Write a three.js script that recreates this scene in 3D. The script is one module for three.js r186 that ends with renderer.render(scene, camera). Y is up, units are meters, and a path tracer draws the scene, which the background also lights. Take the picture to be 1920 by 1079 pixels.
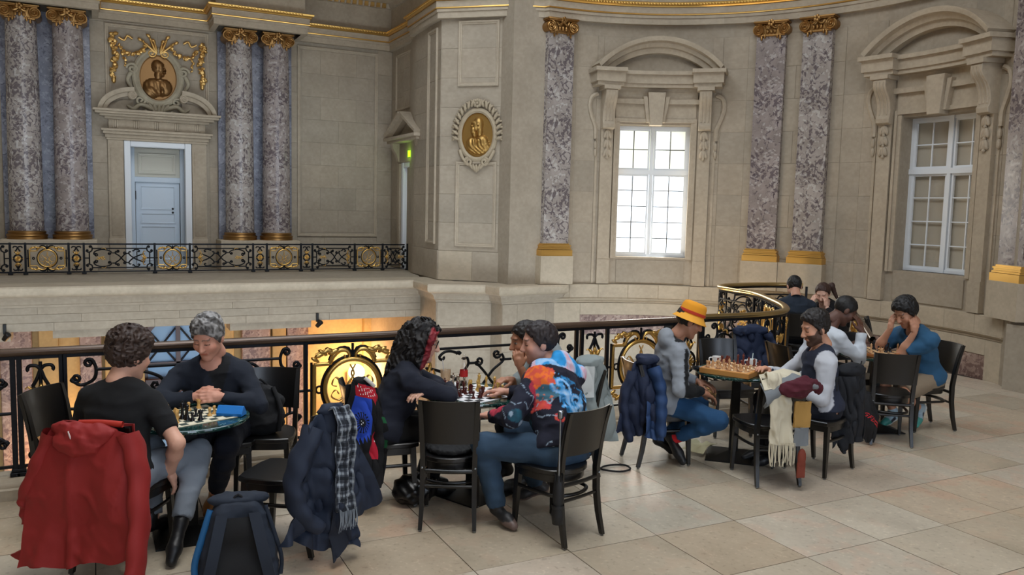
import * as THREE from 'three';
import { mergeVertices, toCreasedNormals } from 'three/addons/utils/BufferGeometryUtils.js';
import { RoundedBoxGeometry } from 'three/addons/geometries/RoundedBoxGeometry.js';
import { RectAreaLightUniformsLib } from 'three/addons/lights/RectAreaLightUniformsLib.js';

// ---------- camera, sky, large lights, exposure ----------
const scene = new THREE.Scene();
const renderer = new THREE.WebGLRenderer({ antialias: true });
renderer.toneMapping = THREE.LinearToneMapping;
renderer.toneMappingExposure = 0.51;
renderer.shadowMap.enabled = true;
RectAreaLightUniformsLib.init();
const camera = new THREE.PerspectiveCamera(38.66, 1920 / 1079, 0.1, 200);
camera.position.set(0, 2.08, 0);
camera.quaternion.setFromEuler(new THREE.Euler(-5.424 * Math.PI / 180, -26.961 * Math.PI / 180, 1.378 * Math.PI / 180, 'YXZ'));
camera.updateMatrixWorld();
scene.background = new THREE.Color(0.80, 0.90, 1.0);
scene.backgroundIntensity = 7;
function areaLight(color, power, w, h, pos, target) {
  const l = new THREE.RectAreaLight(color, power, w, h);
  l.position.set(...pos); l.lookAt(...target); l.castShadow = true; scene.add(l); return l;
}
// daylight: the glazed lantern over the stair hall, two tall windows behind the visitors, the window in the curved wall
areaLight(0xeef2ff, 1.7, 6, 6, [2.5, 9.25, -8.5], [2.5, 0, -8.5]);
areaLight(0xfaf6f0, 15, 4.2, 3.2, [2.0, 9.25, -2.3], [2.0, 0, -2.3]);
areaLight(0xd6e6ff, 10, 2.2, 4.2, [5.5, 3.6, 5.75], [5.5, 3.0, 0]);
areaLight(0xd6e6ff, 10, 2.2, 4.2, [0.5, 3.6, 5.75], [0.5, 3.0, 0]);

// ---------- small helpers ----------
const P = Math.PI, sin = Math.sin, cos = Math.cos, hyp = Math.hypot, max = Math.max, min = Math.min, abs = Math.abs;
const clamp = (x, a, b) => x < a ? a : x > b ? b : x, lerp = (a, b, t) => a + (b - a) * t;
const sstep = (a, b, x) => { const t = clamp((x - a) / (b - a), 0, 1); return t * t * (3 - 2 * t); };
let seed = 1234567;
const rnd = (a = 0, b = 1) => { seed = (seed * 1664525 + 1013904223) >>> 0; return a + (b - a) * (seed / 4294967296); };
const V = (x, y, z) => new THREE.Vector3(x, y, z);
const hsh = (x, y, z) => { let h = (x * 374761393 + y * 668265263 + z * 2147483647) | 0; h = Math.imul(h ^ (h >>> 13), 1274126177); return ((h ^ (h >>> 16)) >>> 0) / 4294967296; };
function noise3(x, y, z, per = 0) {
  const X = Math.floor(x), Y = Math.floor(y), Z = Math.floor(z); let u = x - X, v = y - Y, w = z - Z;
  u = u * u * (3 - 2 * u); v = v * v * (3 - 2 * v); w = w * w * (3 - 2 * w);
  const m = per ? (a) => ((a % per) + per) % per : (a) => a, x0 = m(X), x1 = m(X + 1), y0 = m(Y), y1 = m(Y + 1);
  return lerp(lerp(lerp(hsh(x0, y0, Z), hsh(x1, y0, Z), u), lerp(hsh(x0, y1, Z), hsh(x1, y1, Z), u), v), lerp(lerp(hsh(x0, y0, Z + 1), hsh(x1, y0, Z + 1), u), lerp(hsh(x0, y1, Z + 1), hsh(x1, y1, Z + 1), u), v), w);
}
const fbm = (u, v, f, s, o = 4) => { let a = .5, t = 0, n = 0; for (let i = 0; i < o; i++) { t += a * noise3(u * f, v * f, s + i * 7, f); n += a; a *= .5; f *= 2; } return t / n; };
function texture(n, fn, size = 1, srgb = true) {
  const d = new Uint8Array(n * n * 4);
  for (let j = 0; j < n; j++) for (let i = 0; i < n; i++) { const c = fn(i / n, j / n), k = (j * n + i) * 4; d[k] = clamp(c[0], 0, 255); d[k + 1] = clamp(c[1], 0, 255); d[k + 2] = clamp(c[2], 0, 255); d[k + 3] = 255; }
  const t = new THREE.DataTexture(d, n, n); t.wrapS = t.wrapT = THREE.RepeatWrapping; t.magFilter = t.minFilter = THREE.LinearFilter;
  if (srgb) t.colorSpace = THREE.SRGBColorSpace; t.repeat.set(1 / size, 1 / size); t.needsUpdate = true; return t;
}
const mat = (color, roughness = .8, metalness = 0, more = {}) => new THREE.MeshStandardMaterial({ color, roughness, metalness, side: THREE.DoubleSide, ...more });

// names, things, parts
const used = {};
const numbered = (n) => { used[n] = (used[n] ?? -1) + 1; return used[n] ? n + '_' + String(used[n]).padStart(3, '0') : n; };
function tag(o, label, category, group) { o.userData = { label, category }; if (group) o.userData.group = group; return o; }
function thing(name, label, category, pos = [0, 0, 0], turn = 0, group) {
  const o = new THREE.Group(); o.name = numbered(name); o.position.set(...pos); o.rotation.y = turn; scene.add(o); return tag(o, label, category, group);
}
function part(name, geo, m, parent, label) {
  const o = new THREE.Mesh(Array.isArray(geo) ? join(geo) : geo, m); o.castShadow = o.receiveShadow = true; o.name = parent === scene ? numbered(name) : name;
  if (label) o.userData.label = label; parent.add(o); return o;
}
const single = (name, geo, m, label, category, group) => tag(part(name, geo, m, scene), label, category, group);
function structure(name, geo, m) { const o = geo ? part(name, geo, m, scene) : new THREE.Group(); if (!geo) { o.name = numbered(name); scene.add(o); } o.userData.kind = 'structure'; return o; }
function stuffPart(name, geo, m, parent) { const o = part(name, geo, m, parent); o.userData.kind = 'stuff'; return o; }

// geometry tools
function join(list) {
  let n = 0, col = false; list = list.flat(9).map((g) => g.index ? g.toNonIndexed() : g); for (const g of list) { n += g.attributes.position.count; col ||= !!g.attributes.color; }
  const p = new Float32Array(n * 3), q = new Float32Array(n * 3), u = new Float32Array(n * 2), c = col ? new Float32Array(n * 3).fill(1) : null; let k = 0;
  for (const g of list) {
    if (!g.attributes.normal) g.computeVertexNormals();
    p.set(g.attributes.position.array, k * 3); q.set(g.attributes.normal.array, k * 3); if (g.attributes.uv) u.set(g.attributes.uv.array, k * 2); if (col && g.attributes.color) c.set(g.attributes.color.array, k * 3); k += g.attributes.position.count;
  }
  const r = new THREE.BufferGeometry(); r.setAttribute('position', new THREE.BufferAttribute(p, 3)); r.setAttribute('normal', new THREE.BufferAttribute(q, 3)); r.setAttribute('uv', new THREE.BufferAttribute(u, 2)); if (col) r.setAttribute('color', new THREE.BufferAttribute(c, 3)); return r;
}
function quads(grid, close = false, wrap = false) {   // grid[j][i] = [x, y, z] -> indexed surface with uv
  const nj = grid.length, ni = grid[0].length, pos = [], uv = [], ix = [];
  for (let j = 0; j < nj; j++) for (let i = 0; i < ni; i++) { pos.push(...grid[j][i]); uv.push(i / (ni - 1), j / (nj - 1)); }
  for (let j = 0; j < nj - (wrap ? 0 : 1); j++) for (let i = 0; i < ni - (close ? 0 : 1); i++) { const a = j * ni + i, b = j * ni + (i + 1) % ni, c = ((j + 1) % nj) * ni + (i + 1) % ni, d = ((j + 1) % nj) * ni + i; ix.push(a, b, c, a, c, d); }
  const g = new THREE.BufferGeometry(); g.setAttribute('position', new THREE.Float32BufferAttribute(pos, 3)); g.setAttribute('uv', new THREE.Float32BufferAttribute(uv, 2)); g.setIndex(ix); g.computeVertexNormals(); return g;
}
function boxUV(g) {   // uv in metres from the facing axis
  if (g.index) g = g.toNonIndexed(); g.computeVertexNormals(); const p = g.attributes.position, n = g.attributes.normal, u = new Float32Array(p.count * 2);
  for (let i = 0; i < p.count; i += 3) {
    const ax = abs(n.getX(i) + n.getX(i + 1) + n.getX(i + 2)), ay = abs(n.getY(i) + n.getY(i + 1) + n.getY(i + 2)), az = abs(n.getZ(i) + n.getZ(i + 1) + n.getZ(i + 2));
    for (let k = i; k < i + 3; k++) { const x = p.getX(k), y = p.getY(k), z = p.getZ(k); if (ay > ax && ay > az) { u[2 * k] = x; u[2 * k + 1] = z; } else if (ax > az) { u[2 * k] = z; u[2 * k + 1] = y; } else { u[2 * k] = x; u[2 * k + 1] = y; } }
  }
  g.setAttribute('uv', new THREE.BufferAttribute(u, 2)); return g;
}
const crease = (g, a = .6) => toCreasedNormals(g, a);
const stoneUV = (g, a = .6) => { g = boxUV(g); return crease(g, a); };
function mapGeo(g, S, a = .6) {
  g = g.index ? g.toNonIndexed() : g.clone(); const p = g.attributes.position; for (let i = 0; i < p.count; i++) p.setXYZ(i, ...S(p.getX(i), p.getY(i), p.getZ(i)));
  const uv = new Float32Array(p.count * 2), q = g.attributes.position; void q; g.setAttribute('uv', new THREE.BufferAttribute(uv, 2)); return crease(boxUV(g), a);
}
const move = (g, x, y, z, rx = 0, ry = 0, rz = 0, s = 1) => { g = g.clone(); const m = new THREE.Matrix4().compose(V(x, y, z), new THREE.Quaternion().setFromEuler(new THREE.Euler(rx, ry, rz)), typeof s === 'number' ? V(s, s, s) : V(...s)); return g.applyMatrix4(m); };
const box = (x0, x1, y0, y1, z0, z1) => { const g = new THREE.BoxGeometry(x1 - x0, y1 - y0, z1 - z0); g.translate((x0 + x1) / 2, (y0 + y1) / 2, (z0 + z1) / 2); return g; };
const rbox = (x0, x1, y0, y1, z0, z1, r = .01, s = 2) => { const g = new RoundedBoxGeometry(x1 - x0, y1 - y0, z1 - z0, s, r); g.translate((x0 + x1) / 2, (y0 + y1) / 2, (z0 + z1) / 2); return g; };
function boxN(x0, x1, y0, y1, z0, z1, n) { const g = new THREE.BoxGeometry(x1 - x0, y1 - y0, z1 - z0, n, 1, 1); g.translate((x0 + x1) / 2, (y0 + y1) / 2, (z0 + z1) / 2); return g; }
const lathe = (pts, n = 24) => new THREE.LatheGeometry(pts.map((p) => new THREE.Vector2(p[0], p[1])), n);
const ellipsoid = (x, y, z, rx, ry, rz, n = 8, rot = [0, 0, 0]) => move(new THREE.SphereGeometry(1, n, max(4, n - 2)), x, y, z, ...rot, [rx, ry, rz]);
function tube(pts, r, n = 6, seg = 0, closed = false) {
  const c = new THREE.CatmullRomCurve3(pts.map((p) => p.isVector3 ? p : V(p[0], p[1], p[2] ?? 0)), closed, 'centripetal'); return new THREE.TubeGeometry(c, seg || max(2, (pts.length - 1) * 3), r, n, closed);
}
function bar(a, b, r, n = 6) { const A = V(...a), B = V(...b), d = B.clone().sub(A), g = new THREE.CylinderGeometry(r, r, d.length(), n); g.applyQuaternion(new THREE.Quaternion().setFromUnitVectors(V(0, 1, 0), d.normalize())); g.translate(...A.add(B).multiplyScalar(.5).toArray()); return g; }
function limb(pts, radii, n = 8) {   // tapered tube with its own radius at each point
  const c = new THREE.CatmullRomCurve3(pts.map((p) => V(...p)), false, 'centripetal'), N = (pts.length - 1) * 4, fr = c.computeFrenetFrames(N), rows = [];
  for (let j = 0; j <= N; j++) { const t = j / N, f = t * (radii.length - 1), i = min(radii.length - 2, Math.floor(f)), r = lerp(radii[i], radii[i + 1], f - i), o = c.getPoint(t), row = []; for (let k = 0; k < n; k++) { const a = k / n * 2 * P; const q = o.clone().addScaledVector(fr.normals[j], r * cos(a)).addScaledVector(fr.binormals[j], r * sin(a)); row.push([q.x, q.y, q.z]); } rows.push(row); }
  return quads(rows, true);
}
function sweep(path, prof, closed = false) {   // path [[a, b]] in a plane, prof [[out, up]] (out to the left of the path) -> (a, b, up)
  const n = path.length, rows = [];
  for (let i = 0; i < n; i++) {
    const p = path[i], q = path[(i + 1) % n], o = path[(i + n - 1) % n]; let d0 = [p[0] - o[0], p[1] - o[1]], d1 = [q[0] - p[0], q[1] - p[1]]; if (!closed && i === 0) d0 = d1; if (!closed && i === n - 1) d1 = d0;
    const l0 = hyp(...d0), l1 = hyp(...d1), n0 = [-d0[1] / l0, d0[0] / l0], n1 = [-d1[1] / l1, d1[0] / l1]; let m = [n0[0] + n1[0], n0[1] + n1[1]]; const k = 2 / max(.3, m[0] * m[0] + m[1] * m[1]); m = [m[0] * k, m[1] * k];
    rows.push(prof.map(([o2, h]) => [p[0] + m[0] * o2, p[1] + m[1] * o2, h]));
  }
  if (closed) rows.push(rows[0]);
  const g = quads(rows), list = [g];
  if (!closed) for (const r of [rows[0], rows[n - 1]]) { const s = []; for (let i = 1; i < r.length - 1; i++) s.push(...r[0], ...r[i], ...r[i + 1]); const e = new THREE.BufferGeometry(); e.setAttribute('position', new THREE.Float32BufferAttribute(s, 3)); e.computeVertexNormals(); list.push(e); }
  return join(list);
}
const planSweep = (path, prof, closed) => stoneUV(mapGeo(sweep(path, prof, closed), (a, b, h) => [a, h, b]));   // path [[x, z]], prof [[out, y]]
const arc = (cx, cy, r, a0, a1, n = 12, ry = r) => Array.from({ length: n + 1 }, (_, i) => { const a = lerp(a0, a1, i / n); return [cx + r * cos(a), cy + ry * sin(a)]; });
function extrude(pts, depth, bevel = 0, holes = []) {
  const s = new THREE.Shape(pts.map((p) => new THREE.Vector2(...p))); for (const h of holes) s.holes.push(new THREE.Path(h.map((p) => new THREE.Vector2(...p))));
  return new THREE.ExtrudeGeometry(s, { depth, bevelEnabled: bevel > 0, bevelSize: bevel, bevelThickness: bevel, bevelSegments: 1, curveSegments: 6 });
}
function spiral(cx, cy, r0, r1, a0, turns, n = 14) { return Array.from({ length: n + 1 }, (_, i) => { const t = i / n, a = a0 + turns * 2 * P * t, r = lerp(r0, r1, t); return [cx + r * cos(a), cy + r * sin(a), 0]; }); }
function block(u0, u1, v0, v1, t = .012, c = .004, nu = 1, g = .0025) {   // one dressed stone: chamfered face, open back
  u0 += g; u1 -= g; v0 += g; v1 -= g; const us = [u0, u0, u0 + c]; for (let i = 1; i < nu; i++) us.push(lerp(u0 + c, u1 - c, i / nu)); us.push(u1 - c, u1, u1);
  const vs = [v0, v0, v0 + c, v1 - c, v1, v1], L = us.length - 1, pos = [], ix = [];
  vs.forEach((v, j) => us.forEach((u, i) => { const e = (i === 0 || i === L || j === 0 || j === 5) ? 0 : (i === 1 || i === L - 1 || j === 1 || j === 4) ? t - c : t; pos.push(u, v, e); }));
  for (let j = 0; j < 5; j++) for (let i = 0; i < L; i++) { const a = j * (L + 1) + i; ix.push(a, a + 1, a + L + 2, a, a + L + 2, a + L + 1); }
  const q = new THREE.BufferGeometry(); q.setAttribute('position', new THREE.Float32BufferAttribute(pos, 3)); q.setIndex(ix); return q;
}
// ---------- materials ----------
const stoneTex = texture(512, (u, v) => { const a = fbm(u, v, 4, 3), b = fbm(u, v, 32, 9, 3), k = (a - .5) * 20 + (b - .5) * 18; return [190 + k, 178 + k * .98, 160 + k * .95]; }, 1.3);
const stoneBump = texture(256, (u, v) => { const b = fbm(u, v, 24, 5, 4) * 255; return [b, b, b]; }, .5, false);
const S = (tint) => mat(tint, .82, 0, { map: stoneTex, bumpMap: stoneBump, bumpScale: .0012 });
const M = {};
M.stones = [S(0xdddad5), S(0xd9d6d1), S(0xd4d2ce), S(0xdedad4)];
M.stone = M.stones[0]; M.trim = S(0xe9e5de); M.pale = mat(0xf2eee6, .7, 0, { map: stoneTex }); M.backstone = M.stones[2];
const tileTex = [0, 1, 2, 3].map((s) => texture(384, (u, v) => {
  const a = fbm(u, v, 3, s * 31 + 2, 5), b = fbm(u, v, 40, s * 17 + 5, 2), w = fbm(u + .1 * a, v * 1, 6, s * 13 + 8, 3); let r = 194, g = 184, bl = 168; const k = (a - .5) * 34 + (b - .5) * 12; r += k; g += k; bl += k;
  const pink = sstep(.52, .72, w) * [18, 4, 10, 26][s]; r += pink * .22; g -= pink * .2; bl -= pink * .28; if (b > .8) { r += 12; g += 12; bl += 11; } if (b < .2) { r -= 16; g -= 16; bl -= 16; } return [r, g, bl];
}, .9));
M.tiles = []; for (let i = 0; i < 12; i++) M.tiles.push(mat([0xf6f4f0, 0xf0ece4, 0xe6dfd4, 0xf0e6da, 0xe8e8e4, 0xe4dacd, 0xf8f6f1, 0xeae2d8, 0xe2ded6, 0xf4eee9, 0xe8decf, 0xefece7][i], .37, 0, { map: tileTex[i % 4] }));
M.grout = mat(0x382f27, .9);
const marbleTex = (s, base, dark, light, dens) => texture(512, (u, v) => {
  const wx = fbm(u, v, 8, s) - .5, wy = fbm(u, v, 8, s + 40) - .5, uu = u + wx * .1, vv = v + wy * .1, a = fbm(uu, vv, 6, s + 3, 4), b = fbm(uu, vv, 34, s + 11, 4), c = fbm(uu, vv, 9, s + 19, 4), m = (fbm(u, v, 3, s + 33, 2) - .42) * .55;
  let t = (a - .5) * 46, r = base[0] + t, g = base[1] + t, bl = base[2] + t; const d = sstep(dens + .05 - m, dens - .06 - m, b) * .6 + sstep(.012, .002, abs(c - .5)) * .45, w = sstep(.58, .72, fbm(uu, vv, 26, s + 27, 3)) * .55;
  r = lerp(r, dark[0], min(1, d)); g = lerp(g, dark[1], min(1, d)); bl = lerp(bl, dark[2], min(1, d)); r = lerp(r, light[0], w); g = lerp(g, light[1], w); bl = lerp(bl, light[2], w); return [r, g, bl];
}, 1.15);
M.marble = mat(0xffffff, .26, 0, { map: marbleTex(3, [146, 135, 130], [72, 62, 68], [196, 190, 184], .41) });
M.marbleB = mat(0xffffff, .26, 0, { map: marbleTex(77, [156, 147, 140], [70, 61, 66], [200, 196, 190], .40) });
M.bluemarble = mat(0xffffff, .3, 0, { map: marbleTex(51, [128, 130, 142], [70, 70, 84], [172, 174, 184], .40) });
M.redmarble = mat(0xffffff, .35, 0, { map: marbleTex(19, [146, 122, 110], [88, 62, 58], [190, 172, 158], .43) });
M.green = mat(0xffffff, .12, 0, { map: texture(256, (u, v) => { const w = fbm(u, v, 5, 3) - .5, a = abs(fbm(u + w * .3, v - w * .3, 7, 9) - .5), k = sstep(.035, .004, a), b = fbm(u, v, 16, 4) * 34; return [lerp(14 + b * .5, 150, k * .7), lerp(38 + b, 180, k * .7), lerp(36 + b * .9, 172, k * .7)]; }, .35) });
M.gold = mat(new THREE.Color(.80, .50, .15), .33, 1); M.oldgold = mat(new THREE.Color(.36, .2, .07), .4, .95); M.goldleaf = mat(new THREE.Color(.72, .46, .16), .38, .9);
M.bronze = mat(new THREE.Color(.27, .15, .06), .42, .85);
M.iron = mat(0x14161b, .42, .55); M.handrail = mat(0x5e4c3f, .27, .3); M.brass = mat(new THREE.Color(.55, .42, .2), .28, 1);
M.white = mat(0xdfe3e6, .55); M.door = mat(0xc9d6e2, .5); M.dark = mat(0x0c0b0c, .5);
M.black = new THREE.MeshPhysicalMaterial({ color: 0x070606, roughness: .38, clearcoat: .3, clearcoatRoughness: .25, side: THREE.DoubleSide });
M.castiron = mat(0x0d0d0e, .5, .3); M.steel = mat(0x9aa0a6, .3, 1);
M.glass = new THREE.MeshPhysicalMaterial({ color: 0xffffff, roughness: .02, transmission: 1, thickness: 0, side: THREE.DoubleSide });
M.blind = mat(0xb3aa98, .9); M.leaded = mat(0x6a6a66, .6);
M.warm = mat(0xf2dca8, .75, 0, { map: stoneTex }); M.mahogany = mat(0x3a1a10, .35);
// ---------- the building: floors, walls, openings ----------
const EC = [6.46, -7.88], ER = 4.14, D2R = P / 180;
const EX = (a0) => (u, v, d) => { const a = a0 * D2R + u / ER; return [EC[0] + (ER - d) * sin(a), v, EC[1] - (ER - d) * cos(a)]; };   // curved wall, u metres along it from a0 degrees
const FW = (ax, az, bx, bz) => { const l = hyp(bx - ax, bz - az), x = (bx - ax) / l, z = (bz - az) / l; return (u, v, d) => [ax + x * u - z * d, v, az + z * u + x * d]; };
const BW = FW(0, -16.3, 1, -16.3), SW = FW(5.45, -16.3, 5.45, -13.1), PF = FW(5.22, -13.05, 6.12, -12.25), PR = FW(6.12, -12.25, 6.78, -12.02), PL = FW(5.3, -14.6, 5.22, -13.05);
const ua = (deg) => deg * D2R * ER, EX0 = EX(0);
const flat = (g, S) => mapGeo(g, S);
const arcPath = (a0, a1, r = ER, n = 40) => Array.from({ length: n + 1 }, (_, i) => { const a = lerp(a0, a1, i / n) * D2R; return [EC[0] + r * sin(a), EC[1] - r * cos(a)]; });
// the railing runs straight along the gallery edge, then turns back round the stair
const RAILPTS = [[-3.2, -6.62], [5.0, -6.62], [5.75, -6.62], [6.35, -6.6], [6.85, -6.75], [7.2, -7.08], [7.62, -7.72], [7.97, -8.38], [8.05, -8.9], [8.12, -9.25], [8.4, -9.5], [8.9, -9.56], [9.4, -9.5], [9.86, -9.2]];
const railCurve = new THREE.CatmullRomCurve3(RAILPTS.map(([x, z]) => V(x, 0, z)), false, 'centripetal'); railCurve.arcLengthDivisions = 800;
const railLen = railCurve.getLength(), railAt = (s) => railCurve.getPointAt(clamp(s / railLen, 0, 1)), railDir = (s) => railCurve.getTangentAt(clamp(s / railLen, 0, 1));
const railOff = (s, d) => { const p = railAt(s), t = railDir(s); return [p.x - t.z * d, p.z + t.x * d]; };
const edge = []; for (let s = 0; s <= railLen; s += .12) edge.push(railOff(s, -.1));

// gallery floor: slab, then one stone tile after another
const wallIn = arcPath(66, 110, ER + .1, 18);
const outline = [[-7, 6], [-7, -6.72], ...edge.slice(3), ...wallIn, [10.35, 6]];
const floor = structure('floor');
{ const s = extrude(outline.map(([x, z]) => [x, -z]), .34); part('floor_slab', stoneUV(mapGeo(s, (x, y, z) => [x, z - .352, -y])), M.grout, floor); }
const inside = (x, z, poly) => { let c = false; for (let i = 0, j = poly.length - 1; i < poly.length; j = i++) { const [xi, zi] = poly[i], [xj, zj] = poly[j]; if ((zi > z) !== (zj > z) && x < (xj - xi) * (z - zi) / (zj - zi) + xi) c = !c; } return c; };
function clipPoly(poly, cx, cz, h) {   // Sutherland-Hodgman: the outline inside one tile square
  for (const [ax, s, lim] of [[0, 1, cx + h], [0, -1, cx - h], [1, 1, cz + h], [1, -1, cz - h]]) {
    const out = []; for (let i = 0; i < poly.length; i++) { const a = poly[i], b = poly[(i + 1) % poly.length], ia = s * (a[ax] - lim) <= 0, ib = s * (b[ax] - lim) <= 0; if (ia) out.push(a); if (ia !== ib) { const t = (lim - a[ax]) / (b[ax] - a[ax]); out.push([lerp(a[0], b[0], t), lerp(a[1], b[1], t)]); } } poly = out; if (!poly.length) break;
  } return poly;
}
{
  const TS = .6485, ox = 1.905, oz = -4.14; const solid = box(-TS / 2 + .003, TS / 2 - .003, -.012, 0, -TS / 2 + .003, TS / 2 - .003);   // crossings measured on the floor joints
  const variants = M.tiles.map((m, i) => { const g = stoneUV(solid.clone()); const uv = g.attributes.uv; for (let k = 0; k < uv.count; k++) uv.setXY(k, uv.getX(k) + i * .37, uv.getY(k) + i * .61); return g; });
  for (let j = -10; j <= 10; j++) for (let i = -10; i <= 14; i++) {
    const cx = ox + (i + .5) * TS, cz = oz - (j + .5) * TS; if (cz > 1.2 || cx < -6.6 || cx > 10.6) continue; const h = TS / 2, k = Math.floor(hsh(i, j, 5) * 12);
    const n = [[-h, -h], [h, -h], [h, h], [-h, h]].filter(([a, b]) => inside(cx + a, cz + b, outline)).length; if (!n) continue;
    let g = variants[k], pos = [cx, rnd(-.0012, .0012), cz];
    if (n < 4) { const p = clipPoly(outline, cx, cz, h - .0022).filter((q, a, l) => a === 0 || hyp(q[0] - l[a - 1][0], q[1] - l[a - 1][1]) > .002); if (p.length < 3) continue; g = stoneUV(mapGeo(extrude(p.map(([x, z]) => [x - cx, -(z - cz)]), .012), (x, y, z) => [x, z - .012, -y])); }
    const t = part('tile', g, M.tiles[k], floor); t.position.set(...pos); if (n === 4) t.rotation.y = Math.floor(hsh(i, j, 9) * 4) * P / 2;
  }
  part('paving', stoneUV(box(-7, 10.35, -.012, -.0005, 1.5, 6)), M.tiles[2], floor);
}
// stone kerb under the railing
{ const k = []; for (let s = 0; s <= railLen; s += .1) k.push(railOff(s, 0)); const g = planSweep(k, [[-.16, -.3], [-.16, .1], [-.15, .115], [.17, .115], [.18, .1], [.18, .085], [.2, .075], [.2, 0], [.2, -.3]]); structure('trim_1', g, M.trim); }

// curved wall with two window openings
const wr = structure('wall_right');
const W1 = 29.25, W2 = 92.4, WH = 8.3, WB = 1.32, WT = 3.56, TOP = 6.6;
const cb = (a0, a1, y0, y1, d0, d1) => flat(boxN(ua(a0), ua(a1), y0, y1, d0, d1, max(1, Math.ceil((a1 - a0) / 3))), EX0);
part('wall_core', [cb(-6, W1 - WH, .85, TOP, -.6, 0), cb(W1 - WH, W1 + WH, .85, WB, -.6, 0), cb(W1 - WH, W1 + WH, WT, TOP, -.6, 0), cb(W1 + WH, W2 - WH, .85, TOP, -.6, 0), cb(W2 - WH, W2 + WH, .85, WB, -.6, 0), cb(W2 - WH, W2 + WH, WT, TOP, -.6, 0), cb(W2 + WH, 124, .85, TOP, -.6, 0), cb(-6, 124, -5.2, .85, -.6, 0)], M.stones[1], wr);
function course(a0, a1, y0, y1, rows, cols, t = .012, ms = M.stones, S2 = EX0, name = 'stone_block', parent = wr, seg = 3) {   // dressed stones over a stretch of wall, half-bonded
  for (let r = 0; r < rows; r++) { const v0 = lerp(y0, y1, r / rows), v1 = lerp(y0, y1, (r + 1) / rows), cuts = [a0]; const sft = cols > 1 && r % 2 ? .5 : 0; for (let c = 1; c <= cols; c++) { const x = lerp(a0, a1, (c - sft) / cols); if (x > a0 + .05 && x < a1 - .05) cuts.push(x); } cuts.push(a1); for (let c = 0; c < cuts.length - 1; c++) part(name, flat(block(cuts[c], cuts[c + 1], v0, v1, t, .003, seg, .0012), S2), ms[Math.floor(hsh(r, c, Math.round(a0 * 10)) * ms.length)], parent); }
}
const CA = (a, b, ...r) => course(ua(a), ua(b), ...r);
CA(2, 10, .86, 5.0, 8, 1); CA(10.2, 15.2, .86, 5.0, 8, 1, .004); CA(15.2, W1 - 12.6, .86, 5.0, 8, 1);
CA(W1 + 12.6, 44.2, .86, 5.0, 8, 1); CA(44.2, 49.8, .86, 5.0, 8, 1, .004); CA(49.8, 71, .86, 5.0, 8, 2); CA(71, 75.5, .86, 5.0, 8, 1, .004); CA(75.5, W2 - 12.6, .86, 5.0, 8, 1);
CA(W2 + 12.6, 107, .86, 5.0, 8, 1); CA(107, 118, .86, 5.0, 8, 1, .006);
for (const w of [W1, W2]) CA(w - 12.4, w + 12.4, 4.1, 5.0, 2, 2, .004);
for (const [a0, a1] of [[2, 50], [50, 76], [76, 118]]) CA(a0, a1, -.95, -.45, 1, 6), CA(a0, a1, -1.45, -.95, 1, 6), CA(a0, a1, -2.2, -1.45, 1, 5), CA(a0, a1, -3.2, -2.2, 1, 5);
// dado: pale band, moulding, plinth with red marble panels
for (let a = 2.3; a < 112; a += 7.3) part('dado_block', flat(block(ua(a), ua(min(a + 7.3, 112)), .605, .85, .075, .006, 4, .001), EX0), M.pale, wr);
part('dado_moulding', planSweep(arcPath(2, 112, ER, 60), [[0, .53], [.05, .535], [.06, .55], [.05, .565], [.085, .58], [.1, .6], [.1, .608], [0, .61]]), M.pale, wr);
const redPanels = [[12.6, 40], [46, 71], [74.5, 95], [98.9, 107.2]]; let pa = 2;
for (const [a, b] of [...redPanels, [112, 112]]) {
  if (a > pa) part('plinth_block', flat(block(ua(pa), ua(a), -.45, .53, .05, .004, max(2, Math.ceil((a - pa) / 4)), .001), EX0), M.pale, wr);
  if (b > a) { const n = Math.ceil((b - a) / 4); part('plinth_block', flat(block(ua(a), ua(b), .32, .53, .05, .004, n, .001), EX0), M.pale, wr); part('plinth_block', flat(block(ua(a), ua(b), -.45, -.02, .05, .004, n, .001), EX0), M.pale, wr); part('marble_panel', flat(block(ua(a), ua(b), -.02, .32, .036, .003, n, .001), EX0), M.redmarble, wr); } pa = b;
}
// entablature: one run along back wall, side wall, pier and curved wall
const R0 = -16.3, R1 = -15.62, back = (d) => [[-9, R0], [-1.42, R0], [-1.42, R1], [.02, R1], [.02, R0], [2.02, R0], [2.02, R1], [3.46, R1], [3.46, R0], [5.45, R0], [5.45, -14.6], [5.3, -14.55], [5.22, -13.05], [6.12, -12.25], [6.64, -12.07], ...arcPath(3, 124, ER, 56)];
const ent = structure('trim_3');
const run = back(0);
part('architrave', planSweep(run, [[0, 5.2], [.1, 5.2], [.1, 5.3], [.12, 5.3], [.12, 5.345], [0, 5.35]]), M.trim, ent);
part('gilded_fillet', planSweep(run, [[.1, 5.345], [.135, 5.35], [.14, 5.36], [.135, 5.37], [.1, 5.372]]), M.gold, ent);
part('fascia', planSweep(run, [[0, 5.37], [.13, 5.37], [.13, 5.47], [0, 5.475]]), M.trim, ent);
part('gilded_moulding', planSweep(run, [[.1, 5.47], [.15, 5.475], [.165, 5.495], [.19, 5.51], [.2, 5.535], [.19, 5.545], [.1, 5.55]]), M.gold, ent);
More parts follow.
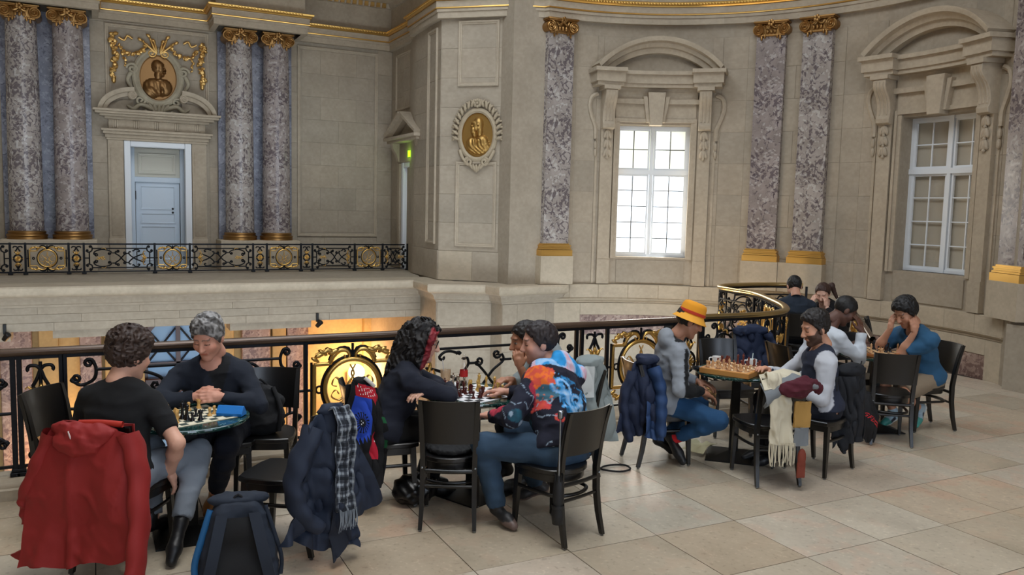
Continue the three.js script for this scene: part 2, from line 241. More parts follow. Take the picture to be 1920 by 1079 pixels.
{ const bead = ellipsoid(0, 0, 0, .024, .02, .018, 6); const list = []; for (let i = 0; i < run.length - 1; i++) { const [ax, az] = run[i], [bx, bz] = run[i + 1], l = hyp(bx - ax, bz - az), n = max(1, Math.round(l / .055)); if (ax < -3) continue; for (let k = 0; k < n; k++) { const t = (k + .5) / n, x = (bx - ax) / l, z = (bz - az) / l; list.push(move(bead, lerp(ax, bx, t) - z * .185, 5.515, lerp(az, bz, t) + x * .185, 0, -Math.atan2(z, x), 0)); } } stuffPart('bead_row', list, M.gold, ent); }
part('frieze', planSweep(run, [[0, 5.54], [.06, 5.545], [.05, 6.05], [0, 6.05]]), M.trim, ent);
part('cornice_top', planSweep(run, [[0, 6.0], [.1, 6.02], [.14, 6.1], [.3, 6.16], [.34, 6.24], [.42, 6.3], [.42, 6.42], [0, 6.44]]), M.trim, ent);
{ const d = []; for (const [x0, x1, z] of [[-2.6, -1.5, R0], [.05, 2, R0], [3.5, 5.3, R0]]) for (let x = x0; x < x1; x += .12) d.push(box(x, x + .07, 6.02, 6.1, z + .02, z + .16)); for (const g of d) part('dentil', boxUV(g), M.goldleaf, ent); }

// back wall, side wall with its doorway, pier
const wb = structure('wall_back');
const wallBox = (S2, list, m, parent, name) => part(name, list.map(([u0, u1, v0, v1, d0 = -.5, d1 = 0]) => flat(box(u0, u1, v0, v1, d0, d1), S2)), m, parent);
wallBox(BW, [[-9, .48, .85, 6.6], [.48, 1.6, 3.14, 6.6], [1.6, 5.9, .85, 6.6]], M.stones[2], wb, 'wall_core');
const CB = (a, b, y0, y1, r, c, t = .01) => course(a, b, y0, y1, r, c, t, M.stones, BW, 'stone_block', wb, 1);
CB(-3.4, -1.36, .86, 5.2, 9, 2); CB(-.05, .22, .86, 3.2, 5, 1); CB(1.92, 2.1, .86, 3.2, 5, 1); CB(-.05, 2.1, 5.17, 5.2, 1, 1); CB(3.4, 3.53, .86, 5.2, 9, 1); CB(3.62, 5.06, 1.54, 5.06, 8, 2, .006); CB(5.14, 5.44, .86, 5.2, 9, 1); CB(3.53, 5.14, .86, 1.44, 1, 3); CB(-.05, .21, 3.6, 5.17, 3, 1); CB(1.92, 2.1, 3.6, 5.17, 3, 1); CB(.3, 1.83, 3.9, 5.08, 3, 2, .006);
const MOULD = [[0, 0], [0, .03], [.012, .036], [.03, .03], [.036, .018], [.055, .014], [.06, 0]];
const frame = (u0, u1, v0, v1, S2, prof = MOULD) => flat(sweep([[u0, v0], [u1, v0], [u1, v1], [u0, v1]], prof, true), S2);
part('panel_moulding', frame(3.53, 5.14, 1.46, 5.13, BW), M.trim, wb); part('panel_moulding', frame(.21, 1.92, 3.62, 5.15, BW), M.trim, wb);
const wl = structure('wall_side');
wallBox(SW, [[0, .8, .85, 6.6], [.8, 1.78, 2.9, 6.6], [1.78, 3.3, .85, 6.6]], M.stones[2], wl, 'wall_core');
course(.02, .72, .86, 5.2, 9, 1, .01, M.stones, SW, 'stone_block', wl, 1); course(.72, 1.9, 3.9, 5.2, 3, 1, .01, M.stones, SW, 'stone_block', wl, 1);
part('panel_moulding', frame(.28, 1.7, 3.98, 5.08, SW), M.trim, wl);
const pier = structure('wall_pier');
const prism = (pts, y0, y1) => stoneUV(mapGeo(extrude(pts.map(([x, z]) => [x, -z]), y1 - y0), (x, y, z) => [x, z + y0, -y]));
part('pier_core', prism([[5.3, -14.6], [5.22, -13.05], [6.12, -12.25], [6.78, -12.02], [7.2, -13], [7.2, -15.5], [5.5, -15.5]], .8, 6.6), M.stones[0], pier);
const L1 = hyp(.9, .8), L2 = hyp(.66, .23);
course(.0, L1, .86, 1.36, 1, 2, .03, [M.pale, M.stones[0]], PF, 'stone_block', pier, 1); course(0, L1, 1.36, 5.2, 8, 1, .012, M.stones, PF, 'stone_block', pier, 1);
course(0, L2, .86, 1.36, 1, 2, .03, [M.pale, M.stones[3]], PR, 'stone_block', pier, 1); course(0, L2, 1.36, 5.2, 8, 1, .012, [M.stones[3], M.stones[0]], PR, 'stone_block', pier, 1);
course(.1, 1.55, .86, 1.36, 1, 2, .03, M.stones, PL, 'stone_block', pier, 1); course(.1, 1.55, 1.36, 5.2, 8, 1, .012, M.stones, PL, 'stone_block', pier, 1);
const up = (S2) => (u, v, d) => S2(u, v, d + .012);
part('panel_moulding', frame(.3, 1.0, 4.1, 5.16, up(PF)), M.trim, pier); part('panel_moulding', frame(.29, 1.0, 1.44, 2.86, up(PF)), M.trim, pier); part('panel_moulding', frame(.15, .5, 1.46, 5.14, up(PR)), M.trim, pier); part('panel_moulding', frame(.9, 1.38, 1.46, 5.1, up(PL)), M.trim, pier);
// upper gallery floor, ledge and fascia beam with its dressed stones, all one level round the hall
const gal = structure('floor_gallery');
part('gallery_slab', prism([[-9, -16.75], [-9, -13.3], [5.0, -13.3], [5.4, -14.6], [5.9, -16.75]], .25, .845), M.stones[1], gal);
const LP = [[-9, -13.3], [5.0, -13.3], [4.98, -12.5], [5.8, -12.14], [5.86, -11.86], [7.02, -11.98]];
const ledge = structure('trim_2');
part('ledge_top', planSweep(LP, [[-.4, .7], [.16, .7], [.2, .72], [.22, .75], [.22, .83], [.2, .852], [-.4, .852]]), M.pale, ledge);
part('ledge_moulding', planSweep(LP, [[0, .54], [.03, .545], [.035, .575], [.06, .59], [.09, .66], [.13, .69], [.14, .705], [0, .705]]), M.stones[0], ledge);
const fasc = structure('wall_fascia'), FB = FW(-9, -13.3, 5, -13.3);
part('beam_core', [box(-9, 5.0, .2, .55, -13.9, -13.31)].map((g) => stoneUV(g)), M.stones[2], fasc);
for (const [y0, y1, o] of [[.44, .545, 0], [.32, .44, .55], [.2, .32, .2]]) for (let x = -3 + o - .4; x < 4.95; x += 1.32) part('stone_block', flat(block(max(x, -3.2) + 9, min(x + 1.32, 5) + 9, y0, y1, .012, .003, 1, .0015), FB), M.stones[Math.floor(hsh(Math.round(x * 9), Math.round(y0 * 50), 1) * 3)], fasc);
part('soffit_band', [stoneUV(box(-.58, .6, .08, .2, -13.8, -13.36)), stoneUV(box(1.85, 3.12, .08, .2, -13.8, -13.36)), stoneUV(box(-9, -1.1, .06, .2, -13.8, -13.36))], M.stones[1], fasc);
const lowPier = structure('wall_lower_pier');
part('pier_core', prism([[5.0, -16.3], [5.0, -13.3], [4.98, -12.5], [5.8, -12.14], [5.86, -11.86], [6.95, -11.98], [6.95, -16.3]], -5.2, .7), M.stones[1], lowPier);
for (const [a, b, n] of [[[4.98, -12.5], [5.8, -12.14], 1], [[5.86, -11.86], [7.0, -11.97], 2], [[5.0, -13.3], [4.98, -12.5], 1]]) course(0.005, hyp(b[0] - a[0], b[1] - a[1]) - .005, -2.6, .54, 8, n, .012, M.stones, FW(...a, ...b), 'stone_block', lowPier, 1);

// lower hall: floor, warm lit back wall with arch and pilasters
const low = structure('floor_lower', stoneUV(box(-9.5, 11, -5.4, -5.2, -22, -6)), M.stones[2]);
const lw = structure('wall_lower'); part('wall_core', [stoneUV(box(-9, .75, -5.2, .2, -16.8, -16.3)), stoneUV(box(1.95, 5.2, -5.2, .2, -16.8, -16.3)), stoneUV(box(.75, 1.95, -.0, .2, -16.8, -16.3)), stoneUV(box(-9, 5.2, .2, .3, -16.8, -13.9))], M.warm, lw);
{ const o = arc(1.35, -.62, .6, 0, P, 16), sh = [[.75, -.62], [.75, .02], [1.95, .02], [1.95, -.62], ...o]; part('arch_spandrel', stoneUV(move(extrude(sh.reverse(), .5), 0, 0, -16.8)), M.warm, lw); part('arch_moulding', stoneUV(move(mapGeo(sweep(arc(1.35, -.62, .6, P, 0, 20), [[-.02, 0], [-.02, .06], [.07, .06], [.1, .03], [.1, 0]]), (x, y, z) => [x, y, z]), 0, 0, -16.3)), M.mahogany, lw); }
for (const [x0, x1, m] of [[-1.5, -1.02, M.redmarble], [-.92, -.62, M.warm], [-.3, .05, M.redmarble], [.1, .5, M.warm], [2.0, 2.3, M.warm], [2.45, 2.98, M.redmarble], [3.02, 3.28, M.warm], [3.3, 3.72, M.redmarble], [4.85, 5.15, M.warm]]) { part('pilaster_shaft', stoneUV(rbox(x0, x1, -5.2, -.05, -16.32, -16.14, .02)), m, lw); part('pilaster_cap', stoneUV(rbox(x0 - .05, x1 + .05, -.08, .12, -16.32, -16.08, .02)), M.warm, lw); }
// coffered soffit over the far bay
{ const s = structure('ceiling_bay'); part('soffit_slab', boxUV(box(-9.6, 5.6, 6.44, 6.7, -16.4, -13.0)), M.stones[2], s); part('arch_face', boxUV(box(-9.6, 5.6, 6.7, 9.4, -13.3, -13.0)), M.stones[1], s); for (let i = 0; i < 9; i++) for (let j = 0; j < 3; j++) { const x = -2.4 + i * .86, z = -15.7 + j * .85; part('coffer', mapGeo(sweep([[x - .34, z - .34], [x + .34, z - .34], [x + .34, z + .34], [x - .34, z + .34]], [[-.05, 6.44], [-.05, 6.38], [.03, 6.37], [.06, 6.44]], true), (a, b, h) => [a, h, b]), M.goldleaf, s); part('rosette', ellipsoid(x, 6.43, z, .12, .05, .12, 8), M.goldleaf, s); } }
// enclosing walls and ceiling of the hall, mostly behind the visitors
const cl = structure('ceiling');
part('ceiling_slab', [box(-9.6, 11.6, 9.3, 9.6, -17, -11.6), box(-9.6, 11.6, 9.3, 9.6, -5.4, -4.0), box(-9.6, 11.6, 9.3, 9.6, -.6, 6.4), box(-9.6, -.6, 9.3, 9.6, -11.6, -5.4), box(5.6, 11.6, 9.3, 9.6, -11.6, -5.4), box(-9.6, -.2, 9.3, 9.6, -4.0, -.6), box(4.2, 11.6, 9.3, 9.6, -4.0, -.6)].map((g) => boxUV(g)), M.trim, cl);
for (const [x0, x1, z0, z1] of [[-.6, 5.6, -11.6, -5.4], [-.2, 4.2, -4.0, -.6]]) { const b = []; for (let i = 1; i < 5; i++) { const x = lerp(x0, x1, i / 5); b.push(box(x - .03, x + .03, 9.36, 9.5, z0, z1)); } for (const g of b) part('skylight_bar', g, M.white, cl); }
const upw = structure('wall_upper'); part('wall_core', [box(-9.6, 11.6, 6.44, 9.4, -17, -16.2), box(5.3, 11.6, 6.44, 9.4, -16.2, -12.2), prism([...arcPath(-4, 124, ER - .1, 30), ...arcPath(124, -4, ER + .7, 30)], 6.4, 9.4)].map((g) => boxUV(g)), M.stones[1], upw);
const wn = structure('wall_near'); part('wall_core', [box(-9.6, -.6, -.3, 9.4, 5.9, 6.4), box(1.6, 4.4, -.3, 9.4, 5.9, 6.4), box(6.6, 10.6, -.3, 9.4, 5.9, 6.4), box(-.6, 1.6, -.3, 1.5, 5.9, 6.4), box(-.6, 1.6, 5.7, 9.4, 5.9, 6.4), box(4.4, 6.6, -.3, 1.5, 5.9, 6.4), box(4.4, 6.6, 5.7, 9.4, 5.9, 6.4)].map((g) => boxUV(g)), M.stones[1], wn);
const wleft = structure('wall_left', boxUV(box(-9.6, -9, -5.4, 9.4, -17, 6.4)), M.stones[1]);
const wrn = structure('wall_right_near'); part('wall_core', [prism([[10.1, -6.2], [10.1, -5.2], [10.4, -5.2], [10.4, 6.4], [11.2, 6.4], [11.2, -6.9], [10.45, -6.6]], -.4, 9.4)], M.stones[2], wrn);
part('plinth_block', prism([[10.03, -6.2], [10.03, -5.2], [10.35, -5.2], [10.35, -6.25]], 0, .82), M.stones[2], wrn);
// ---------- windows and doors ----------
function windowAt(n, S2, W, y0, y1, yt, lowRows, m, d = -.3, muntin = M.white) {   // two leaves below a transom, two above; u from -W to W
  const w = structure('window_' + n), b = (u0, u1, v0, v1, e0 = 0, e1 = .05) => flat(boxN(u0, u1, v0, v1, d + e0, d + e1, 2), S2), f = .045;
  part('window_frame', [b(-W, W, y0, y0 + f), b(-W, W, y1 - f, y1), b(-W, -W + f, y0, y1), b(W - f, W, y0, y1)], M.white, w);
  part('transom', b(-W, W, yt - .04, yt + .04, 0, .07), M.white, w); part('mullion', b(-.026, .026, y0, y1, 0, .07), M.white, w);
  for (const s of [-1, 1]) for (const [v0, v1, rows] of [[y0 + f, yt - .04, lowRows], [yt + .04, y1 - f, 2]]) {
    const u0 = s < 0 ? -W + f : .035, u1 = s < 0 ? -.035 : W - f;
    part('casement', [b(u0, u1, v0, v0 + .03, .005, .045), b(u0, u1, v1 - .03, v1, .005, .045), b(u0, u0 + .028, v0, v1, .005, .045), b(u1 - .028, u1, v0, v1, .005, .045)], M.white, w);
    const uc = (u0 + u1) / 2; part('glazing_bar', [b(uc - .008, uc + .008, v0, v1, .015, .035)], muntin, w); for (let r = 1; r < rows; r++) { const v = lerp(v0, v1, r / rows); part('glazing_bar', b(u0, u1, v - .008, v + .008, .015, .035), muntin, w); }
    for (let r = 0; r < rows; r++) for (const [p, q] of [[u0, uc], [uc, u1]]) part('pane', b(p + .004, q - .004, lerp(v0, v1, r / rows) + .004, lerp(v0, v1, (r + 1) / rows) - .004, .022, .027), M.glass, w);
  }
  part('window_sill', b(-W - .04, W + .04, y0 - .035, y0, -.02, .16), M.white, w); return w;
}
const w1 = windowAt(1, EX(W1), .6, WB, WT, 2.78, 5, M.glass, -.3, M.leaded);
{ const bl = new THREE.MeshPhysicalMaterial({ color: 0xfffcee, roughness: 1, transmission: .8, thickness: 0, side: THREE.DoubleSide }); const q = part('roller_blind', flat(boxN(-.56, .56, 2.83, 3.52, -.36, -.355, 4), EX(W1)), bl, w1, 'cream translucent blind behind the top panes'); void q; }
{ const o = EX(W1)(0, 2.3, -.2), t = EX(W1)(0, 2.0, 3); areaLight(0xfff8ea, 14, 1.05, 2.1, o, t); }
const w2 = windowAt(2, EX(W2), .6, WB, WT, 2.78, 4);
part('roller_blind', flat(boxN(-.585, .585, WB + .02, WT - .02, -.345, -.33, 4), EX(W2)), M.blind, w2, 'drawn grey blind behind the panes');
const near = (x) => FW(x, 5.95, x - 1, 5.95);
for (const [k, x] of [[3, .5], [4, 5.5]]) windowAt(k, (u, v, d) => [x - u, v, 5.95 - d], 1.1, 1.5, 5.7, 4.4, 5, M.glass, -.25);
// white framed door in the back wall
const d1 = structure('door_1'), bb = (u0, u1, v0, v1, e0, e1, r = .012) => flat(rbox(u0, u1, v0, v1, e0, e1, r), BW);
part('door_backing', flat(box(.3, 1.8, .84, 3.3, -.62, -.5), BW), M.stones[2], d1); part('door_frame', [bb(.48, .585, .85, 3.14, -.2, .05), bb(1.49, 1.6, .85, 3.14, -.2, .05), bb(.587, 1.488, 3.04, 3.14, -.2, .045)], M.white, d1);
part('lining', [bb(.58, .66, .85, 3.06, -.42, -.3, .004), bb(1.43, 1.5, .85, 3.06, -.42, -.3, .004)], M.door, d1);
part('overdoor_panel', [bb(.6, 1.48, 2.5, 3.05, -.42, -.36), frame(.72, 1.36, 2.58, 2.95, (u, v, d) => BW(u, v, d - .36))], mat(0xc9c6b8, .6), d1);
part('architrave', [bb(.6, 1.48, 2.42, 2.52, -.42, -.33)], M.door, d1);
const leaf = part('door_leaf', [bb(.67, 1.42, .86, 2.44, -.42, -.37, .006)], M.door, d1);
for (const [v0, v1] of [[.98, 1.62], [1.66, 1.86], [1.92, 2.36]]) part('door_panel', frame(.74, 1.35, v0, v1, (u, v, d) => BW(u, v, d - .37), [[0, 0], [0, .012], [.015, .016], [.03, .004], [.035, 0]]), M.door, leaf);
for (const v of [1.94, 1.87]) part('lock_rosette', flat(move(lathe([[0, .012], [.018, .012], [.022, .004], [.022, 0]], 12), 1.3, v, -.365, P / 2), BW), M.dark, leaf);
part('hinge', [bb(.665, .68, 2.1, 2.26, -.37, -.345, .004), bb(.665, .68, .98, 1.14, -.37, -.345, .004)], M.dark, leaf);
// doorway in the side wall with glowing sign
const d2 = structure('door_2'), sb = (u0, u1, v0, v1, e0, e1, r = .01) => flat(rbox(u0, u1, v0, v1, e0, e1, r), SW);
part('door_frame', [sb(.72, .84, .85, 2.95, -.3, .04), sb(1.7, 1.82, .85, 2.95, -.3, .04), sb(.842, 1.698, 2.85, 2.95, -.3, .035)], M.white, d2); part('door_leaf', [sb(.84, 1.7, .86, 2.4, -.34, -.28), sb(.84, 1.7, 2.44, 2.85, -.34, -.28)], M.white, d2);
for (const [a, b] of [[.95, 1.6], [1.7, 2.3], [2.5, 2.8]]) part('door_panel', frame(.92, 1.6, a, b, (u, v, d) => SW(u, v, d - .28), [[0, 0], [0, .014], [.02, .02], [.04, 0]]), M.white, d2);
const sg = thing('exit_sign', 'small glowing green emergency exit sign above the side doorway', 'sign', SW(1.22, 3.1, .03), 0);
{ const q = SW(0, 0, 1), o = SW(0, 0, 0), ry = Math.atan2(q[0] - o[0], q[2] - o[2]); sg.rotation.y = ry; part('sign_housing', rbox(-.09, .09, -.075, .075, -.03, .025, .008), M.castiron, sg); part('sign_face', rbox(-.08, .08, -.065, .065, .02, .03, .004), mat(0xb8ff30, .4, 0, { emissive: 0xa8f020, emissiveIntensity: 2.2 }), sg); const l = new THREE.PointLight(0xa8f020, .15, 0, 2); l.position.set(0, 0, .1); l.castShadow = true; sg.add(l); }
// ---------- carved and gilded ornament on the walls ----------
const EXL = (u, v, d) => { const a = u / ER; return [(ER - d) * sin(a), v, -(ER - d) * cos(a)]; };
const onCurve = (name, label, category, deg, group) => { const t = thing(name, label, category, [EC[0], 0, EC[1]], -deg * D2R, group); return t; };
const ID = (u, v, d) => [u, v, d];
function ionic(parent, S2, w, y, depth, m = M.oldgold) {   // capital: thin abacus, two hanging scroll cushions with raised spirals, row of eggs, flower and festoons
  const r = .088, cy = y + .085; const c = part('capital', [rbox(-w - .085, w + .085, y + .185, y + .215, -depth, depth + .07, .008), rbox(-w - .06, w + .06, y + .168, y + .187, -depth, depth + .05, .006), rbox(-w + .05, w - .05, y + .0, y + .17, -depth, depth + .01, .01), rbox(-w - .02, w + .02, y - .02, y + .012, -depth, depth + .015, .01)].map((g) => flat(g, S2)), m, parent);
  for (const s of [-1, 1]) { const u = s * (w + .012); part('volute', [flat(move(new THREE.CylinderGeometry(r, r, depth * 2 + .02, 18), u, cy, .01, P / 2), S2), flat(tube(spiral(u, cy, r * .97, .014, P / 2, s * 2.3, 36).map((p) => [p[0], p[1], depth + .034]), .014, 5), S2), flat(ellipsoid(u, cy, depth + .04, .02, .02, .02), S2)], m, c); part('leaf', [0, 1].map((k) => flat(ellipsoid(s * (w - .1 + k * .05), y - .02 - k * .03, depth + .02, .022, .04, .02, 6), S2)), m, c); }
  for (let i = -1; i <= 1; i++) part('egg', flat(ellipsoid(i * w * .3, y + .055, depth + .03, .028, .04, .028), S2), m, c);
  part('flower', [0, 1, 2, 3, 4].map((k) => flat(ellipsoid(.034 * cos(k * 1.256), y + .175 + .034 * sin(k * 1.256), depth + .075, .03, .03, .02, 6), S2)), m, c);
  part('festoon', [-1, 1].map((s) => flat(tube([[s * (w - .09), y + .15, depth + .04], [s * w * .4, y + .1, depth + .05], [0, y + .15, depth + .06]], .018, 5), S2)), m, c);
}
// round columns before the back wall
const colX = [-1.02, -.35, 2.4, 3.06], colL = ['leftmost', 'second', 'third', 'fourth'], colAt = ['at the left edge of the photo', 'just left of the white door', 'just right of the white door', 'beside the large blank wall panel'];
for (const [a, b] of [[-1.36, -.02], [2.06, 3.4]]) { const p = structure('trim_' + (a < 0 ? 4 : 5), flat(rbox(a, b, 1.4, 5.2, 0, .12, .01), BW), M.bluemarble); void p; structure('pedestal', stoneUV(rbox(a - .04, b + .04, .85, 1.4, -16.3, -15.62, .012)), M.pale); }
colX.forEach((x, i) => {
  const t = thing('marble_column', `${colL[i]} polished grey marble column with gilded capital, ${colAt[i]}`, 'column', [x, 1.4, -15.93]);
  const pr = []; for (let k = 0; k <= 14; k++) { const q = k / 14; pr.push([.252 - .03 * q * q, .14 + q * 3.52]); } const g = lathe(pr, 32), uv = g.attributes.uv; for (let k = 0; k < uv.count; k++) uv.setXY(k, uv.getX(k) * 1.6 + i * .3, uv.getY(k) * 3.5 + i * .57);
  part('shaft', g, i % 2 ? M.marble : M.marbleB, t); part('base', [lathe([[.3, 0], [.3, .035], [.29, .04], [.305, .05], [.305, .075], [.285, .085], [.268, .095], [.28, .105], [.285, .12], [.27, .135], [.25, .142]], 32)], M.oldgold, t);
  const cg = new THREE.Group(); cg.name = 'capital_block'; cg.position.y = 3.62; t.add(cg); ionic(t, (u, v, d) => [u, v + 3.58, d], .2, 0, .2);
  cg.removeFromParent();
});
// flat pilasters on the curved wall
const pilL = ['narrow end view of grey marble pilaster beside the corner pier', 'left one of the two marble pilasters between the windows', 'right one of the two marble pilasters between the windows', 'marble pilaster at the right edge, mostly behind the grey wall end'];
[5.4, 54.9, 65.2, 113.2].forEach((deg, i) => {
  const t = onCurve('marble_pilaster', pilL[i] + ', gilded capital and base', 'pilaster', deg);
  const g = flat(boxN(-.235, .235, 1.53, 4.97, 0, .12, 3), EXL), uv = g.attributes.uv; for (let k = 0; k < uv.count; k++) uv.setXY(k, uv.getX(k) + i * .43, uv.getY(k) + i * .29); part('shaft', g, i % 2 ? M.marble : M.marbleB, t);
  const bs = (o, y0, y1) => flat(boxN(-.235 - o, .235 + o, y0, y1, 0, .12 + o, 3), EXL);
  part('base', [bs(.06, 1.33, 1.43), bs(.045, 1.435, 1.46), bs(.03, 1.462, 1.485), bs(.04, 1.487, 1.51), bs(.015, 1.51, 1.535)], M.gold, t); part('pedestal', bs(.075, .86, 1.33), M.pale, t);
  ionic(t, (u, v, d) => EXL(u, v + 4.97, d), .2, 0, .14);
});
structure('trim_6', planSweep(arcPath(59, 61.2, ER, 3), [[0, .86], [.17, .86], [.17, 1.33], [0, 1.33]]), M.pale);
// window surround: strips, sill apron, lintel, keystone, scroll consoles with bell drops, broken cornice and segmental pediment
const ws = onCurve('window_surround', 'carved stone window surround with curved pediment framing the bright window', 'window surround', W1);
{
  const E = (g, a) => flat(g, EXL), b = (u0, u1, v0, v1, e0, e1, n = 3) => E(boxN(u0, u1, v0, v1, e0, e1, n)), st = M.trim;
  for (const s of [-1, 1]) {
    const q = (a, c) => s < 0 ? [-c, -a] : [a, c];
    part('jamb', [b(...q(.6, .66), 1.3, 3.62, 0, .035, 1), b(...q(.66, .7), 1.3, 3.66, 0, .06, 1)], st, ws); part('flat_strip', [b(...q(.72, .94), .86, 1.28, 0, .09, 1), b(...q(.725, .935), 1.28, 3.6, 0, .075, 1)], st, ws); part('bead_strip', b(...q(.98, 1.02), .86, 3.5, 0, .03, 1), st, ws);
    // console: swelling scroll in side view, fluted front
    const prof = [[0, 4.12], [.27, 4.12], [.3, 4.08], [.3, 4.0], [.26, 3.93], [.2, 3.86], [.155, 3.76], [.14, 3.66], [.15, 3.58], [.17, 3.54], [.16, 3.49], [.12, 3.47], [0, 3.47]];
    const shape = extrude(prof, .2, .008); part('console', E(mapGeo(shape, (x, y, z) => [s * .83 - .1 + z, y, x])), st, ws);
    for (const o of [-.06, 0, .06]) part('flute', E(tube([[0, 4.06, .305], [0, 3.98, .295], [0, 3.9, .235], [0, 3.8, .178], [0, 3.68, .15], [0, 3.6, .155]].map((p) => [s * .83 + o, p[1], p[2]]), .016, 6)), st, ws);
    part('console_cap', b(...q(.68, .98), 4.1, 4.16, 0, .33, 2), st, ws);
    part('side_scroll', E(tube([[s * 1.0, 4.05, .03], [s * 1.1, 4.0, .03], [s * 1.14, 3.85, .03], [s * 1.1, 3.68, .03], [s * 1.03, 3.5, .03], [s * 1.02, 3.3, .03]], .035, 6, 16)), st, ws);
    for (let k = 0; k < 3; k++) { const y = 3.38 - k * .155; part('bellflower', [-1, 0, 1].map((o) => E(ellipsoid(s * .83 + o * .035, y, .095, .034, .085 - abs(o) * .012, .03, 7, [0, 0, o * .3]))).concat(E(ellipsoid(s * .83, y - .075, .1, .026, .026, .026, 6))), st, ws); }
    part('side_drop', [0, 1].map((k) => E(ellipsoid(s * 1.02, 3.2 - k * .13, .04, .03, .07, .03, 7))), st, ws);
    part('cornice_block', [b(...q(.62, 1.1), 4.16, 4.22, 0, .3), b(...q(.6, 1.13), 4.22, 4.38, 0, .34), b(...q(.58, 1.17), 4.38, 4.44, 0, .4)], st, ws);
  }
  part('lintel', [b(-.7, .7, 3.6, 3.66, 0, .05), b(-.68, .68, 3.66, 3.9, 0, .03), b(-.72, .72, 3.9, 3.98, 0, .09), b(-.7, .7, 3.98, 4.16, 0, .04)], st, ws);
  part('keystone', [E(mapGeo(extrude([[-.1, 3.55], [.1, 3.55], [.145, 4.08], [-.145, 4.08]], .17, .006), ID))], st, ws); for (const s of [-1, 1]) part('keystone_wing', E(mapGeo(extrude([[s * .11, 3.6], [s * .15, 3.6], [s * .225, 4.02], [s * .16, 4.02]].slice(), .12, .005), ID)), st, ws);
  part('cornice_middle', [b(-.62, .62, 4.16, 4.22, 0, .18), b(-.62, .62, 4.22, 4.36, 0, .21), b(-.62, .62, 4.36, 4.42, 0, .26)], st, ws);
  const A = Math.atan2(1.1, 1.05), ar = (r) => arc(0, 4.42 - 1.03, r, P / 2 + A * .985, P / 2 - A * .985, 22);
  part('pediment_arch', E(mapGeo(sweep(ar(1.5), [[-.17, 0], [-.17, .2], [-.09, .22], [-.08, .27], [-.02, .3], [0, .38], [.06, .4], [.07, .4], [.07, 0]]), ID)), st, ws);
  part('tympanum', E(mapGeo(extrude([[-1.02, 4.42], [1.02, 4.42], ...arc(0, 3.39, 1.4, P / 2 - .74, P / 2 + .74, 14)], .03), ID)), M.stones[1], ws);
  part('apron', b(-.58, .58, .88, 1.27, 0, .02, 4), M.stones[2], ws);
}
{ const c = ws.clone(); c.name = numbered('window_surround'); c.rotation.y = -W2 * D2R; scene.add(c); c.userData = { ...ws.userData, label: 'carved stone window surround with curved pediment framing the blind window at right' }; }

// low relief of a bust inside an oval
function bust(rx, ry, bumps, m, parent, S2, folds = 1) {
  const rows = [], N = 40, K = 72; for (let j = 0; j <= N; j++) { const r = j / N, row = []; for (let k = 0; k < K; k++) { const a = k / K * 2 * P, x = r * cos(a), y = r * sin(a); let h = 0; for (const [cx, cy, bx, by, hh] of bumps) { const q = 1 - ((x - cx) / bx) ** 2 - ((y - cy) / by) ** 2; if (q > 0) h = max(h, hh * Math.pow(q, .55)); } if (y < -.2 && h > .02) h += .022 * folds * sin((x * .9 + y * .8) * 26 + 2 * sin(y * 9)); if (y > .1 && h > .03) h += .008 * noise3(x * 16, y * 16, 3); h *= sstep(1, .95, r); row.push([x * rx, y * ry, h * rx * .8 + .012 + (r > .96 ? .012 : 0)]); } rows.push(row); }
  return part('bronze_relief', flat(quads(rows, true), S2), m, parent);
}
function cluster(n, fn, rr, parent, m, S2, name = 'leaf_cluster') { const l = []; for (let i = 0; i < n; i++) { const t = n > 1 ? i / (n - 1) : 0, [x, y, z = .04] = fn(t), s = rr * rnd(.7, 1.25); l.push(ellipsoid(x + rnd(-1, 1) * rr * .7, y + rnd(-1, 1) * rr * .7, z + rnd(0, rr), s, s * rnd(.45, .8), s * .55, 6, [rnd(-.5, .5), rnd(-.5, .5), rnd(0, 6.28)])); } return part(name, l.map((g) => flat(g, S2)), m, parent); }
const acanthus = (pts, r) => limb(pts, pts.map((_, i) => r * (i === pts.length - 1 ? .35 : 1 - .35 * i / (pts.length - 1))), 7);
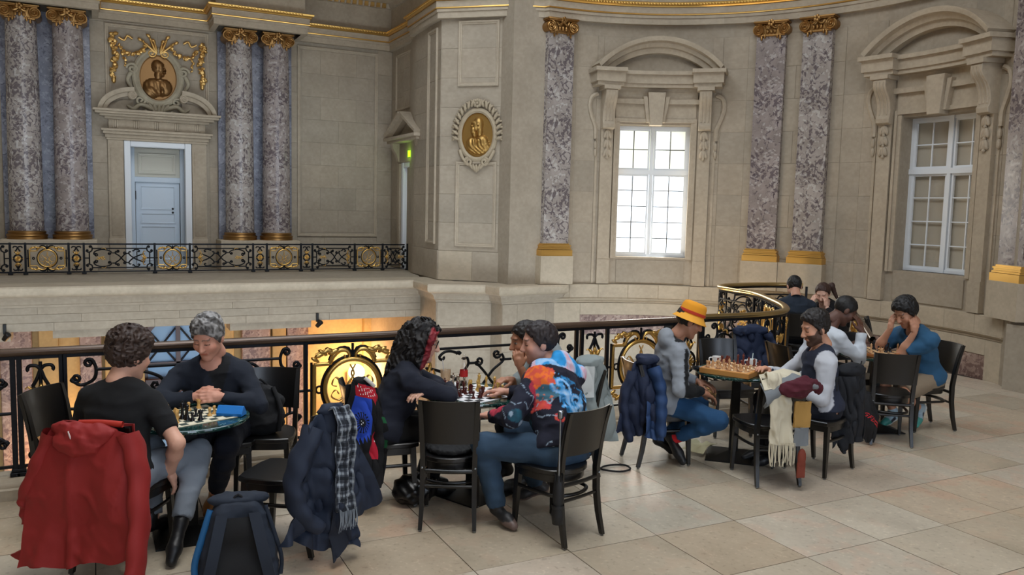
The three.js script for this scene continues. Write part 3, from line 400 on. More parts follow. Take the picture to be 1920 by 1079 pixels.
// doorway in the back wall: pilaster strips, double cornice, broken curved pediment, portrait medallion
const ds = thing('door_surround', 'stone doorway with broken curved pediment round the white door', 'door surround', BW(1.04, .85, 0), 0);
{
  const F = (u, v, d) => [u - 1.04, v - .85, d], b = (u0, u1, v0, v1, e0, e1, r = .006) => flat(rbox(u0, u1, v0, v1, e0, e1, r, 1), F), st = M.trim;
  for (const [a, c] of [[.22, .47], [1.61, 1.86]]) { part('pilaster_strip', [b(a, c, .85, 3.16, -.01, .05), b(a + .04, c - .03, 1.45, 3.0, .04, .06)], st, ds); part('strip_base', b(a - .01, c + .01, 1.3, 1.4, 0, .07), st, ds); }
  part('lower_cornice', [b(.2, 1.88, 3.14, 3.18, -.01, .07), b(.18, 1.9, 3.18, 3.24, -.01, .09), b(.15, 1.93, 3.24, 3.29, -.01, .14), b(.12, 1.96, 3.29, 3.33, -.01, .17)], st, ds);
  part('frieze', b(.24, 1.84, 3.33, 3.5, -.01, .06), st, ds); for (let i = 0; i < 5; i++) for (let k = 0; k < 3; k++) part('triglyph_bar', b(.3 + i * .34 + k * .035, .325 + i * .34 + k * .035, 3.35, 3.49, .05, .08, .004), st, ds);
  part('upper_cornice', [b(.18, 1.9, 3.5, 3.54, -.01, .12), b(.1, 1.98, 3.54, 3.58, -.01, .22), b(.03, 2.06, 3.58, 3.62, -.01, .28), b(.0, 2.09, 3.62, 3.66, -.01, .31)], st, ds);
  for (const s of [-1, 1]) {
    const p = arc(1.05 + s * .36, 3.62, .58, s > 0 ? 0 : P, s > 0 ? P / 2 - .05 : P / 2 + .05, 12, .4); part('pediment_arm', flat(sweep(s < 0 ? p : p.slice().reverse(), [[-.1, 0], [-.1, .14], [-.04, .17], [-.03, .22], [.03, .26], [.04, .26], [.04, 0]]), F), st, ds);
    part('pediment_scroll', [flat(move(new THREE.CylinderGeometry(.07, .07, .22, 16), 1.05 + s * .42, 3.92, .1, P / 2), F), flat(tube(spiral(1.05 + s * .42, 3.92, .066, .01, P / 2, s * 2, 26).map((q) => [q[0], q[1], .215]), .012, 5), F)], st, ds);
    part('pediment_infill', flat(extrude([[1.05 + s * .9, 3.64], [1.05 + s * .4, 3.64], [1.05 + s * .4, 3.86], [1.05 + s * .6, 3.84], [1.05 + s * .8, 3.76]].sort(() => 0), .03), F), M.stones[1], ds);
  }
}
const md = thing('portrait_medallion', 'bronze medallion of a uniformed man over the white door, in scrolled grey frame', 'medallion', BW(1.06, 4.28, 0), 0);
{
  const gs = mat(0xd9dad0, .75, 0, { map: stoneTex }), el = (r, t) => [r * cos(t), r * 1.27 * sin(t)];
  bust(.31, .4, [[0, 0, .99, .99, .02], [-.04, .5, .3, .3, .34], [.12, .42, .22, .26, .36], [.1, .58, .22, .14, .3], [.34, .38, .1, .07, .34], [.3, .47, .06, .05, .3], [.28, .25, .14, .06, .34], [.22, .15, .12, .1, .32], [-.12, .42, .07, .1, .42], [-.0, .12, .2, .26, .26], [-.16, -.42, .66, .4, .3], [.3, -.42, .44, .38, .36], [-.4, -.62, .46, .3, .42], [.08, -.12, .26, .1, .34], [.2, -.55, .14, .3, .44]], M.bronze, md, ID, .6);
  part('oval_frame', [flat(sweep(Array.from({ length: 48 }, (_, k) => el(.34, -k / 48 * 2 * P)), [[-.03, 0], [-.03, .05], [0, .075], [.03, .06], [.06, .07], [.09, .05], [.1, 0]], true), ID)], gs, md);
  for (const s of [-1, 1]) { part('side_scroll', [tube(spiral(s * .42, .12, .1, .02, P / 2 * (1 - s), s * 1.4, 20).map((p) => [p[0], p[1], .05]), .028, 6), acanthus([[s * .45, .05, .05], [s * .5, -.08, .06], [s * .43, -.22, .06], [s * .34, -.35, .06]], .04)], gs, md); part('foot_scroll', [acanthus([[s * .12, -.55, .06], [s * .3, -.5, .09], [s * .42, -.58, .08], [s * .52, -.52, .06]], .045), acanthus([[s * .2, -.6, .06], [s * .32, -.68, .09], [s * .5, -.66, .08]], .04), tube(spiral(s * .3, -.42, .08, .015, 0, s * 1.3, 16).map((p) => [p[0], p[1], .06]), .022, 6)], gs, md); }
  part('shell', [-2, -1, 0, 1, 2].map((k) => ellipsoid(k * .06, -.56 + abs(k) * .012, .07, .035, .09, .04, 7, [0, 0, -k * .3])), gs, md);
}
const sw = thing('gilded_garland', 'gilded garland of leaves and antler sprays hung above the door medallion', 'garland', BW(1.07, 4.8, 0), 0);
{
  for (const s of [-1, 1]) {
    cluster(26, (t) => [s * lerp(.18, .7, t), -.08 + .2 * (2 * t - 1) ** 2 - .06 + s * .005, .04], .04, sw, M.goldleaf, ID, 'swag'); cluster(34, (t) => [s * (.72 + .03 * sin(t * 9)), .16 - t * .72, .05], .05, sw, M.goldleaf, ID, 'pendant'); cluster(8, (t) => [s * (.58 - .03 * t), -.12 - t * .22, .04], .03, sw, M.goldleaf, ID, 'tassel'); part('acorn', [ellipsoid(s * .73, -.62, .05, .04, .06, .04), ellipsoid(s * .73, -.57, .05, .045, .03, .045)], M.goldleaf, sw);
    for (const [x, y] of [[.16, .2], [.3, .12], [.08, .12]]) part('spray', [acanthus([[s * .03, -.1, .05], [s * x * .6, y * .2, .07], [s * x, y, .05]], .026), ellipsoid(s * x, y, .05, .045, .028, .02, 6, [0, 0, s * .6]), ellipsoid(s * x * .8, y * .7, .06, .04, .02, .02, 6, [0, 0, s * 1.2])], M.goldleaf, sw);
    part('ribbon', tube([[s * .42, .12, .03], [s * .5, .16, .05], [s * .55, .08, .04], [s * .64, .12, .05]], .022, 6), M.goldleaf, sw); part('scroll', tube(spiral(s * .11, -.1, .08, .012, P / 2, s * 1.6, 20).map((p) => [p[0], p[1], .06]), .016, 6), M.goldleaf, sw);
  }
}
// medallion on the corner pier
const pm = thing('pier_medallion', 'gilded medallion of a bearded man in stone wreath on the corner pier', 'medallion', PF(.66, 3.3, .012)); { const a = PF(0, 0, 0), q = PF(0, 0, 1); pm.rotation.y = Math.atan2(q[0] - a[0], q[2] - a[2]); }
{
  const gs = mat(0xe4ded0, .75, 0, { map: stoneTex });
  bust(.27, .36, [[0, 0, .99, .99, .02], [.06, .5, .32, .32, .34], [-.1, .44, .22, .28, .36], [-.34, .42, .1, .06, .34], [-.2, .56, .2, .1, .32], [-.24, .2, .2, .24, .38], [-.16, .04, .16, .18, .36], [.1, .44, .08, .11, .42], [.14, .18, .2, .3, .26], [.12, -.5, .7, .4, .3], [-.3, -.44, .42, .36, .38], [.3, -.3, .4, .3, .4]], mat(new THREE.Color(.42, .25, .075), .4, .85), pm, ID, 1.4);
  part('oval_frame', flat(sweep(Array.from({ length: 44 }, (_, k) => { const t = -k / 44 * 2 * P; return [.29 * cos(t), .385 * sin(t)]; }), [[-.02, 0], [-.02, .04], [.01, .06], [.04, .05], [.06, .03], [.06, 0]], true), ID), gs, pm);
  for (const s of [-1, 1]) { for (let k = 0; k < 9; k++) { const t = P / 2 - s * (.22 + k * .19), x = .38 * cos(t), y = .03 + .5 * sin(t); part('wreath_leaf', [ellipsoid(x, y, .05, .028, .07, .035, 7, [0, 0, t - P / 2 + s * .55]), ellipsoid(x * 1.06, y * 1.03, .04, .024, .06, .03, 6, [0, 0, t - P / 2 - s * .5])], gs, pm); } part('scroll', [tube(spiral(s * .14, -.44, .07, .012, P / 2, -s * 1.5, 20).map((p) => [p[0], p[1], .05]), .024, 6), acanthus([[s * .3, -.25, .04], [s * .24, -.38, .06], [s * .15, -.5, .06]], .035)], gs, pm); }
  part('rosette', [0, 1, 2, 3, 4, 5, 6, 7].map((k) => ellipsoid(.05 * cos(k * P / 4), .52 + .05 * sin(k * P / 4), .06, .03, .03, .022, 6)).concat(ellipsoid(0, .52, .08, .025, .025, .02)), gs, pm); part('shell', [-2, -1, 0, 1, 2].map((k) => ellipsoid(k * .045, -.55 + abs(k) * .015, .05, .028, .07, .03, 7, [0, 0, -k * .35])), gs, pm);
}
// pointed pediment over the side doorway
const sp = thing('door_pediment', 'pointed stone pediment over the side doorway with green sign', 'pediment', SW(1.25, 3.3, 0)); sp.rotation.y = -P / 2;
{
  const b = (u0, u1, v0, v1, e0, e1) => stoneUV(rbox(u0, u1, v0, v1, e0, e1, .006, 1)), st = M.trim; for (const s of [-1, 1]) part('raking_cornice', stoneUV(mapGeo(sweep(s < 0 ? [[-.86, .12], [0, .52]] : [[0, .52], [.86, .12]], [[-.07, 0], [-.07, .2], [0, .24], [.02, .3], [.07, .3], [.07, 0]]), ID)), st, sp);
  part('tympanum', stoneUV(extrude([[-.7, .1], [.7, .1], [0, .44]], .08)), M.stones[2], sp); part('cornice', [b(-.84, .84, .02, .07, 0, .24), b(-.88, .88, .07, .13, 0, .3)], st, sp); part('frieze', b(-.68, .68, -.35, .02, 0, .05), M.stones[1], sp);
  for (const s of [-1, 1]) { part('bracket', stoneUV(mapGeo(extrude([[0, .02], [.2, .02], [.18, -.08], [.1, -.2], [.07, -.32], [0, -.36]], .12), (x, y, z) => [s * .68 - .06 + z, y, x])), st, sp); part('strip', b(s * .68 - .08, s * .68 + .08, -2.4, -.36, 0, .05), st, sp); }
}
// ---------- wrought iron railings with gilded ornament ----------
// each panel is drawn in (x, t): x along the rail from 0 to w, t from 0 to h between the bars; RM carries it to the rail
function ironPanel(kind, w, h, RM, parent, fine = 1) {
  const g = new THREE.Group(); g.name = kind; parent.add(g);
  const r = .0125 * (h > .6 ? 1 : .82), N = fine ? 5 : 4, k = h / .78, kx = (x) => x * w;
  const put = (name, list, m = M.iron) => Array.isArray(list) && m === M.iron ? list.map((q) => part(name, bend(q, RM), m, g)) : part(name, (Array.isArray(list) ? list : [list]).map((q) => bend(q, RM)), m, g);
  const T = (pts, rr = r, seg = 0) => tube(pts.map((p) => [p[0], p[1], p[2] ?? 0]), rr, N, seg || Math.round(pts.length * 1.6));
  const bar2 = (x0, t0, x1, t1, rr = r) => { const l = hyp(x1 - x0, t1 - t0), n = max(1, Math.round(l / .12)), pts = []; for (let i = 0; i <= n; i++) pts.push([lerp(x0, x1, i / n), lerp(t0, t1, i / n)]); return T(pts, rr, n * 2); };
  // a C or S scroll: spiral, run through the given points, spiral
  const scroll = (c1, r1, a1, d1, mid, c2, r2, a2, d2, turns = 1.35) => { const A = spiral(...c1, r1, r1 * .2, a1, d1 * turns, 12).reverse(), B = spiral(...c2, r2, r2 * .2, a2, d2 * turns, 12); return T([...A, ...mid, ...B], r * 1.05, 44); };
  const gleaf = (x, t, s, rot, d = .012) => ellipsoid(x, t, d, s, s * .42, s * .35, 6, [0, 0, rot]);
  const tendril = (pts, rr) => limb(pts.map((p) => [p[0], p[1], p[2] ?? .012]), pts.map((_, i) => rr * (1 - .55 * i / (pts.length - 1))), 5);
  if (kind === 'narrow_panel') {
    const c = w / 2, R = min(.115 * k, w * .42), tc = h * .49;
    for (const s of [-1, 1]) for (const v of [0, 1]) { const y = (q) => v ? h - q : q; put('heart_scroll', scroll([c + s * w * .29, y(.085 * k)], .042 * k, v ? P / 2 : -P / 2, s * (v ? -1 : 1), [[c + s * w * .12, y(.045 * k)], [c, y(.075 * k)], [c - s * w * .1, y(.14 * k)]], [c - s * w * .17, y(.2 * k)], .012, s > 0 ? P : 0, 1, .2)); }
    put('ring', T(Array.from({ length: 25 }, (_, i) => [c + R * .93 * cos(i / 24 * 2 * P), tc + R * sin(i / 24 * 2 * P)]), r * 1.1, 30)); put('stem', [bar2(c, h * .02, c, tc - R), bar2(c, tc + R, c, h * .98)].slice(0, fine ? 2 : 1));
    const ros = []; for (let i = 0; i < 12; i++) { const a = i / 12 * 2 * P, rr = R * (i % 2 ? .6 : .72); ros.push(gleaf(c + rr * cos(a) * .72, tc + rr * sin(a) * .72, R * .34, a)); } ros.push(ellipsoid(c, tc, .02, R * .24, R * .24, .02, 8)); for (const s of [-1, 1]) ros.push(ellipsoid(c + s * R * 1.12, tc, 0, .012, .01, .01, 6)); put('gilded_rosette', ros, M.gold);
    const up1 = []; for (const s of [-1, 0, 1]) up1.push(gleaf(c + s * .035 * k, tc + R + .075 * k - abs(s) * .02, .05 * k, P / 2 - s * .55)); for (const s of [-1, 1]) up1.push(tendril([[c, tc + R + .03 * k], [c + s * .05 * k, tc + R + .07 * k], [c + s * .085 * k, tc + R + .1 * k], [c + s * .1 * k, tc + R + .085 * k]], .013 * k)); up1.push(ellipsoid(c, tc + R + .035 * k, .012, .04 * k, .035 * k, .02, 7)); put('gilded_lily', up1, M.gold);
    const dn = []; for (const s of [-1, 0, 1]) dn.push(gleaf(c + s * .03 * k, tc - R - .07 * k + abs(s) * .02, .045 * k, P / 2 + s * .5)); for (const s of [-1, 1]) dn.push(tendril([[c + s * .02, tc - R - .03 * k], [c + s * .06 * k, tc - R - .05 * k], [c + s * .08 * k, tc - R - .1 * k], [c + s * .055 * k, tc - R - .12 * k]], .014 * k)); dn.push(ellipsoid(c, tc - R - .045 * k, .012, .045 * k, .03 * k, .02, 7)); put('gilded_cup', dn, M.gold);
  } else if (kind === 'medallion_panel') {
    const c = w / 2, tc = h / 2, R = min(h * .31, w * .36), fx = w * .07, i2 = w * .27, top = h * .93, sh = h * .78;
    // gilded frame with notched corners and scrolled centre
    for (const v of [0, 1]) for (const s of [-1, 1]) {
      const X = (q) => c + s * q, Y = (q) => v ? q : h - q, ha = c - fx;
      put('gilded_frame', [limb([[X(ha), tc, 0], [X(ha), Y(sh * .75), 0], [X(ha), Y(sh), 0]], [.019 * k, .019 * k, .019 * k], 6), limb([[X(ha), Y(sh), 0], [X(ha * .8), Y(sh), 0], [X(ha * .6), Y(sh), 0]], [.018 * k, .018 * k, .018 * k], 6), limb([[X(ha * .6), Y(sh), 0], [X(ha * .5), Y(sh + (top - sh) * .62), 0], [X(ha * .33), Y(top), 0], [X(ha * .15), Y(top - .01), 0], [X(ha * .08), Y(top - h * .075), 0], [X(ha * .17), Y(top - h * .1), 0], [X(ha * .22), Y(top - h * .06), 0]], [.02 * k, .025 * k, .027 * k, .023 * k, .019 * k, .016 * k, .01 * k], 6)], M.gold);
      put('frame_backing', [T([[X(ha + .022), tc], [X(ha + .022), Y(sh * .8)], [X(ha + .022), Y(sh + .02)]], r * .9), T([[X(ha * .62), Y(sh + .03)], [X(ha * .52), Y(top - .02)], [X(ha * .3), Y(top + .022)], [X(ha * .1), Y(top + .01)], [X(ha * .02), Y(top - h * .07)]], r)]);
      const lf = []; for (let i = 0; i < 6; i++) { const t = i / 5; lf.push(gleaf(X(lerp(ha * .5, ha * .98, t)), Y(lerp(top - .01, sh + .045 * k, t) + .035 * k * sin(t * P)), .058 * k * (1 - .25 * t), s * (v ? 1 : -1) * (-.35 + (i % 2) * .9), .014)); } lf.push(tendril([[X(ha * .5), Y(top - .02)], [X(ha * .75), Y(top)], [X(ha * .96), Y(top - .03 * k)], [X(ha * .97), Y(sh + .09 * k)], [X(ha * .86), Y(sh + .08 * k)]], .016 * k)); put('corner_leaf', lf, M.gold);
    }
    put('medallion_ring', Array.from({ length: 1 }, () => move(new THREE.TorusGeometry(R, .022 * k, 6, 44), c, tc, 0, 0, 0, 0, [1, 1.04, 1])), M.gold); put('ring_backing', move(new THREE.TorusGeometry(R + .028 * k, .012 * k, 5, 40), c, tc, -.004, 0, 0, 0, [1, 1.04, 1]));
    for (const s of [-1, 1]) put('side_ring', T(Array.from({ length: 13 }, (_, i) => [c + s * (R + (c - fx - R) * .5 + .004) + .026 * k * cos(i * P / 6), tc + .03 * k * sin(i * P / 6)]), r * .8, 16));
    // interlaced monogram
    const mono = []; for (const s of [-1, 1]) { mono.push(tendril([[c + s * R * .3, tc - R * .88], [c + s * R * .12, tc - R * .55], [c - s * R * .22, tc - R * .3], [c - s * R * .2, tc + R * .1], [c + s * R * .05, tc + R * .5], [c - s * R * .1, tc + R * .85]], .016 * k)); mono.push(tendril([[c + s * R * .08, tc - R * .1], [c + s * R * .35, tc + R * .12], [c + s * R * .62, tc + R * .42], [c + s * R * .75, tc + R * .15], [c + s * R * .58, tc + R * .08]], .014 * k), tendril([[c + s * R * .1, tc - R * .1], [c + s * R * .5, tc - R * .42], [c + s * R * .78, tc - R * .25], [c + s * R * .62, tc - R * .05], [c + s * R * .5, tc - R * .2]], .014 * k)); mono.push(tendril([[c + s * R * .3, tc - R * .9], [c + s * R * .45, tc - R * .6], [c + s * R * .25, tc - R * .35]], .012 * k)); } put('monogram', mono, M.goldleaf);
    put('clasp', [bar2(c, h * .82, c, h), bar2(c, 0, c, h * .18), bar2(0, tc, fx, tc), bar2(w - fx, tc, w, tc)]);
  } else {   // scroll_panel; flip runs it the other way
    const flip = kind === 'scroll_panel_flipped'; g.name = 'scroll_panel'; const X = (q) => flip ? w * (1 - q) : w * q, s = flip ? -1 : 1, hb = h * .1, ht = h * .9, u = min(w * .1, .11 * k), tc = h / 2;
    for (const [x, d] of [[0, 1], [1, -1]]) for (const v of [0, 1]) { const cx = x ? w - u * .55 : u * .55, y = (q) => v ? h - q : q; put('corner_scroll', scroll([cx - d * u * .05, y(h * .2)], .036 * k, d > 0 ? P : 0, (v ? -1 : 1) * d * -1, [[cx + d * u * .2, y(h * .27)], [cx + d * u * 1.05, y(h * .22)], [cx + d * u * 1.2, y(h * .12)]], [cx + d * u * .75, y(h * .06)], .036 * k, d > 0 ? 0 : P, (v ? 1 : -1) * d)); }
    put('inner_bar', [bar2(u * 1.7, ht - .02 * k, w - u * 1.7, ht - .02 * k), bar2(u * 1.7, hb + .02 * k, w - u * 1.7, hb + .02 * k)]); put('upright', [bar2(u * 1.05, h * .26, u * 1.05, h * .74), bar2(w - u * 1.05, h * .26, w - u * 1.05, h * .74)]); put('tie', [bar2(0, tc, u, tc), bar2(w - u, tc, w, tc)]);
    for (const v of [0, 1]) {
      const y = (q) => v ? h - q : q, d = v ? -1 : 1;
      put('great_scroll', scroll([X(.155), y(h * .38)], .055 * k, flip ? 0 : P, s * d, [[X(.13), y(h * .27)], [X(.22), y(h * .17)], [X(.32), y(h * .19)], [X(.375), y(h * .27)]], [X(.345), y(h * .32)], .04 * k, flip ? P : 0, s * d));
      put('crossing_scroll', scroll([X(.47), y(h * .225)], .045 * k, flip ? 0 : P, -s * d, [[X(.43), y(h * .3)], [X(.49), y(h * .42)], [X(.545), y(h * .58)]], [X(.57), y(h * .7)], .045 * k, flip ? P : 0, s * -d));
      put('arm_scroll', scroll([X(.665), y(h * .24)], .045 * k, flip ? 0 : P, -s * d, [[X(.63), y(h * .32)], [X(.66), y(h * .42)], [X(.72), y(h * .53)], [X(.8), y(h * .62)]], [X(.86), y(h * .64)], .012, P / 2 * d, s, .2));
      put('arm_scroll', scroll([X(.77), y(h * .225)], .036 * k, flip ? P : 0, s * d, [[X(.765), y(h * .17)], [X(.73), y(h * .16)]], [X(.69), y(h * .2)], .03 * k, 0, s * d, .5));
    }
    put('tie_bar', [bar2(X(.385), h * .7, X(.45), h * .7), bar2(X(.385), h * .3, X(.45), h * .3), bar2(X(.58), h * .68, X(.63), h * .68), bar2(X(.58), h * .32, X(.63), h * .32), bar2(X(.86), tc, w - X(0) * 0 - (flip ? w - u : 0) - (flip ? 0 : u), tc)]);
    const sp1 = [], cx = X(.2); for (let i = 0; i < 5; i++) sp1.push(gleaf(cx + s * i * .035 * k, tc + (i % 2 ? .02 : -.02) * k, .04 * k, i % 2 ? .5 : -.5)); for (const v of [-1, 1]) sp1.push(tendril([[cx, tc], [cx - s * .05 * k, tc + v * .04 * k], [cx - s * .09 * k, tc + v * .03 * k]], .014 * k), tendril([[X(.3), tc + v * .26 * k * 1.0], [X(.28), tc + v * .3 * k], [X(.23), tc + v * .29 * k]], .013 * k), tendril([[cx + s * .05 * k, tc], [cx + s * .1 * k, tc + v * .05 * k], [cx + s * .15 * k, tc + v * .03 * k]], .013 * k)); put('gilded_spray', sp1.filter((_, i) => i !== 6 && i !== 9), M.gold); for (const i of [6, 9]) put('gilded_crescent', sp1[i], M.gold);
    const sp2 = [], ex = X(.85); for (const v of [-1, 1]) sp2.push(tendril([[ex + s * .05 * k, tc], [ex + s * .01 * k, tc + v * .07 * k], [ex - s * .02 * k, tc + v * .15 * k], [ex + s * .02 * k, tc + v * .22 * k], [ex + s * .05 * k, tc + v * .19 * k]], .024 * k), tendril([[ex, tc + v * .03 * k], [ex - s * .06 * k, tc + v * .06 * k], [ex - s * .05 * k, tc + v * .11 * k]], .018 * k), gleaf(ex + s * .02 * k, tc + v * .05 * k, .045 * k, v * .8), gleaf(ex - s * .01 * k, tc + v * .11 * k, .04 * k, v * 1.4)); sp2.push(ellipsoid(ex + s * .06 * k, tc, .012, .03 * k, .025 * k, .02, 7), ellipsoid(ex, tc, .02, .035 * k, .04 * k, .025, 7)); put('gilded_bouquet', sp2, M.gold);
  }
  return g;
}
function bend(g, RM) { g = g.index ? g.toNonIndexed() : g.clone(); const p = g.attributes.position, n = g.attributes.normal; for (let i = 0; i < p.count; i++) { const a = RM(p.getX(i), p.getY(i), p.getZ(i)); if (n) { const q = RM(p.getX(i) + n.getX(i) * .001, p.getY(i) + n.getY(i) * .001, p.getZ(i) + n.getZ(i) * .001), l = hyp(q[0] - a[0], q[1] - a[1], q[2] - a[2]); n.setXYZ(i, (q[0] - a[0]) / l, (q[1] - a[1]) / l, (q[2] - a[2]) / l); } p.setXYZ(i, ...a); } return g; }
function railing(t, at, seq, y0, H, handrail, fine) {   // at(s, d) -> [x, z]; seq [[s0, s1, kind]]
  const hand = y0 + H, lowBar = y0 + H * .075, top = y0 + H * .915;
  const post = (s, w = .017) => { const [x, z] = at(s, 0), [x2, z2] = at(s + .01, 0), a = -Math.atan2(z2 - z, x2 - x); part('post', [rbox(-w, w, y0 + .05 * H, top + .03, -w, w, .004, 1), rbox(-w * 2, w * 2, y0, y0 + .03, -w * 2, w * 2, .006, 1), rbox(-w * 1.5, w * 1.5, y0 + .03, y0 + .06 * H, -w * 1.5, w * 1.5, .006, 1)].map((g) => move(g, x, 0, z, 0, a, 0)), M.iron, t); };
  const done = new Set(); for (const [a, b] of seq) for (const s of [a, b]) { const q = Math.round(s * 40); if (!done.has(q)) { done.add(q); post(s); } }
  const s0 = seq[0][0], s1 = seq[seq.length - 1][1], path = []; for (let s = s0; s <= s1 + .001; s += .08) path.push(at(s, 0));
  const bar1 = (y, w, hh) => planSweep(path, [[-w, y - hh], [w, y - hh], [w, y + hh], [-w, y + hh], [-w, y - hh]]);
  part('bottom_rail', bar1(lowBar, .013, .009), M.iron, t); part('top_rail', bar1(top + .01, .016, .012), M.iron, t);
  if (handrail) part('handrail', crease(planSweep(path, [[-.018, hand - .055], [-.03, hand - .05], [-.042, hand - .03], [-.042, hand - .018], [-.03, hand - .004], [0, hand], [.03, hand - .004], [.042, hand - .018], [.042, hand - .03], [.03, hand - .05], [.018, hand - .055]]), 1.2), handrail, t);
  for (const [a, b, kind] of seq) if (kind) ironPanel(kind, b - a - .034, top - lowBar - .02, (x, v, d) => { const s = a + .017 + x, q = at(s, d); return [q[0], lowBar + .01 + v, q[1]]; }, t, fine);
}
const nearRail = thing('balustrade', 'near black iron balustrade with gilded panels and brown handrail, curving round behind the chess players', 'railing');
{
  const o = 3.2; const seq = [[.5, 2.66, 'scroll_panel_flipped'], [2.7, 2.96, 'narrow_panel'], [2.98, 4.70, 'scroll_panel'], [4.70, 5.48, 'medallion_panel'], [5.48, 7.27, 'scroll_panel_flipped'], [7.33, 7.62, 'narrow_panel'], [7.62, 8.42, 'medallion_panel'], [8.46, 8.76, 'narrow_panel']]; void o;
  railing(nearRail, (s, d) => railOff(s, d), seq, .115, .915, M.handrail, 1);
  const e = 8.8, L = railLen, rest = [[e, e + 1.05, 'scroll_panel'], [e + 1.05, e + 1.32, 'narrow_panel'], [e + 1.32, e + 2.02, 'medallion_panel'], [e + 2.02, e + 2.3, 'narrow_panel'], [e + 2.3, e + 3.0, 'medallion_panel'], [e + 3.0, e + 3.3, 'narrow_panel'], [e + 3.3, e + 4.35, 'scroll_panel'], [e + 4.35, e + 4.62, 'narrow_panel'], [e + 4.62, L - .05, 'scroll_panel']]; railing(nearRail, (s, d) => railOff(s, d), rest, .115, .935, M.brass, 1);
}
const farRail = thing('balustrade', 'low far balustrade on the upper gallery ledge before the marble columns', 'railing');
railing(farRail, (s, d) => [s, -15.2 + d], [[-2.4, -1.22, 'scroll_panel_flipped'], [-1.22, -1.01, 'narrow_panel'], [-1.01, -.4, 'medallion_panel'], [-.4, -.18, 'narrow_panel'], [-.18, .89, 'scroll_panel'], [.89, 1.45, 'medallion_panel'], [1.45, 2.51, 'scroll_panel_flipped'], [2.51, 2.75, 'narrow_panel'], [2.75, 3.36, 'medallion_panel'], [3.36, 3.57, 'narrow_panel'], [3.57, 4.37, 'scroll_panel'], [4.37, 4.92, 'medallion_panel'], [4.92, 5.42, 'scroll_panel_flipped']], .855, .53, null, 0);
// a sloping stair rail beyond the far table
{ const t = thing('stair_rail', 'sloping brown stair handrail with gilded scrolls behind the player in white', 'railing', [0, 0, 0]); part('handrail', tube([[8.3, .98, -7.12], [8.07, .92, -6.8], [7.8, .82, -6.42], [7.62, .75, -6.18]], .035, 8), M.handrail, t); for (let k = 0; k < 2; k++) { const x = 8.1 - k * .2, z = -6.84 + k * .28, y = .89 - k * .07; part('gilded_scroll', tube([...spiral(0, .0, .1, .02, 0, 1.5, 14)].map((p) => [x + p[0] * .6, y - .16 + p[1] * 1.3, z - p[0] * .8]), .022, 6), M.gold, t); part('post', bar([x, 0, z], [x, y, z], .014), M.iron, t); } }
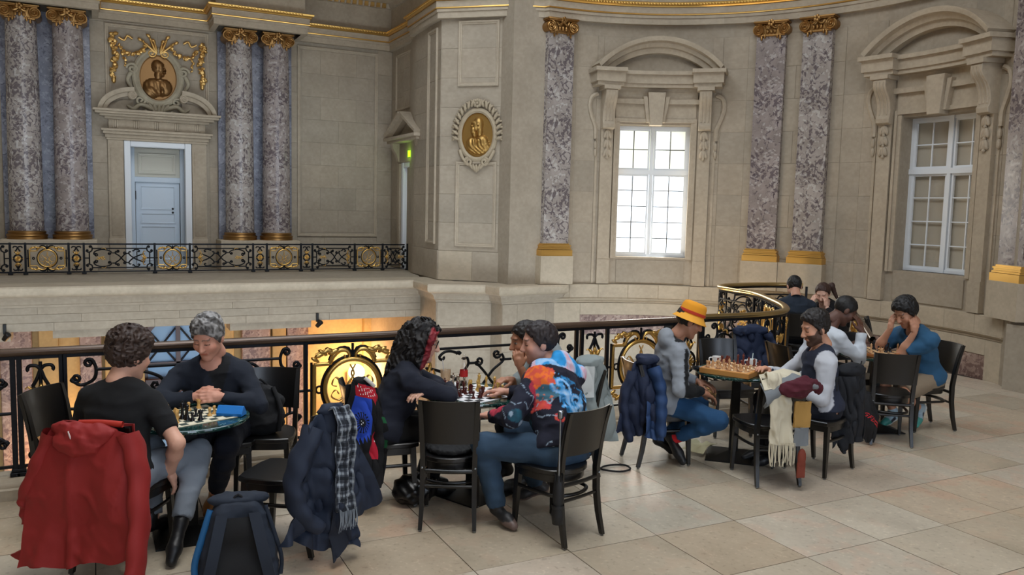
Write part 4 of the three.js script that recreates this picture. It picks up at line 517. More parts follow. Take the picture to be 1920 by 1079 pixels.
// ---------- people: one continuous skin each, clothes and hair as parts ----------
function nets(f, lo, hi, h, col) {   // naive surface nets over a signed distance field
  const nx = Math.ceil((hi[0] - lo[0]) / h) + 2, ny = Math.ceil((hi[1] - lo[1]) / h) + 2, nz = Math.ceil((hi[2] - lo[2]) / h) + 2, F = new Float32Array(nx * ny * nz).fill(1), id = (i, j, k) => (k * ny + j) * nx + i, B = 5, lim = B * h * 1.0 + .03;
  for (let k = 0; k < nz; k += B) for (let j = 0; j < ny; j += B) for (let i = 0; i < nx; i += B) {
    const d = f(lo[0] + (i + B / 2) * h, lo[1] + (j + B / 2) * h, lo[2] + (k + B / 2) * h), far = abs(d) > lim;
    for (let c = k; c < min(k + B, nz); c++) for (let b = j; b < min(j + B, ny); b++) for (let a = i; a < min(i + B, nx); a++) F[id(a, b, c)] = far ? d : f(lo[0] + a * h, lo[1] + b * h, lo[2] + c * h);
  }
  const vid = new Int32Array(nx * ny * nz).fill(-1), pos = [], ix = [], cs = [];
  const E = []; for (let a = 0; a < 8; a++) for (const b of [1, 2, 4]) if (!(a & b)) E.push([a, a | b]);
  for (let k = 0; k < nz - 1; k++) for (let j = 0; j < ny - 1; j++) for (let i = 0; i < nx - 1; i++) {
    let m = 0; const v = []; for (let c = 0; c < 8; c++) { const q = F[id(i + (c & 1), j + (c >> 1 & 1), k + (c >> 2))]; v.push(q); if (q < 0) m |= 1 << c; } if (m === 0 || m === 255) continue;
    let x = 0, y = 0, z = 0, n = 0; for (const [a, b] of E) if ((v[a] < 0) !== (v[b] < 0)) { const t = v[a] / (v[a] - v[b]); x += lerp(a & 1, b & 1, t); y += lerp(a >> 1 & 1, b >> 1 & 1, t); z += lerp(a >> 2, b >> 2, t); n++; }
    vid[id(i, j, k)] = pos.length / 3; const p = [lo[0] + (i + x / n) * h, lo[1] + (j + y / n) * h, lo[2] + (k + z / n) * h]; pos.push(...p); if (col) cs.push(...col(...p));
  }
  const q4 = (a, b, c, d, flip) => { if (a < 0 || b < 0 || c < 0 || d < 0) return; flip ? ix.push(a, c, b, a, d, c) : ix.push(a, b, c, a, c, d); };
  for (let k = 1; k < nz - 1; k++) for (let j = 1; j < ny - 1; j++) for (let i = 1; i < nx - 1; i++) {
    const s = F[id(i, j, k)] < 0;
    if (s !== F[id(i + 1, j, k)] < 0) q4(vid[id(i, j - 1, k - 1)], vid[id(i, j, k - 1)], vid[id(i, j, k)], vid[id(i, j - 1, k)], !s);
    if (s !== F[id(i, j + 1, k)] < 0) q4(vid[id(i - 1, j, k - 1)], vid[id(i - 1, j, k)], vid[id(i, j, k)], vid[id(i, j, k - 1)], !s);
    if (s !== F[id(i, j, k + 1)] < 0) q4(vid[id(i - 1, j - 1, k)], vid[id(i, j - 1, k)], vid[id(i, j, k)], vid[id(i - 1, j, k)], !s);
  }
  const g = new THREE.BufferGeometry(); g.setAttribute('position', new THREE.Float32BufferAttribute(pos, 3)); if (col) g.setAttribute('color', new THREE.Float32BufferAttribute(cs, 3)); g.setIndex(ix); g.computeVertexNormals();
  const uv = new Float32Array(pos.length / 3 * 2); for (let i = 0; i < pos.length / 3; i++) { uv[2 * i] = pos[3 * i] + pos[3 * i + 2]; uv[2 * i + 1] = pos[3 * i + 1]; } g.setAttribute('uv', new THREE.BufferAttribute(uv, 2)); return g;
}
const smin = (a, b, k) => { const h = max(k - abs(a - b), 0) / k; return min(a, b) - h * h * k * .25; };
const cap = (a, b, ra, rb = ra) => { const bx = b[0] - a[0], by = b[1] - a[1], bz = b[2] - a[2], L = bx * bx + by * by + bz * bz || 1e-9; return (x, y, z) => { const px = x - a[0], py = y - a[1], pz = z - a[2], t = clamp((px * bx + py * by + pz * bz) / L, 0, 1); return Math.sqrt((px - t * bx) ** 2 + (py - t * by) ** 2 + (pz - t * bz) ** 2) - (ra + (rb - ra) * t); }; };
const ell = (c, r, fr) => (x, y, z) => { let px = x - c[0], py = y - c[1], pz = z - c[2]; if (fr) { const [X, Y, Z] = fr, a = px * X[0] + py * X[1] + pz * X[2], b = px * Y[0] + py * Y[1] + pz * Y[2]; pz = px * Z[0] + py * Z[1] + pz * Z[2]; px = a; py = b; } const u = px / r[0], v = py / r[1], w = pz / r[2], k0 = Math.sqrt(u * u + v * v + w * w), k1 = Math.sqrt((u / r[0]) ** 2 + (v / r[1]) ** 2 + (w / r[2]) ** 2); return k1 < 1e-6 ? -min(...r) : k0 * (k0 - 1) / k1; };
const union = (list, k) => (x, y, z) => { let d = list[0](x, y, z); for (let i = 1; i < list.length; i++) d = smin(d, list[i](x, y, z), k); return d; };
const vadd = (a, b, s = 1) => [a[0] + b[0] * s, a[1] + b[1] * s, a[2] + b[2] * s], vsub = (a, b) => [a[0] - b[0], a[1] - b[1], a[2] - b[2]], vdot = (a, b) => a[0] * b[0] + a[1] * b[1] + a[2] * b[2], vlen = (a) => hyp(...a), vnorm = (a) => { const l = vlen(a) || 1; return [a[0] / l, a[1] / l, a[2] / l]; }, vcross = (a, b) => [a[1] * b[2] - a[2] * b[1], a[2] * b[0] - a[0] * b[2], a[0] * b[1] - a[1] * b[0]], vmix = (a, b, t) => [lerp(a[0], b[0], t), lerp(a[1], b[1], t), lerp(a[2], b[2], t)];
function ik(a, b, l1, l2, hint) {   // joint between a and b, b pulled in reach
  let d = vsub(b, a), L = vlen(d); const n = vnorm(d); if (L > (l1 + l2) * .998) { L = (l1 + l2) * .998; b = vadd(a, n, L); } L = max(L, abs(l1 - l2) + .02); const x = (l1 * l1 - l2 * l2 + L * L) / (2 * L), h = Math.sqrt(max(0, l1 * l1 - x * x)); let u = vsub(hint, vadd(a, n, vdot(n, hint))); u = vnorm(vsub(u, [n[0] * vdot(u, n), n[1] * vdot(u, n), n[2] * vdot(u, n)])); return [vadd(vadd(a, n, x), u, h), b];
}
const rgb = (h) => { const c = new THREE.Color(h); return [c.r, c.g, c.b]; };
const bounds = (pts, m) => [[0, 1, 2].map((k) => min(...pts.map((p) => p[k])) - m), [0, 1, 2].map((k) => max(...pts.map((p) => p[k])) + m)];
const ridge = (n) => 1 - abs(2 * n - 1), wrinkle = (amp, f) => (x, y, z) => amp * 1.3 * (.55 - ridge(noise3(x * f * .6 + 21, y * f * 1.3 + 9, z * f * .6 + 4)) ** 2) + amp * .8 * (noise3(x * f + 7, y * f * 1.6 + 3, z * f + 11) - .5) * 2 + amp * .5 * (noise3(x * f * 2.3, y * f * 3.1, z * f * 2.3) - .5) * 2;
const skinMat = mat(0xffffff, .55, 0, { vertexColors: true }), clothMat = mat(0xffffff, .92, 0, { vertexColors: true }), denimMat = mat(0xffffff, .88, 0, { vertexColors: true }), leatherMat = mat(0xffffff, .45, 0, { vertexColors: true }), hairMat = mat(0xffffff, .6, 0, { vertexColors: true });

function handSDF(w, dir, nrm, side, curl) {   // palm, four unequal fingers and a thumb; nrm is the back of the hand
  dir = vnorm(dir); let lat = vnorm(vcross(dir, nrm)); nrm = vnorm(vcross(lat, dir)); lat = lat.map((q) => q * side);   // lat points to the thumb side
  const L = [], C = (f, l, n = 0) => vadd(vadd(vadd(w, dir, f), lat, l), nrm, n); L.push(cap(w, C(.045, .0), .026, .027));
  const K = [[.088, .03], [.092, .01], [.088, -.01], [.08, -.029]], len = [[.04, .025, .02], [.045, .028, .021], [.042, .026, .02], [.032, .02, .018]];
  for (let i = 0; i < 4; i++) { const k = C(...K[i]); L.push(cap(C(.02, K[i][1] * .7), k, .017, .0115)); let p = k, a = curl * .55; for (let j = 0; j < 3; j++) { const d = vadd(vadd([0, 0, 0], dir, cos(a)), nrm, -sin(a)); const q = vadd(vadd(p, d, len[i][j]), lat, K[i][1] * .08); L.push(cap(p, q, .0098 - j * .001, .0088 - j * .001)); p = q; a += curl * .75; } }
  const t0 = C(.022, .022, -.008), t1 = C(.05, .05, -.018), t2 = vadd(t1, vnorm(vadd(vadd(dir, lat, .25), nrm, -.5 * curl)), .034), t3 = vadd(t2, vnorm(vadd(vadd(dir, lat, -.1 * curl), nrm, -.5 * curl)), .026); L.push(cap(t0, t1, .017, .0125), cap(t1, t2, .0115, .0105), cap(t2, t3, .0105, .0085)); return union(L, .009);
}
function person(o) {
  const s = o.s ?? 1.03, org = [o.pel[0], 0, o.pel[2]], G = (p) => vsub(p, org), pel = G(o.pel), chest = G(o.chest), hd = G(o.head), yw = o.yaw * D2R, f0 = [sin(yw), 0, cos(yw)], right = [-f0[2], 0, f0[0]], upv = vnorm(vsub(chest, pel)), fwd = vnorm(vsub(f0, upv.map((q) => q * vdot(f0, upv)))), hs = (o.hs ?? 1.1), bw = o.bw ?? 1;
  const t = thing('person', o.label, 'person', org, 0), fr = [right, upv, fwd];
  const J = {}, UA = .285 * s, FA = .255 * s, TH = .43 * s, SH = .42 * s;
  for (const [k, sg] of [['R', 1], ['L', -1]]) {
    J['s' + k] = vadd(vadd(vadd(chest, upv, -.075), right, sg * .172 * bw), fwd, .01); J['h' + k] = vadd(vadd(pel, right, sg * .092), upv, -.03);
    const hintE = o['e' + k] ? G(o['e' + k]) : vadd(vadd(vadd(J['s' + k], right, sg * .3), [0, -.4, 0]), fwd, -.1); [J['e' + k], J['w' + k]] = ik(J['s' + k], G(o['w' + k]), UA, FA, hintE);
    const hintK = o['k' + k] ? G(o['k' + k]) : vadd(vadd(J['h' + k], f0, .6), [0, .5, 0]); [J['k' + k], J['a' + k]] = ik(J['h' + k], G(o['a' + k]), TH, SH, hintK); J['t' + k] = G(o['t' + k]);
  }
  const at2 = (a, b, q) => vmix(pel, chest, a).map((c, i) => c + fwd[i] * (b ?? 0) + right[i] * (q ?? 0));
  const torso = (e) => [ell(at2(.62, 0), [.158 * bw + e, .215 + e, .108 * bw + e], fr), ell(at2(.2, .005), [.142 * bw + e, .17 + e, .112 * bw + e], fr), cap(vadd(J.sL, right, .05), vadd(J.sR, right, -.05), .066 + e), cap(at2(.92, -.01, -.07), at2(.92, -.01, .07), .05 + e)];
  const arm = (k, e) => [cap(J['s' + k], J['e' + k], .054 + e, .041 + e * .9), cap(J['e' + k], vmix(J['e' + k], J['w' + k], .35), .04 + e * .9, .041 + e * .8), cap(vmix(J['e' + k], J['w' + k], .35), J['w' + k], .041 + e * .8, .027 + e * .7)];
  const hips = (e) => [cap(J.hL, J.hR, .115 + e), ell(vadd(pel, fwd, -.03), [.15 + e, .12 + e, .12 + e], fr)];
  const leg = (k, e) => [cap(J['h' + k], J['k' + k], .088 + e, .056 + e), cap(J['k' + k], vmix(J['k' + k], J['a' + k], .35), .055 + e, .054 + e), cap(vmix(J['k' + k], J['a' + k], .35), J['a' + k], .054 + e, .037 + e)];
  // skin: body, head and hands joined into one mesh
  const skin = rgb(o.skin), hf = vnorm(o.look), hrt = vnorm(vcross(hf, [0, 1, 0])), hup = vcross(hrt, hf), toW = (p) => vadd(vadd(vadd(hd, hrt, p[0] * hs), hup, p[1] * hs), hf, p[2] * hs);   // hrt is the person's right
  const neckTop = toW([0, -.05, -.025]), body = union([...torso(0), cap(vadd(chest, upv, -.03), neckTop, .058, .052), ...hips(0), ...arm('L', 0), ...arm('R', 0), ...leg('L', 0), ...leg('R', 0)], .035);
  const jl = Object.values(J), parts = []; const [lo, hi] = bounds([pel, chest, ...jl], .2); parts.push(nets(body, lo, hi, .0145, () => skin));
  const H = []; H.push(ell([0, .035, -.012], [.074, .09, .094]), ell([0, -.03, .028], [.056, .085, .06]), cap([-.042, -.055, .01], [-.012, -.098, .058], .02, .016), cap([.042, -.055, .01], [.012, -.098, .058], .02, .016)); const h1 = union(H, .028), nose = cap([0, .02, .084], [0, -.024, .106], .009, .0135), nb = ell([0, -.027, .096], [.019, .01, .013]), brow = cap([-.036, .034, .074], [.036, .034, .074], .011), chin = ell([0, -.1, .066], [.02, .016, .016]), ears = [-1, 1].map((q) => ell([q * .076, -.004, -.012], [.012, .032, .021])), lips = cap([-.02, -.056, .081], [.02, -.056, .081], .008), chk = [-1, 1].map((q) => ell([q * .04, -.022, .055], [.026, .026, .026])), eyes = [-1, 1].map((q) => ell([q * .031, .012, .073], [.014, .011, .012])), neck = cap([0, -.06, -.025], [0, -.13, -.045], .05, .056);
  const headF = (x, y, z) => { let d = h1(x, y, z); d = smin(d, brow(x, y, z), .02); d = smin(d, chk[0](x, y, z), .03); d = smin(d, chk[1](x, y, z), .03); for (const q of [-1, 1]) { const sd = hyp(x - q * .031, (y - .014) * 1.15, z - .099) - .02; d = -smin(-d, sd, .012); } d = min(d, eyes[0](x, y, z)); d = min(d, eyes[1](x, y, z)); d = smin(d, nose(x, y, z), .012); d = smin(d, nb(x, y, z), .008); d = smin(d, chin(x, y, z), .02); d = smin(d, lips(x, y, z), .009); d = max(d, -(hyp(max(abs(x) - .02, 0), (y + .0565) * 1.5, z - .09) - .0028)); d = min(d, smin(ears[0](x, y, z), ears[1](x, y, z), .001)); return smin(d, neck(x, y, z), .03); };
  const hairC = rgb(o.hair.color), lipC = [skin[0] * .82, skin[1] * .55, skin[2] * .52], dark = [.012, .008, .006], beardC = o.beard ? rgb(o.beard) : null;
  const faceCol = (x, y, z) => { if (z > .05 && abs(abs(x) - .031) < .0155 && abs(y - (o.eyesOpen ? .012 : .005)) < (o.eyesOpen ? .0055 : .003)) return abs(abs(x) - .031) < .0075 || !o.eyesOpen ? dark : [.5, .48, .45]; if (z > .05 && abs(x) > .01 && abs(x) < .05 && y > .032 + .004 * sin(abs(x) * 60) && y < .043) return hairC.map((q, i) => lerp(q, skin[i], .25)); if (z > .06 && abs(x) < .024 && abs(y + .056) < .0085) return lipC; if (beardC && y < -.022 + .9 * max(0, .05 - z) - (abs(x) < .03 && y > -.068 ? 1 : 0) && z > -.012) { const n = .75 + .5 * (noise3(x * 260, y * 260, z * 260) - .5); return beardC.map((q, i) => lerp(q, skin[i], .18) * n); } if (beardC && abs(x) < .03 && y > -.05 && y < -.036 && z > .06) return beardC.map((q, i) => lerp(q, skin[i], .3)); const rd = z > .05 && abs(x) > .02 && y < 0 && y > -.05 ? 1.06 : 1; return [skin[0] * rd, skin[1], skin[2]]; };
  const hg = nets(headF, [-.1, -.15, -.12], [.1, .14, .13], .0048, faceCol), hm = new THREE.Matrix4().makeBasis(V(...hrt.map((q) => -q * hs)), V(...hup.map((q) => q * hs)), V(...hf.map((q) => q * hs))); hm.setPosition(...hd); hg.applyMatrix4(hm); parts.push(hg);   // local +x is the person's left
  for (const [k, sg] of [['R', 1], ['L', -1]]) { const hh = (o.hands ?? {})[k] ?? {}, dir = hh.dir ?? vsub(J['w' + k], J['e' + k]), nrm = hh.nrm ?? [0, 1, 0]; const F2 = handSDF(J['w' + k], dir, nrm, -sg * (hh.flip ?? 1), hh.curl ?? .5), c = vadd(J['w' + k], vnorm(dir), .07); parts.push(nets(F2, c.map((q) => q - .13), c.map((q) => q + .13), .0052, () => skin)); }
  part('body', parts, skinMat, t);
  // clothes
  const clip = (d, p, n) => (x, y, z) => max(d(x, y, z), (x - p[0]) * n[0] + (y - p[1]) * n[1] + (z - p[2]) * n[2]);
  const tp = o.top, e = tp.fit ?? .02, wr = wrinkle(tp.amp ?? .007, tp.freq ?? 11), sl = tp.sleeve ?? .97, tl = [...torso(e)]; const hemP = at2(tp.hem ?? -.02), sleeves = ['L', 'R'].map((k) => { const cut = sl > .5 ? vmix(J['e' + k], J['w' + k], (sl - .5) * 2) : vmix(J['s' + k], J['e' + k], sl * 2), dn = sl > .5 ? vnorm(vsub(J['w' + k], J['e' + k])) : vnorm(vsub(J['e' + k], J['s' + k])); const a = arm(k, e * (tp.sleeveFit ?? .9)); return clip(union(sl > .5 ? a : [a[0]], .02), cut, dn); });
  if (tp.hem < 0) tl.push(...hips(e)); const tors = clip(union(tl, .05), hemP, upv.map((q) => -q)), neckC = vadd(vadd(chest, upv, .035), fwd, .035), hood = tp.hood ? union([ell(vadd(vadd(chest, fwd, -.075), upv, .015), [.115, .07, .06], fr), ell(vadd(vadd(chest, fwd, -.06), upv, .06), [.085, .05, .05], fr), cap(vadd(vadd(chest, fwd, .03), right, .085), vadd(vadd(chest, fwd, -.05), right, .09), .035), cap(vadd(vadd(chest, fwd, .03), right, -.085), vadd(vadd(chest, fwd, -.05), right, -.09), .035)], .03) : null, collar = tp.collar ? cap(vadd(chest, upv, -.01), vmix(chest, neckTop, tp.collar), .078, .066) : null;
  const topF = (x, y, z) => { let d = smin(tors(x, y, z), smin(sleeves[0](x, y, z), sleeves[1](x, y, z), .01), .028); if (hood) d = smin(d, hood(x, y, z), .015); if (collar) d = smin(d, collar(x, y, z), .02); d += wr(x, y, z); return max(d, -(hyp(x - neckC[0], (y - neckC[1]) * .8, z - neckC[2]) - (tp.neck ?? .072))); };
  const local = (p) => { const q = vsub(p, pel); return [vdot(q, right), vdot(q, upv), vdot(q, fwd)]; }, armPos = (p) => { let best = [9, 0, 'R', p]; for (const k of 'LR') for (const [a, b, o1] of [['s', 'e', 0], ['e', 'w', 1]]) { const A = J[a + k], B2 = vsub(J[b + k], A), q = vsub(p, A), u = clamp(vdot(q, B2) / vdot(B2, B2), 0, 1), d = vlen(vsub(q, B2.map((c) => c * u))); if (d < best[0]) best = [d, o1 + u, k, vadd(A, B2, u)]; } return best; };
  const bc = rgb(tp.color); const [tlo, thi] = bounds([pel, chest, J.sL, J.sR, J.eL, J.eR, J.wL, J.wR], .24);
  part(tp.name ?? 'shirt', nets(topF, tlo, thi, tp.cell ?? .0125, tp.col ? (x, y, z) => { const c = tp.col(local([x, y, z]), armPos([x, y, z]), [x, y, z]); return c ?? bc; } : () => bc), tp.mat ?? clothMat, t, tp.label);
  const pt = o.pants, pe = pt.fit ?? .018, pc = rgb(pt.color), wp = wrinkle(.007, 13), lg = ['L', 'R'].map((k) => { const cut = vmix(J['k' + k], J['a' + k], pt.cut ?? .95), l = leg(k, pe); return pt.short ? clip(union([l[0]], .02), vmix(J['h' + k], J['k' + k], .9), vnorm(vsub(J['k' + k], J['h' + k]))) : clip(union(l, .03), cut, vnorm(vsub(J['a' + k], J['k' + k]))); }), pf = union([clip(union(hips(pe * .8), .03), at2(.3), upv), ...lg], .03), [plo, phi] = bounds([pel, J.kL, J.kR, J.aL, J.aR], .2);
  part('trousers', nets((x, y, z) => pf(x, y, z) + wp(x, y, z), plo, phi, .013, pt.denim ? (x, y, z) => { const n = .8 + .5 * noise3(x * 14, y * 9, z * 14); return pc.map((q) => q * n); } : () => pc), pt.denim ? denimMat : clothMat, t);
  for (const k of 'LR') { const a = J['a' + k], tt = J['t' + k], fd = vnorm(vsub(tt, a)), dn = vnorm(vsub(a, J['k' + k])), heel = vadd(vadd(a, dn, .05), fd, -.035), ball = vmix(heel, tt, .68), sc = rgb(o.shoe.color), so = rgb(o.shoe.sole ?? o.shoe.color), F3 = union([cap(heel, ball, .036, .041), cap(ball, tt, .041, .032), cap(vadd(a, dn, -(o.shoe.high ?? .03)), heel, .05, .04)], .025), gy = o.shoe.flat === false ? -9 : .004; const [slo, shi] = bounds([a, tt, heel, vadd(a, dn, -(o.shoe.high ?? .03))], .1), nrm = vnorm(vcross(vcross(fd, dn), fd)); part('shoe', nets((x, y, z) => max(F3(x, y, z) + .003 * (noise3(x * 60, y * 60, z * 60) - .5), gy - y), slo, shi, .009, (x, y, z) => { const q = vsub([x, y, z], vmix(heel, tt, .4)), w = vdot(q, dn); return w > .012 ? so : o.shoe.col ? o.shoe.col(w, vdot(q, fd)) : sc; }), leatherMat, t); void nrm; }
  // hair
  const hr = o.hair, vol = hr.vol ?? .012, cr = ell([0, .038, -.016], [.076 + vol, .09 + vol, .096 + vol]), ff = hr.freq ?? 60, amp = hr.amp ?? .006, extra = (hr.extra ?? []).map(([a, b, ra, rb]) => cap(a, b, ra, rb)), hl = hr.line ?? 0;
  if (hr.style !== 'none') {
    const hairF = (x, y, z) => { let d = cr(x, y, z); d = max(d, z - (.032 + .66 * (y - .02) + hl)); d = max(d, -(y + (hr.back ?? .062)) - (z > -.02 ? (z + .02) * -1.2 : 0)); for (const q of extra) d = smin(d, q(x, y, z), .025); const sw = hr.wave ?? .006, xs = x + sw * sin(y * 42 + z * 20), zs = z + sw * cos(y * 36 + x * 25), n = noise3(xs * ff + 5, y * ff * (hr.stretch ?? .6), zs * ff); d -= amp * (1.6 * ridge(n) - 1) + amp * .5 * (noise3(x * ff * 2.4, y * ff * 2.4, z * ff * 2.4) - .5); if (hr.top) d -= hr.top * sstep(.05, .12, y); return d; };
    const ext = (hr.extra ?? []).flatMap((q) => [q[0], q[1]]), [hlo, hhi] = bounds([[-.1, -.1, -.12], [.1, .15, .11], ...ext], .06); const g = nets(hairF, hlo, hhi, hr.cell ?? .0058, (x, y, z) => { const n = noise3(x * 90, y * 90, z * 90), m = .7 + .6 * n; let c = hairC; if (hr.grey) c = vmix(c, rgb(hr.grey), sstep(.35, .65, noise3(x * 50, y * 30, z * 50))); if (hr.tint) c = hr.tint(x, y, z) ?? c; return [c[0] * m, c[1] * m, c[2] * m]; }); g.applyMatrix4(hm); part('hair', g, hairMat, t);
  }
  t.userData.joints = undefined; delete t.userData.joints; return { t, J, hd, hm, hs, local, org };
}
const mixc = (a, b, t) => [lerp(a[0], b[0], t), lerp(a[1], b[1], t), lerp(a[2], b[2], t)], C = {}; for (const [k, v] of Object.entries({ black: 0x101114, navy: 0x161c2b, orange: 0xe8702a, teal: 0x1d6c82, sky: 0x2c9be0, pale: 0xbfd8ee, pink: 0xd9a7b8, red: 0xc8324a, ink: 0x16182a, grey: 0x84898f, white: 0xbcbfc6, cream: 0xe8e2d2 })) C[k] = rgb(v);
const WH0 = 0x90707a; void WH0;
const people = {};
// 1: dark curly hair, black T-shirt, seen from behind
people.a = person({ label: 'man in black T-shirt seen from behind, curly dark hair, sitting over red jacket', pel: [.08, .56, -5.08], chest: [.11, 1.0, -5.2], head: [.165, 1.17, -5.24], yaw: 146, look: [.85, -.22, -.5], hs: 1.13, bw: 1.12, skin: 0xd9a58c,
  wR: [.36, .5, -5.07], eR: [.42, .7, -4.85], kR: [.52, .5, -5.2], aR: [.41, .22, -5.0], tR: [.345, .04, -4.87], wL: [.12, .62, -5.5], eL: [-.3, .7, -5.35], kL: [.3, .6, -5.5], aL: [.28, .12, -5.4], tL: [.4, .04, -5.52], hands: { R: { dir: [.25, -.75, -.35], nrm: [.8, .3, .3], curl: .35 } },
  hair: { color: 0x3a2a22, vol: .02, amp: .017, freq: 56, wave: .012, stretch: 1, top: .018, back: .062, line: .012 }, top: { name: 't_shirt', color: 0x0b0c0f, sleeve: .36, hem: -.05, amp: .006 }, pants: { color: 0x7c848e }, shoe: { color: 0x121214, high: .11 } });
// 2: grey haired man in navy zip jumper, hands clasped
people.b = person({ label: 'smiling grey-haired man in navy zip-neck jumper with clasped hands at the left table', pel: [.74, .56, -5.88], chest: [.68, 1.0, -5.8], head: [.65, 1.185, -5.7], yaw: -8, look: [-.5, -.42, .75], hs: 1.13, bw: 1.14, skin: 0xd99c84, eyesOpen: false,
  wL: [.71, .815, -5.56], eL: [.98, .8, -5.66], wR: [.55, .825, -5.58], eR: [.33, .8, -5.7], hands: { L: { dir: [-.9, .12, .25], nrm: [.2, .35, 1], curl: .75 }, R: { dir: [.9, .1, .3], nrm: [-.2, .5, 1], curl: .6 } }, kL: [.72, .6, -5.3], aL: [.68, .14, -5.66], tL: [.62, .04, -5.56], aR: [.45, .13, -5.5], tR: [.4, .04, -5.35],
  hair: { color: 0x4a4745, grey: 0x9a9896, vol: .012, amp: .01, freq: 62, wave: .01, stretch: .9, top: .012, back: .05, line: .004 }, top: { name: 'jumper', color: 0x191f2b, sleeve: .98, hem: -.1, collar: .5, amp: .008, col: ([x, y, z]) => z > .02 && y > .24 && abs(x) < (y - .22) * .3 ? C.black : null }, pants: { color: 0x161a26 }, shoe: { color: 0xa06a34, sole: 0x4a2c18, high: .1 } });
// 3: woman with long wavy hair
people.c = person({ label: 'woman with long wavy dark hair and glasses in navy jumper, leaning on the middle table', pel: [1.8, .56, -5.44], chest: [1.95, .97, -5.42], head: [2.04, 1.135, -5.38], yaw: 76, look: [.86, -.25, .45], hs: 1.12, bw: 1.1, skin: 0xd8a890, eyesOpen: true,
  wR: [2.24, .81, -5.36], eR: [2.1, .8, -5.1], wL: [2.02, .82, -5.2], eL: [2.25, .8, -5.55], hands: { L: { dir: [-.85, -.02, .3], nrm: [0, 1, 0] }, R: { dir: [.2, -.05, -1] } }, aR: [2.1, .12, -5.36], tR: [2.28, .03, -5.36], aL: [2.12, .12, -5.56], tL: [2.3, .03, -5.56],
  hair: { color: 0x15100f, vol: .024, amp: .022, freq: 40, wave: .02, stretch: .38, back: .1, cell: .0068, line: .0, extra: [[[0, .0, -.06], [.0, -.2, -.1], .1, .1], [[0, -.2, -.1], [.02, -.42, -.1], .1, .05], [[-.075, 0, 0], [-.08, -.2, -.01], .035, .035], [[.075, 0, 0], [.08, -.2, -.01], .035, .035], [[-.07, .06, .05], [-.085, -.12, .035], .022, .02]], tint: (x, y, z) => z > .035 && y < .12 && abs(x) > .04 ? [.22, .012, .02] : null }, top: { name: 'jumper', color: 0x191d2b, sleeve: .97, hem: -.16, amp: .008 }, pants: { color: 0x0d0d10 }, shoe: { color: 0x111111 } });
// 4: person half hidden behind the printed hoodie
people.d = person({ label: 'dark-haired player in grey hoodie with fist at mouth, half hidden behind the printed hoodie', pel: [3.2, .56, -5.42], chest: [3.02, .97, -5.34], head: [2.79, 1.12, -5.25], yaw: -92, look: [-.97, -.2, -.12], hs: 1.1, skin: 0xb98468, eyesOpen: true,
  wL: [2.71, .955, -5.17], eL: [2.86, .72, -5.12], wR: [2.75, .815, -5.36], eR: [3.0, .8, -5.58], hands: { L: { dir: [-.1, 1, -.25], nrm: [-.6, .1, .8], curl: 1.1 }, R: { dir: [-1, .12, .1], nrm: [0, 1, .1], curl: .9 } }, aL: [2.8, .12, -5.25], tL: [2.62, .03, -5.25], aR: [2.76, .12, -5.48], tR: [2.58, .03, -5.48],
  hair: { color: 0x1c1613, vol: .014, amp: .008 }, top: { name: 'hoodie', color: 0x828a8b, sleeve: .8, hem: -.1, hood: true, amp: .009, fit: .028 }, pants: { color: 0x1b2330 }, shoe: { color: 0x222222 } });
